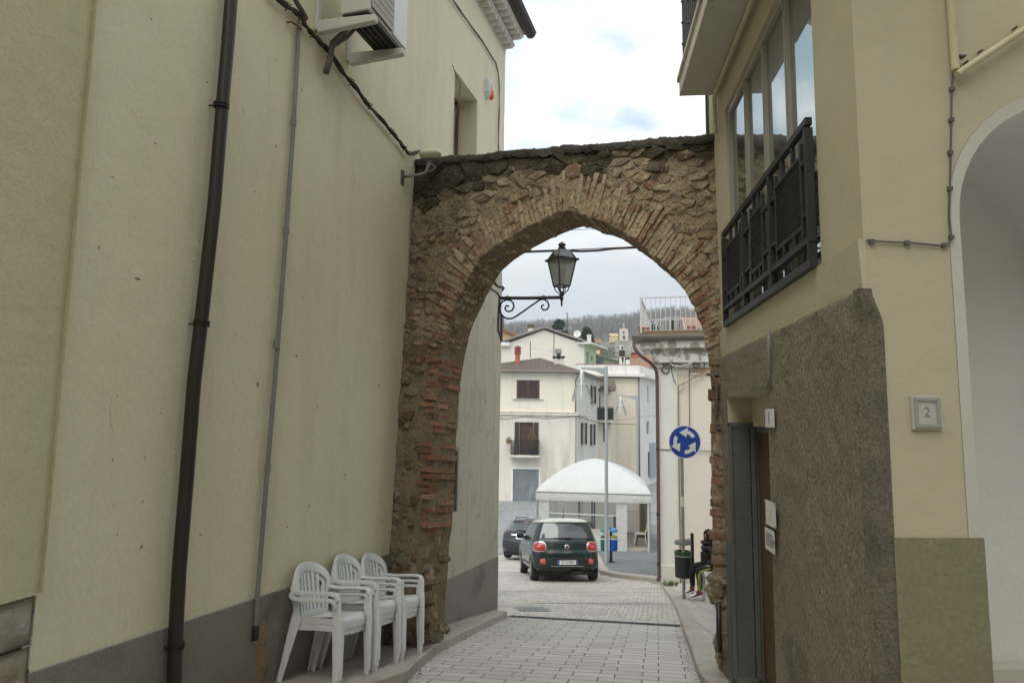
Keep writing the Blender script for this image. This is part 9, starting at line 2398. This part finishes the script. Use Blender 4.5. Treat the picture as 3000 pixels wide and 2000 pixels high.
hp = [(hip, .085), (pp((765, 800)), .085), (pp((768, 690)), .065), (pp((768, 590)), .055), (pp((768, 520)), .042), (pp((762, 478)), .045),
      (pp((765, 405)), (.075, .082)), (pp((762, 335)), (.055, .06)),
      (pp((770, 900), N1), .075), (pp((548, 928), N1), .050), (pp((585, 1095), N1), .046), (pp((590, 1262), N1), .032), (pp((560, 1330), N1), .032), (pp((470, 1370), N1), .026),
      (pp((770, 895), F1), .075), (pp((512, 905), F1), .050), (pp((510, 1090), F1), .046), (pp((520, 1250), F1), .032), (pp((490, 1318), F1), .032), (pp((420, 1350), F1), .026),
      (pp((770, 585), N1 - .03), .034), (pp((790, 730), N1 - .10), .032), (pp((730, 850), N1 - .05), .026), (pp((690, 868), N1 - .02), (.028, .016)),
      (pp((770, 585), F1 + .03), .034), (pp((780, 730), F1 + .09), .032), (pp((700, 840), F1 + .03), .026), (pp((665, 856), F1), (.028, .016))]
ed = [(0, 1), (1, 2), (2, 3), (3, 4), (4, 5), (5, 6), (6, 7), (0, 8), (8, 9), (9, 10), (10, 11), (11, 12), (12, 13), (0, 14), (14, 15), (15, 16), (16, 17), (17, 18), (18, 19), (3, 20), (20, 21), (21, 22), (22, 23), (3, 24), (24, 25), (25, 26), (26, 27)]
# five fingers on each hand, curled in the lap
for hnd, dyy in ((23, -1), (27, 1)):
    h = hp[hnd][0]
    for k in range(4):
        i = len(hp); o_ = V((0, (k - 1.5) * .016, 0)); l = (.055, .065, .062, .048)[k]
        hp += [(h + o_ + V((-.03, 0, .002)), .0085), (h + o_ + V((-.03 - l * .55, 0, -.006)), .0078), (h + o_ + V((-.03 - l * .8, 0, -.03)), .0065)]; ed += [(hnd, i), (i, i + 1), (i + 1, i + 2)]
    i = len(hp); hp += [(h + V((-.005, -dyy * .034, .008)), .010), (h + V((-.038, -dyy * .042, .004)), .0078)]; ed += [(hnd, i), (i, i + 1)]
person = skin('person', MT['skin'], hp, ed, None, loc=V((hip.x, hip.y, zl_ + .05)))
tag(person, 'person in black hooded puffer jacket and lime striped tracksuit sitting on the ledge', 'person')
# face: nose, eyes, mouth, mostly hidden in the hood; the person looks left across the lane
b = MB(); hc_ = pp((757, 392))
b.lathe([(.004, -.020), (.013, -.010), (.009, .012), (.003, .022)], hc_ + V((-.083, 0, -.012)), 8)
for dy in (-.03, .03): b.lathe([(.002, -.008), (.009, 0), (.002, .008)], hc_ + V((-.072, dy, .022)), 8)
b.build('face', MT['skin'], person, smooth=True)
b = MB()
for dy in (-.03, .03): b.lathe([(.001, -.005), (.006, 0), (.001, .005)], hc_ + V((-.079, dy, .022)), 8)
b.box(hc_ + V((-.077, 0, -.05)), (.006, .035, .006)); b.build('eyes', MT['bin_dark'], person)
# jacket with quilted rings: continuous torso and sleeves
jn = [(pp((778, 905)), (.115, .15))]; je = []
for k, c in enumerate([(772, 862), (764, 800), (757, 745), (756, 690), (758, 640), (762, 590), (768, 540), (768, 500)]):
    jn.append((pp(c), ((.112, .152), (.122, .158), (.112, .15), (.122, .155), (.112, .148), (.108, .14), (.098, .125), (.085, .095))[k])); je.append((k, k + 1))
for dyy in (-1, 1):
    i = len(jn); s0 = pp((770, 575), dyy * .13); s1_ = pp((790, 650), dyy * .17); s2 = pp((795, 735), dyy * .185); s3 = pp((755, 800), dyy * .15); s4 = pp((715, 850), dyy * .11)
    jn += [(s0, .072), (s1_, .066), (s2, .058), (s3, .054), (s4, .046)]; je += [(6, i), (i, i + 1), (i + 1, i + 2), (i + 2, i + 3), (i + 3, i + 4)]
skin('jacket', MT['jacket'], jn, je, person)
b = MB(); z_ = pp((770, 875)); b.lathe([(.128, -.012), (.134, 0), (.128, .012)], V((z_.x, z_.y, z_.z)), 20, sy=1.18); b.build('hem', MT['gate_metal'], person, smooth=True)
b = MB()
def hood(u, v):
    th = math.pi * (.02 + .86 * u); ph = R(52) + (R(360) - R(104)) * v; c_ = hc_ + V((.012, 0, .0)); r = V((.112, .100, .118)); d = V((-math.cos(ph) * math.sin(th), math.sin(ph) * math.sin(th), math.cos(th)))
    w_ = 1 + .04 * noise.noise(d * 3); peak = .022 * max(0, 1 - abs(v - .5) * 0) if False else 0
    p = c_ + V((d.x * r.x, d.y * r.y, d.z * r.z)) * w_
    return p
b.grid(hood, 16, 28); o = b.build('hood', MT['jacket'], person, smooth=True); sm = o.modifiers.new('thick', 'SOLIDIFY'); sm.thickness = .014; sm.offset = 0
b = MB(); rim = [hood(k / 14, 0) for k in range(15)] + [hood(k / 14, 1) for k in range(14, -1, -1)]; b.tube(rim, .013, 7); b.tube([hc_ + V((-.02 + .09 * math.cos(k * .45), .085 * math.sin(k * .45), -.105)) for k in range(14)], .034, 8, closed=True); b.build('hood_edge', MT['jacket'], person, smooth=True)
tnn = [(hip + V((.01, 0, -.01)), (.10, .14))]; te = []
for dyy, leg in ((N1, [(770, 900), (660, 905), (552, 932), (580, 1010), (592, 1100), (594, 1190), (592, 1262)]), (F1, [(770, 895), (640, 890), (516, 910), (512, 1000), (514, 1090), (520, 1180), (522, 1252)])):
    i = len(tnn)
    for k, c in enumerate(leg): tnn.append((pp(c, dyy), (.088, .080, .068, .062, .057, .050, .046)[k])); te.append((0 if k == 0 else i + k - 1, i + k))
skin('trousers', MT['trousers'], tnn, te, person)
# lime panel on the near leg, with its lettering
b = MB(); ctr = [(745, 895), (700, 902), (640, 925), (592, 950), (572, 985), (570, 1040), (572, 1100), (572, 1170), (568, 1232)]; hw_ = [12, 14, 18, 23, 24, 24, 25, 26, 25]; sp_p = smooth_path([V((c[0], c[1], h)) for c, h in zip(ctr, hw_)], 4); vs = []
for i, q_ in enumerate(sp_p):
    t = sp_p[min(i + 1, len(sp_p) - 1)] - sp_p[max(0, i - 1)]; l = math.hypot(t.x, t.y); nx, ny = -t.y / l, t.x / l
    for k in range(5):
        f_ = (k - 2) / 2; rr = .071 if i < 14 else .058; vs.append(pp((q_.x + nx * q_.z * f_, q_.y + ny * q_.z * f_), N1 - math.sqrt(max(0, rr ** 2 - (q_.z * .001 * f_ * 1.1) ** 2)) - .004))
b.add(vs, [(i * 5 + k, i * 5 + k + 1, (i + 1) * 5 + k + 1, (i + 1) * 5 + k) for i in range(len(sp_p) - 1) for k in range(4)]); st = b.build('stripe', MT['lime'], person, smooth=True)
text('lettering', 'STREET', .045, pp((571, 1130), N1 - .066), (0, 0, 1), (-1, 0, 0), MT['trousers'], st, sx=1.0)
# trainers
def shoe(ank, toe, heel, dyy, parent):
    a_, t_, h_ = pp(ank, dyy), pp(toe, dyy), pp(heel, dyy); ax = (t_ - h_); ln_ = ax.length; ax.normalize(); sd_ = V((0, 1, 0)); up = sd_.cross(ax)
    if up.z < 0: up = -up
    def q_(x, y, z): return h_ + ax * x + sd_ * y + up * z
    prof_s = [(0.0, .030, .055), (.02, .036, .085), (.06, .037, .095), (.10, .036, .075), (.14, .042, .055), (.19, .045, .042), (.225, .036, .032), (.245, .016, .020)]
    k = ln_ / .235
    def body(u, v):
        x = u * (len(prof_s) - 1); i = min(len(prof_s) - 2, int(x)); f_ = x - i; X = [prof_s[i][j] + (prof_s[i + 1][j] - prof_s[i][j]) * f_ for j in range(3)]; an = math.pi * v
        return q_(X[0] * k, X[1] * math.cos(an), .018 + X[2] * math.sin(an) ** .8)
    b = MB(); b.grid(body, 21, 10); s_ = b.build('shoe', MT['bin_dark'], parent, smooth=True)
    b = MB(); lo = [q_(p[0] * k, p[1] * 1.08 * sg, 0) for sg in (1,) for p in prof_s] + [q_(p[0] * k, -p[1] * 1.08, 0) for p in reversed(prof_s)]; b.prism(lo, up * .024); b.build('sole', MT['white_plastic'], s_)
    b = MB(); b.grid(lambda u, v: body(.05 + .33 * u, .56 + .40 * v) + (body(.05 + .33 * u, .56 + .40 * v) - q_(.08 * k, 0, .03)).normalized() * .004, 8, 6); b.build('red_panel', MT['lamp_red'] if False else mat('shoe_red', (0.26, 0.03, 0.028), .6), s_, smooth=True)
    b = MB(); b.grid(lambda u, v: body(.46 + .5 * u, .15 + .7 * v) + up * .004, 8, 8); b.build('toe_cap', MT['paper'], s_, smooth=True)
shoe((590, 1262), (440, 1394), (640, 1338), N1, person); shoe((520, 1252), (408, 1358), (560, 1316), F1, person)

# ================================================================== litter along the kerbs, then tidy up
rnd = random.Random(77); b = MB()
for k in range(260):
    i = rnd.randrange(4, len(kl) - 1); t = rnd.random(); x = kl[i][0] + (kl[i + 1][0] - kl[i][0]) * t; y = kl[i][1] + (kl[i + 1][1] - kl[i][1]) * t
    if rnd.random() < .5: x += abs(rnd.gauss(0, .05)) + .01; h = .008
    else:
        i = rnd.randrange(4, len(kr) - 1); x = kr[i][0] + (kr[i + 1][0] - kr[i][0]) * t - abs(rnd.gauss(0, .05)) - .01; y = kr[i][1] + (kr[i + 1][1] - kr[i][1]) * t; h = .008
    p = V((x, y, zg(x, y) + h)); a_ = rnd.uniform(0, 6.28); s_ = rnd.uniform(.004, .013); u = V((math.cos(a_), math.sin(a_), rnd.uniform(-.2, .4))) * s_; w_ = V((-math.sin(a_), math.cos(a_), rnd.uniform(-.2, .4))) * s_ * .6
    b.add([p - u, p + w_, p + u, p - w_], [(0, 1, 2, 3)])
o = b.build('dead_leaves', mat('dead_leaf', (0.10, 0.07, 0.04), .9, (0.16, 0.12, 0.07), 30), None); tag(o, 'scattered dead leaves and grit along the kerbs of the lane', 'leaves', kind='stuff')

def split_pieces(o, gap=.02):
    """every separate clamp, clip or sleeve becomes a part of its own"""
    me = o.data; n = len(me.vertices); par = list(range(n))
    def fd(i):
        while par[i] != i: par[i] = par[par[i]]; i = par[i]
        return i
    for e in me.edges:
        a_, c_ = fd(e.vertices[0]), fd(e.vertices[1])
        if a_ != c_: par[a_] = c_
    isl = {}
    for i in range(n): isl.setdefault(fd(i), []).append(i)
    bx_ = []
    for ids in isl.values():
        co_ = [me.vertices[i].co for i in ids]; bx_.append([V((min(c[k] for c in co_) for k in range(3))), V((max(c[k] for c in co_) for k in range(3))), set(ids)])
    ch = True
    while ch:
        ch = False
        for i in range(len(bx_)):
            for j in range(i + 1, len(bx_)):
                A0, A1_, B0, B1_ = bx_[i][0], bx_[i][1], bx_[j][0], bx_[j][1]
                if all(A0[k] - gap < B1_[k] and B0[k] - gap < A1_[k] for k in range(3)):
                    bx_[i][0] = V((min(A0[k], B0[k]) for k in range(3))); bx_[i][1] = V((max(A1_[k], B1_[k]) for k in range(3))); bx_[i][2] |= bx_[j][2]; bx_.pop(j); ch = True; break
            if ch: break
    if len(bx_) < 2: return
    for k, (_, _, ids) in enumerate(bx_):
        m2 = bpy.data.meshes.new(o.name.split('.')[0]); mp_ = {}; vs = []
        for i in sorted(ids): mp_[i] = len(vs); vs.append(me.vertices[i].co.copy())
        fs = [[mp_[i] for i in p.vertices] for p in me.polygons if p.vertices[0] in ids]; m2.from_pydata(vs, [], fs)
        for m_ in me.materials: m2.materials.append(m_)
        sm_ = me.polygons[0].use_smooth
        for p in m2.polygons: p.use_smooth = sm_
        if k == 0: keep = m2
        else:
            o2 = o.copy(); o2.data = m2; COL.objects.link(o2)
    o.data = keep
for o in list(COL.objects):
    if o.type == 'MESH' and o.parent and o.name.split('.')[0] in ('clamp', 'sleeve', 'cable_clip', 'mesh_infill', 'pipe_clip', 'fixing', 'cable_tie', 'frame', 'roof_rails', 'pipe_collar', 'junction_box', 'back_post', 'window_mullion', 'chimney_cap', 'rear_seats', 'slot', 'wall_hook', 'eyes', 'back_bars'):
        split_pieces(o, .015)
# ================================================================== thin damp air between the town and the hill
hz = MB(); hz.hexa([V((x, y, z)) for z in (-32, 128) for x, y in ((-740, -80), (740, -80), (740, 800), (-740, 800))])
mh = bpy.data.materials.new('haze'); mh.use_nodes = True; nh_ = mh.node_tree; nh_.nodes.remove(nh_.nodes['Principled BSDF'])
pv_ = nh_.nodes.new('ShaderNodeVolumePrincipled'); pv_.inputs['Color'].default_value = (0.86, 0.90, 0.95, 1); pv_.inputs['Density'].default_value = 0.0005; pv_.inputs['Anisotropy'].default_value = 0.0
nh_.links.new(pv_.outputs[0], nh_.nodes['Material Output'].inputs['Volume'])
ho = hz.build('haze', mh); tag(ho, kind='stuff'); ho['label'] = 'thin pale haze hanging over the town and the hill'
S.cycles.volume_bounces = 0
